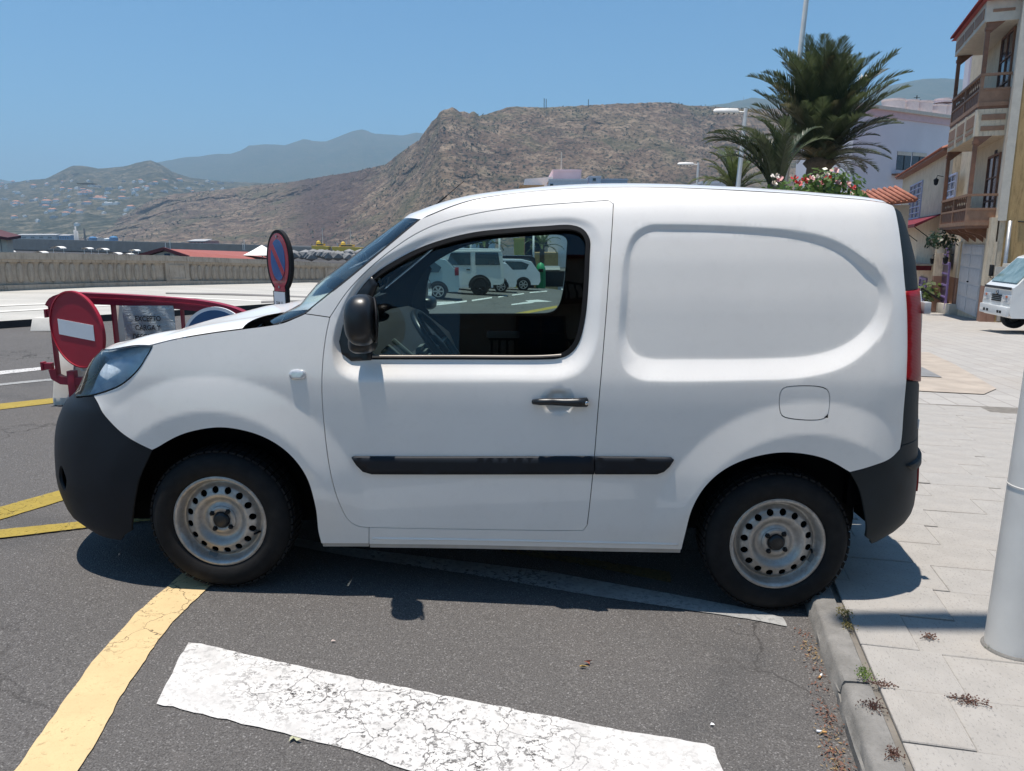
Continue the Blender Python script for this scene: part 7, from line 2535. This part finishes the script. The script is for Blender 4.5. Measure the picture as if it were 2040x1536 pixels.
for x0, x1, y0, y1, m_, nm, lb in ((118, 138, 469, 478, M_TBLUE, 'power_station_hall', 'blue hall of the far power station'), (174, 190, 474, 480, M_HW, 'power_station_shed', 'white shed in front of the far blue tank'), (35, 112, 468, 477, M_HG, 'harbour_warehouse', 'long pale warehouse along the far shore'), (376, 408, 480, 488, plain('pink_port_office', (.45, .20, .18), .8), 'harbour_office', 'small pink harbour office behind the breakwater')):
    Yt = 940 if x0 < 300 else 420; a, b = at(x0, y1, Yt), at(x1, y0, Yt)
    t_ = thing(nm, lb, 'building', (a.x, Yt, a.z - 6)); W, H = b.x - a.x, b.z - a.z + 6
    mb = MB(); mb.box(0, W, 0, 20, 0, H); obj('wall', mb, m_, t_)
    mb = MB(); mb.prism([(-.5, -1, H), (W + .5, -1, H), (W + .5, 10, H + H * .12), (-.5, 10, H + H * .12)], (0, 0, -.4)); obj('roof', mb, M_HG, t_)
    for q in range(4):
        mb = MB(); mb.box(W * (.12 + .22 * q), W * (.22 + .22 * q), -.2, .1, 6 + (H - 6) * .25, 6 + (H - 6) * .6); obj('window', mb, M_WINDARK, t_)
for k, (x, y0) in enumerate(((150, 458), (153, 451), (156, 460), (170, 455))):
    a, b = at(x, 480, 920), at(x, y0, 920); mb = MB(); mb.lathe([(1.1, -6), (.8, b.z - a.z), (.01, b.z - a.z + .02)], (0, 0, 0), 'z', 12)
    o = solid('chimney_stack', mb, (M_HG, M_HG, M_HG, M_RUBBER)[k], ('grey chimney of the far power station, leftmost of four', 'tallest grey chimney of the far power station', 'grey chimney of the far power station, third of four', 'dark chimney standing apart at the right of the power station')[k], 'chimney', 'chimneys of the far power station', smooth=True); o.location = (a.x, 920, a.z - 6)
# thin smoke rising from the chimneys
a = at(153, 449, 920)
mb = MB(); rows = []
for k in range(7):
    f = k / 6; c = a + Vector((2 + 16 * f, 0, 48 * f)); r = 2.5 + 9 * f
    rows.append([tuple(c + Vector((r * math.cos(q), r * math.sin(q), 0))) for q in np.linspace(0, 2 * math.pi, 13)])
mb.grid(rows); mb.add(rows[0][:-1], [tuple(range(12))]); mb.add(rows[-1][:-1], [tuple(range(11, -1, -1))])
t = NT('thin_smoke'); t.n.remove(t.bsdf); pv = t.new('ShaderNodeVolumePrincipled'); pv.inputs['Color'].default_value = (.75, .82, .95, 1); pv.inputs['Density'].default_value = .012
t.link(pv.outputs[0], t.out.inputs['Volume'])
struct('smoke', mb, t.m, kind='stuff')
# red roofed beach building behind the wall
YR = 62
rb_g = at(330, 512, YR)
rr = thing('red_roof_building', 'long red roofed building with striped gable just behind the seafront wall', 'building', (rb_g.x, YR, LOW))
def rl(px, py, Y=YR): p = at(px, py, Y); return (p.x - rb_g.x, Y - YR, p.z - LOW)
e0, e1, rg0 = rl(272, 511), rl(376, 512), rl(326, 495.5)
ridge_end = rl(508, 502, YR + 16); eave_end = rl(540, 517, YR + 8)
mb = MB(); mb.add([rg0, ridge_end, eave_end, e1], [(0, 1, 2, 3)]); mb.add([rg0, e0, (e0[0] + 8, 14, e0[2]), ridge_end], [(0, 1, 2, 3)])
rfo = obj('roof', mb, plain('red_sheet_roof', (.30, .085, .065), .7, var=.12, vscale=1.5), rr)
mb = MB(); mb.bar(e0, rg0, .2, .25); mb.bar(rg0, e1, .2, .25); obj('barge_board', mb, plain('dark_red_board', (.12, .02, .025), .7), rfo)
mb = MB(); mb.prism([(e0[0] + .4, .25, -.0), (e1[0] - .4, .25, 0), (e1[0] - .4, .25, e1[2] - .1), (rg0[0], .25, rg0[2] - .2), (e0[0] + .4, .25, e0[2] - .1)], (0, 7, 0)); gw = obj('gable_wall', mb, M_STUCCO, rr)
for q0, q1 in ((304, 314), (325, 336), (348, 360)):
    a, b = rl(q0, 508), rl(q1, 508); zt_ = rg0[2] - abs((a[0] + b[0]) / 2 - rg0[0]) * .30 - .35
    mb = MB(); mb.box(a[0], b[0], .20, .249, 1.0, zt_); obj('blue_panel', mb, plain('navy_panel', (.02, .05, .10), .6), gw)
# pale hut at the left edge
h0 = at(-30, 505, 40)
ht = thing('beach_hut', 'pale hut with a dark roof edge at the far left over the wall', 'hut', (h0.x, 40, LOW))
zz = at(0, 470, 40).z - LOW
mb = MB(); x1 = at(15, 500, 40).x - h0.x; mb.box(-2, x1, 0, .5, 0, zz - .1); hw_ = obj('wall', mb, M_STUCCO, ht)
for k in range(6):
    mb = MB(); mb.box(x1 - .3 - .32 * k, x1 - .28 - .32 * k, -.02, .0, 0, zz - .15); obj('batten', mb, M_TRIM_GREY, hw_)
mb = MB(); p0 = at(-40, 462, 40); p1 = at(25, 473, 40); mb.prism([(p0.x - h0.x, -.4, p0.z - LOW), (p1.x - h0.x, -.4, p1.z - LOW), (p1.x - h0.x, .7, p1.z - LOW + .1), (p0.x - h0.x, .7, p0.z - LOW + .3)], (0, 0, -.14)); obj('roof', mb, plain('dark_hut_roof', (.08, .03, .04), .8), ht)
# white sun sail right of the red roof and yellow harbour boats
c = at(522, 497, 70); mb = MB(); mb.lathe([(1.6, -.4), (.8, -.05), (.02, .5)], (0, 0, 0), 'z', 12)
o = thing('white_parasol', 'white parasol beyond the wall beside the no parking sign', 'parasol', c - Vector((0, 0, c.z - LOW)))
obj('canopy', MB().lathe([(1.7, c.z - LOW - .5), (.9, c.z - LOW - .1), (.02, c.z - LOW + .4)], (0, 0, 0), 'z', 12), M_HW, o); mb = MB(); mb.tube([(0, 0, 0), (0, 0, c.z - LOW)], .05, 6); obj('pole', mb, M_POLE, o)
M_YEL = plain('yellow_boat_paint', (.62, .42, .04), .6)
for k, (x0, x1, y) in enumerate(((620, 655, 493), (660, 722, 495))):
    a, b = at(x0, y, 225), at(x1, y, 225); W = b.x - a.x
    t_ = thing('yellow_boat', ('small yellow harbour boat behind the no parking sign', 'long yellow harbour boat by the windscreen edge')[k], 'boat', (a.x, 225, a.z))
    mb = MB(); mb.prism([(0, 0, .5), (W, 0, .3), (W * .95, 0, -.8), (W * .05, 0, -.8)], (0, 3, 0)); obj('hull', mb, M_YEL, t_)
    mb = MB(); mb.box(W * .25, W * .7, .5, 2.5, .5, 1.1); mb.lathe([(.7, 0), (.6, .6), (.1, .9)], (W * .35, 1.5, 1.1), 'z', 10); obj('cabin', mb, M_YEL, t_)
    mb = MB(); mb.box(W * .3, W * .66, .45, .5, .62, .95); obj('window_band', mb, M_WINDARK, t_)
    mb = MB(); mb.tube([(W * .6, 1.5, 1), (W * .6, 1.5, 5.5)], .08, 6); obj('mast', mb, M_POLE, t_)
for k, (px, py, lb) in enumerate(((18, 498, 'white beach shelter nearest the pale hut'), (82, 500, 'white beach shelter left of centre on the dark sand'), (116, 491, 'white beach shelter under the blue hall'), (174, 492, 'white curved beach shelter below the blue tank'), (204, 494, 'tall curved white beach shelter with a leg'), (230, 503, 'small white shelter right of the curved one'), (268, 496, 'white beach shelter left of the red roof'), (255, 504, 'low white shelter close to the wall left of the red roof'))):
    p = at(px, py, 150); s_ = .55 + .12 * (k % 3)
    z0 = p.z
    tt_ = np.linspace(0, math.pi, 9)
    t_ = thing('beach_shelter', lb, 'beach shelter', (p.x, 150, LOW), 0, 'white shelters on the dark beach')
    mb = MB(); mb.grid([[(1.3 * s_ * math.cos(a), y, z0 - LOW - .4 + .55 * s_ * math.sin(a)) for a in tt_] for y in (-1, 1)]); obj('canvas', mb, M_HW, t_)
    mb = MB()
    for xx in (-1.25 * s_, 1.25 * s_): mb.tube([(xx, 0, 0), (xx, 0, z0 - LOW - .4)], .05, 5)
    obj('legs', mb, M_POLE, t_)
# masts on the ridge and lamp masts along the breakwater
for k, (px, y0, y1, Y) in enumerate(((1084, 196, 214, 965), (1088, 197, 214, 967), (1172, 198, 211, 985), (1481, 192, 200, 4200))):
    a, b = at(px, y1 + 3, Y), at(px, y0, Y); mb = MB(); mb.tube([(0, 0, 0), (0, 0, b.z - a.z)], .45 if Y < 2000 else 1.2, 6)
    o = solid('radio_mast', mb, M_RUBBER, ('left one of the two radio masts on the brown ridge', 'right one of the two radio masts on the brown ridge', 'thin lone mast on the ridge right of the radio masts', 'thin mast on the far green mountain over the street lamp')[k], 'mast', 'masts on the skyline'); o.location = (a.x, Y, a.z)
for k, px in enumerate((330, 339, 484, 487, 672, 690)):
    a, b = at(px, 492, 250), at(px, 478 if k % 2 else 484, 250); mb = MB(); mb.tube([(0, 0, -1), (0, 0, b.z - a.z)], .10, 5)
    o = solid('harbour_mast', mb, M_POLE, ('leftmost thin mast on the breakwater over the red roof', 'second thin mast on the breakwater over the red roof', 'thin mast on the breakwater just left of the white parasol', 'taller thin mast on the breakwater by the white parasol', 'thin mast between the two yellow boats', 'tall thin mast above the long yellow boat')[k], 'mast', 'thin masts along the breakwater'); o.location = (a.x, 250, a.z - 1)
# rocks in front of the breakwater, right part
mb = MB(); rk = random.Random(2)
vs, fs = ico(1, 1)
for k in range(60):
    px = rk.uniform(585, 760); p = at(px, rk.uniform(503, 512), 120); s_ = rk.uniform(.6, 1.4)
    mb.add([(p.x + v.x * s_ * rk.uniform(.8, 1.3), 120 + v.y * s_, p.z + v.z * s_ * .6) for v in vs], fs)
o = struct('shore_rocks', mb, plain('pale_shore_rock', (.20, .20, .20), .9, var=.6, vscale=.3), kind='stuff')
# dark pines on the slope
mb = MB(); rk = random.Random(9)
_cols, _rows, _nr = HILLS['cliff_ridge']
for k in range(16000):
    i = rk.randrange(len(_cols)); px = _cols[i]
    if px > 1620: continue
    row = 3 + int((_nr - 1) * rk.random() ** 1.15)
    p = Vector(_rows[i][row]).lerp(Vector(_rows[min(i + 1, len(_cols) - 1)][min(row + 1, _nr + 2)]), rk.random())
    dens = noise.noise(p * .011) + .6 * noise.noise(p * .04)
    if dens < rk.uniform(-.15, .55): continue
    s_ = rk.uniform(.7, 2.3) * (1.5 if rk.random() < .06 else 1)
    for q in range(4):
        a = rk.uniform(0, 6.28); u = Vector((math.cos(a), math.sin(a), rk.uniform(-.2, .8)))
        v = u.orthogonal().normalized(); c = p + Vector((rk.uniform(-.5, .5), rk.uniform(-.5, .5), rk.uniform(.1, 1.2))) * s_ * .6
        mb.add([c - v * s_ * .42, c + u * s_ * .45, c + v * s_ * .42, c - u * s_ * .35], [(0, 1, 2, 3)])
o = struct('hillside_scrub', mb, plain('dark_scrub', (.034, .040, .022), .9), kind='stuff', fix=False)

# ------------------------------------------------------------------ litter and weeds by the kerb
M_DRY = plain('dry_leaf_litter', (.26, .18, .09), .9, var=.5, vscale=30)
M_DRYR = plain('reddish_dry_litter', (.16, .075, .05), .9, var=.5, vscale=30)
def litter(mb, c, n, rx, ry, size, rg, h=.012):
    for _ in range(n):
        x, y = rg.gauss(0, rx), rg.gauss(0, ry)
        p = c + kd * y + kn * x + Vector((0, 0, rg.uniform(.002, h)))
        a = Vector((rg.uniform(-1, 1), rg.uniform(-1, 1), rg.uniform(-.5, .5))).normalized(); b = a.cross(Vector((rg.uniform(-.5, .5), rg.uniform(-.5, .5), 1))).normalized()
        s_ = size * rg.uniform(.4, 1.3)
        mb.add([p - a * s_, p + b * s_ * .35, p + a * s_, p - b * s_ * .35], [(0, 1, 2, 3)])
rg = random.Random(31)
mb = MB(); mb2 = MB()
for px, py, n_ in ((1600, 1265, 60), (1612, 1290, 110), (1618, 1312, 90), (1628, 1345, 60), (1632, 1372, 40), (1645, 1410, 60), (1650, 1440, 120), (1652, 1470, 110), (1660, 1500, 120), (1668, 1530, 150), (1690, 1545, 80)):
    c = gnd(px, py); litter(mb if n_ % 20 else mb2, c, n_ // 3, .018, .035, .0075, rg)
    litter(mb2, c, n_ // 6, .02, .03, .006, rg)
struct('leaf_litter', mb, M_DRY, kind='stuff', fix=False)
struct('leaf_litter', mb2, M_DRYR, kind='stuff', fix=False)
M_WEEDG = leaf_material('small_weed_green', (.10, .16, .03), (.22, .30, .07), .3)
M_WEEDY = leaf_material('yellowing_weed', (.20, .17, .05), (.32, .26, .09), .3)
M_WEEDR = leaf_material('withered_red_weed', (.10, .045, .035), (.17, .085, .05), .2)
for px, py, m_, n_, rx, ry, lb in ((1682, 1222, M_WEEDY, 150, .020, .030, 'yellow green weed at the shaded top of the kerb joint'), (1690, 1250, M_WEEDY, 110, .018, .030, 'yellow weed lower down the kerb joint below the van shadow'), (1722, 1345, M_WEEDG, 130, .020, .030, 'bright green weed in the kerb joint'), (1757, 1366, M_WEEDR, 90, .028, .012, 'brown weed tuft lying right of the green weed'), (1738, 1410, M_WEEDR, 120, .030, .022, 'withered reddish weed below the green one'), (1930, 1400, M_WEEDR, 170, .045, .020, 'largest withered weed tuft among the paving slabs'), (1850, 1271, M_WEEDR, 70, .020, .016, 'small red weed in a slab joint near the lamp post shadow'), (1780, 1505, M_WEEDR, 100, .018, .025, 'dark red weed at the bottom edge beside the kerb'), (1985, 1296, M_WEEDG, 60, .030, .008, 'pale green weed at the foot of the lamp post')):
    c = gnd(px, py, PAVE_H)
    t_ = thing('weed', lb, 'weed', c, 0, 'weeds in the pavement joints')
    mb = MB(); rw = random.Random(px)
    for _ in range(n_):
        x, y = rw.gauss(0, rx * .6), rw.gauss(0, ry * .6)
        p = c + kn * x + kd * y + Vector((0, 0, rw.uniform(.001, .016)))
        a = Vector((rw.uniform(-1, 1), rw.uniform(-1, 1), rw.uniform(-.1, .8))).normalized(); b = a.orthogonal().normalized(); s_ = rw.uniform(.004, .010)
        mb.add([p, p + a * s_ * .6 + b * s_ * .35, p + a * s_, p + a * s_ * .6 - b * s_ * .35], [(0, 1, 2, 3)])
    obj('leaves', mb, m_, t_, world=True, fix=False)
    mb = MB()
    for _ in range(7):
        x, y = rw.gauss(0, rx), rw.gauss(0, ry); q = kn * x + kd * y; mb.tube([tuple(q * .1), tuple(q * .6 + Vector((0, 0, .008))), tuple(q + Vector((0, 0, .004)))], .0012, 4)
    obj('stalks', mb, m_, t_)
# cigarette ends, a crushed wrapper, small leaves on the road
for k, (px, py, dz) in enumerate(((1634, 1351, .008), (1637, 1462, .008))):
    c = gnd(px, py) + Vector((0, 0, dz)); t_ = thing('cigarette_end', ('cigarette end with orange tip in the gutter litter', 'white cigarette end lower in the gutter')[k], 'cigarette end', c, .9 + k * 2)
    mb = MB(); mb.lathe([(.001, 0), (.0038, 0), (.0038, .016), (.001, .016)], (0, 0, 0), 'x', 8); obj('paper', mb, M_SIGNWHITE, t_, smooth=True)
    mb = MB(); mb.lathe([(.001, -.014), (.0039, -.014), (.0039, -.0001), (.001, -.0001)], (0, 0, 0), 'x', 8); obj('filter', mb, plain('cork_filter', (.5, .28, .10), .8), t_, smooth=True)
def crumple(name, px, py, m, size, label, cat, seed, n=7):
    c = gnd(px, py) + Vector((0, 0, .006)); rw = random.Random(seed); mb = MB()
    pts = [(rw.uniform(-1, 1) * size, rw.uniform(-.6, .6) * size, rw.uniform(0, .5) * size) for _ in range(n)]
    for i in range(n - 2): mb.add([pts[i], pts[i + 1], pts[i + 2]], [(0, 1, 2)])
    for v in range(len(mb.v)): pass
    return solid(name, MB().add([tuple(c + Vector(p)) for p in mb.v], mb.f), m, label, cat, fix=False)
crumple('fallen_leaf', 1166, 1334, plain('yellow_dead_leaf', (.40, .26, .06), .8, var=.4, vscale=60), .022, 'curled yellow leaf on the asphalt under the van flank', 'leaf', 3)
crumple('fallen_leaf', 1172, 1324, plain('red_dead_leaf', (.34, .10, .06), .8, var=.4, vscale=60), .020, 'reddish crushed leaf just behind the yellow one', 'leaf', 5)
crumple('fallen_leaf', 587, 1476, plain('pale_green_leaf', (.42, .42, .28), .8, var=.2, vscale=60), .024, 'pale green leaf beside the white crossing bar', 'leaf', 8)
crumple('paper_scrap', 1418, 1446, M_SIGNWHITE, .010, 'small white paper scrap near the right end of the crossing bar', 'paper scrap', 9)
crumple('paper_scrap', 1471, 1247, M_SIGNWHITE, .009, 'tiny white paper scrap near the rear wheel', 'paper scrap', 10)
crumple('paper_scrap', 665, 1280, plain('pinkish_scrap', (.5, .4, .36), .8), .012, 'pinkish paper scrap above the crossing bar', 'paper scrap', 12)
# chalky smudge on the road and dark stains
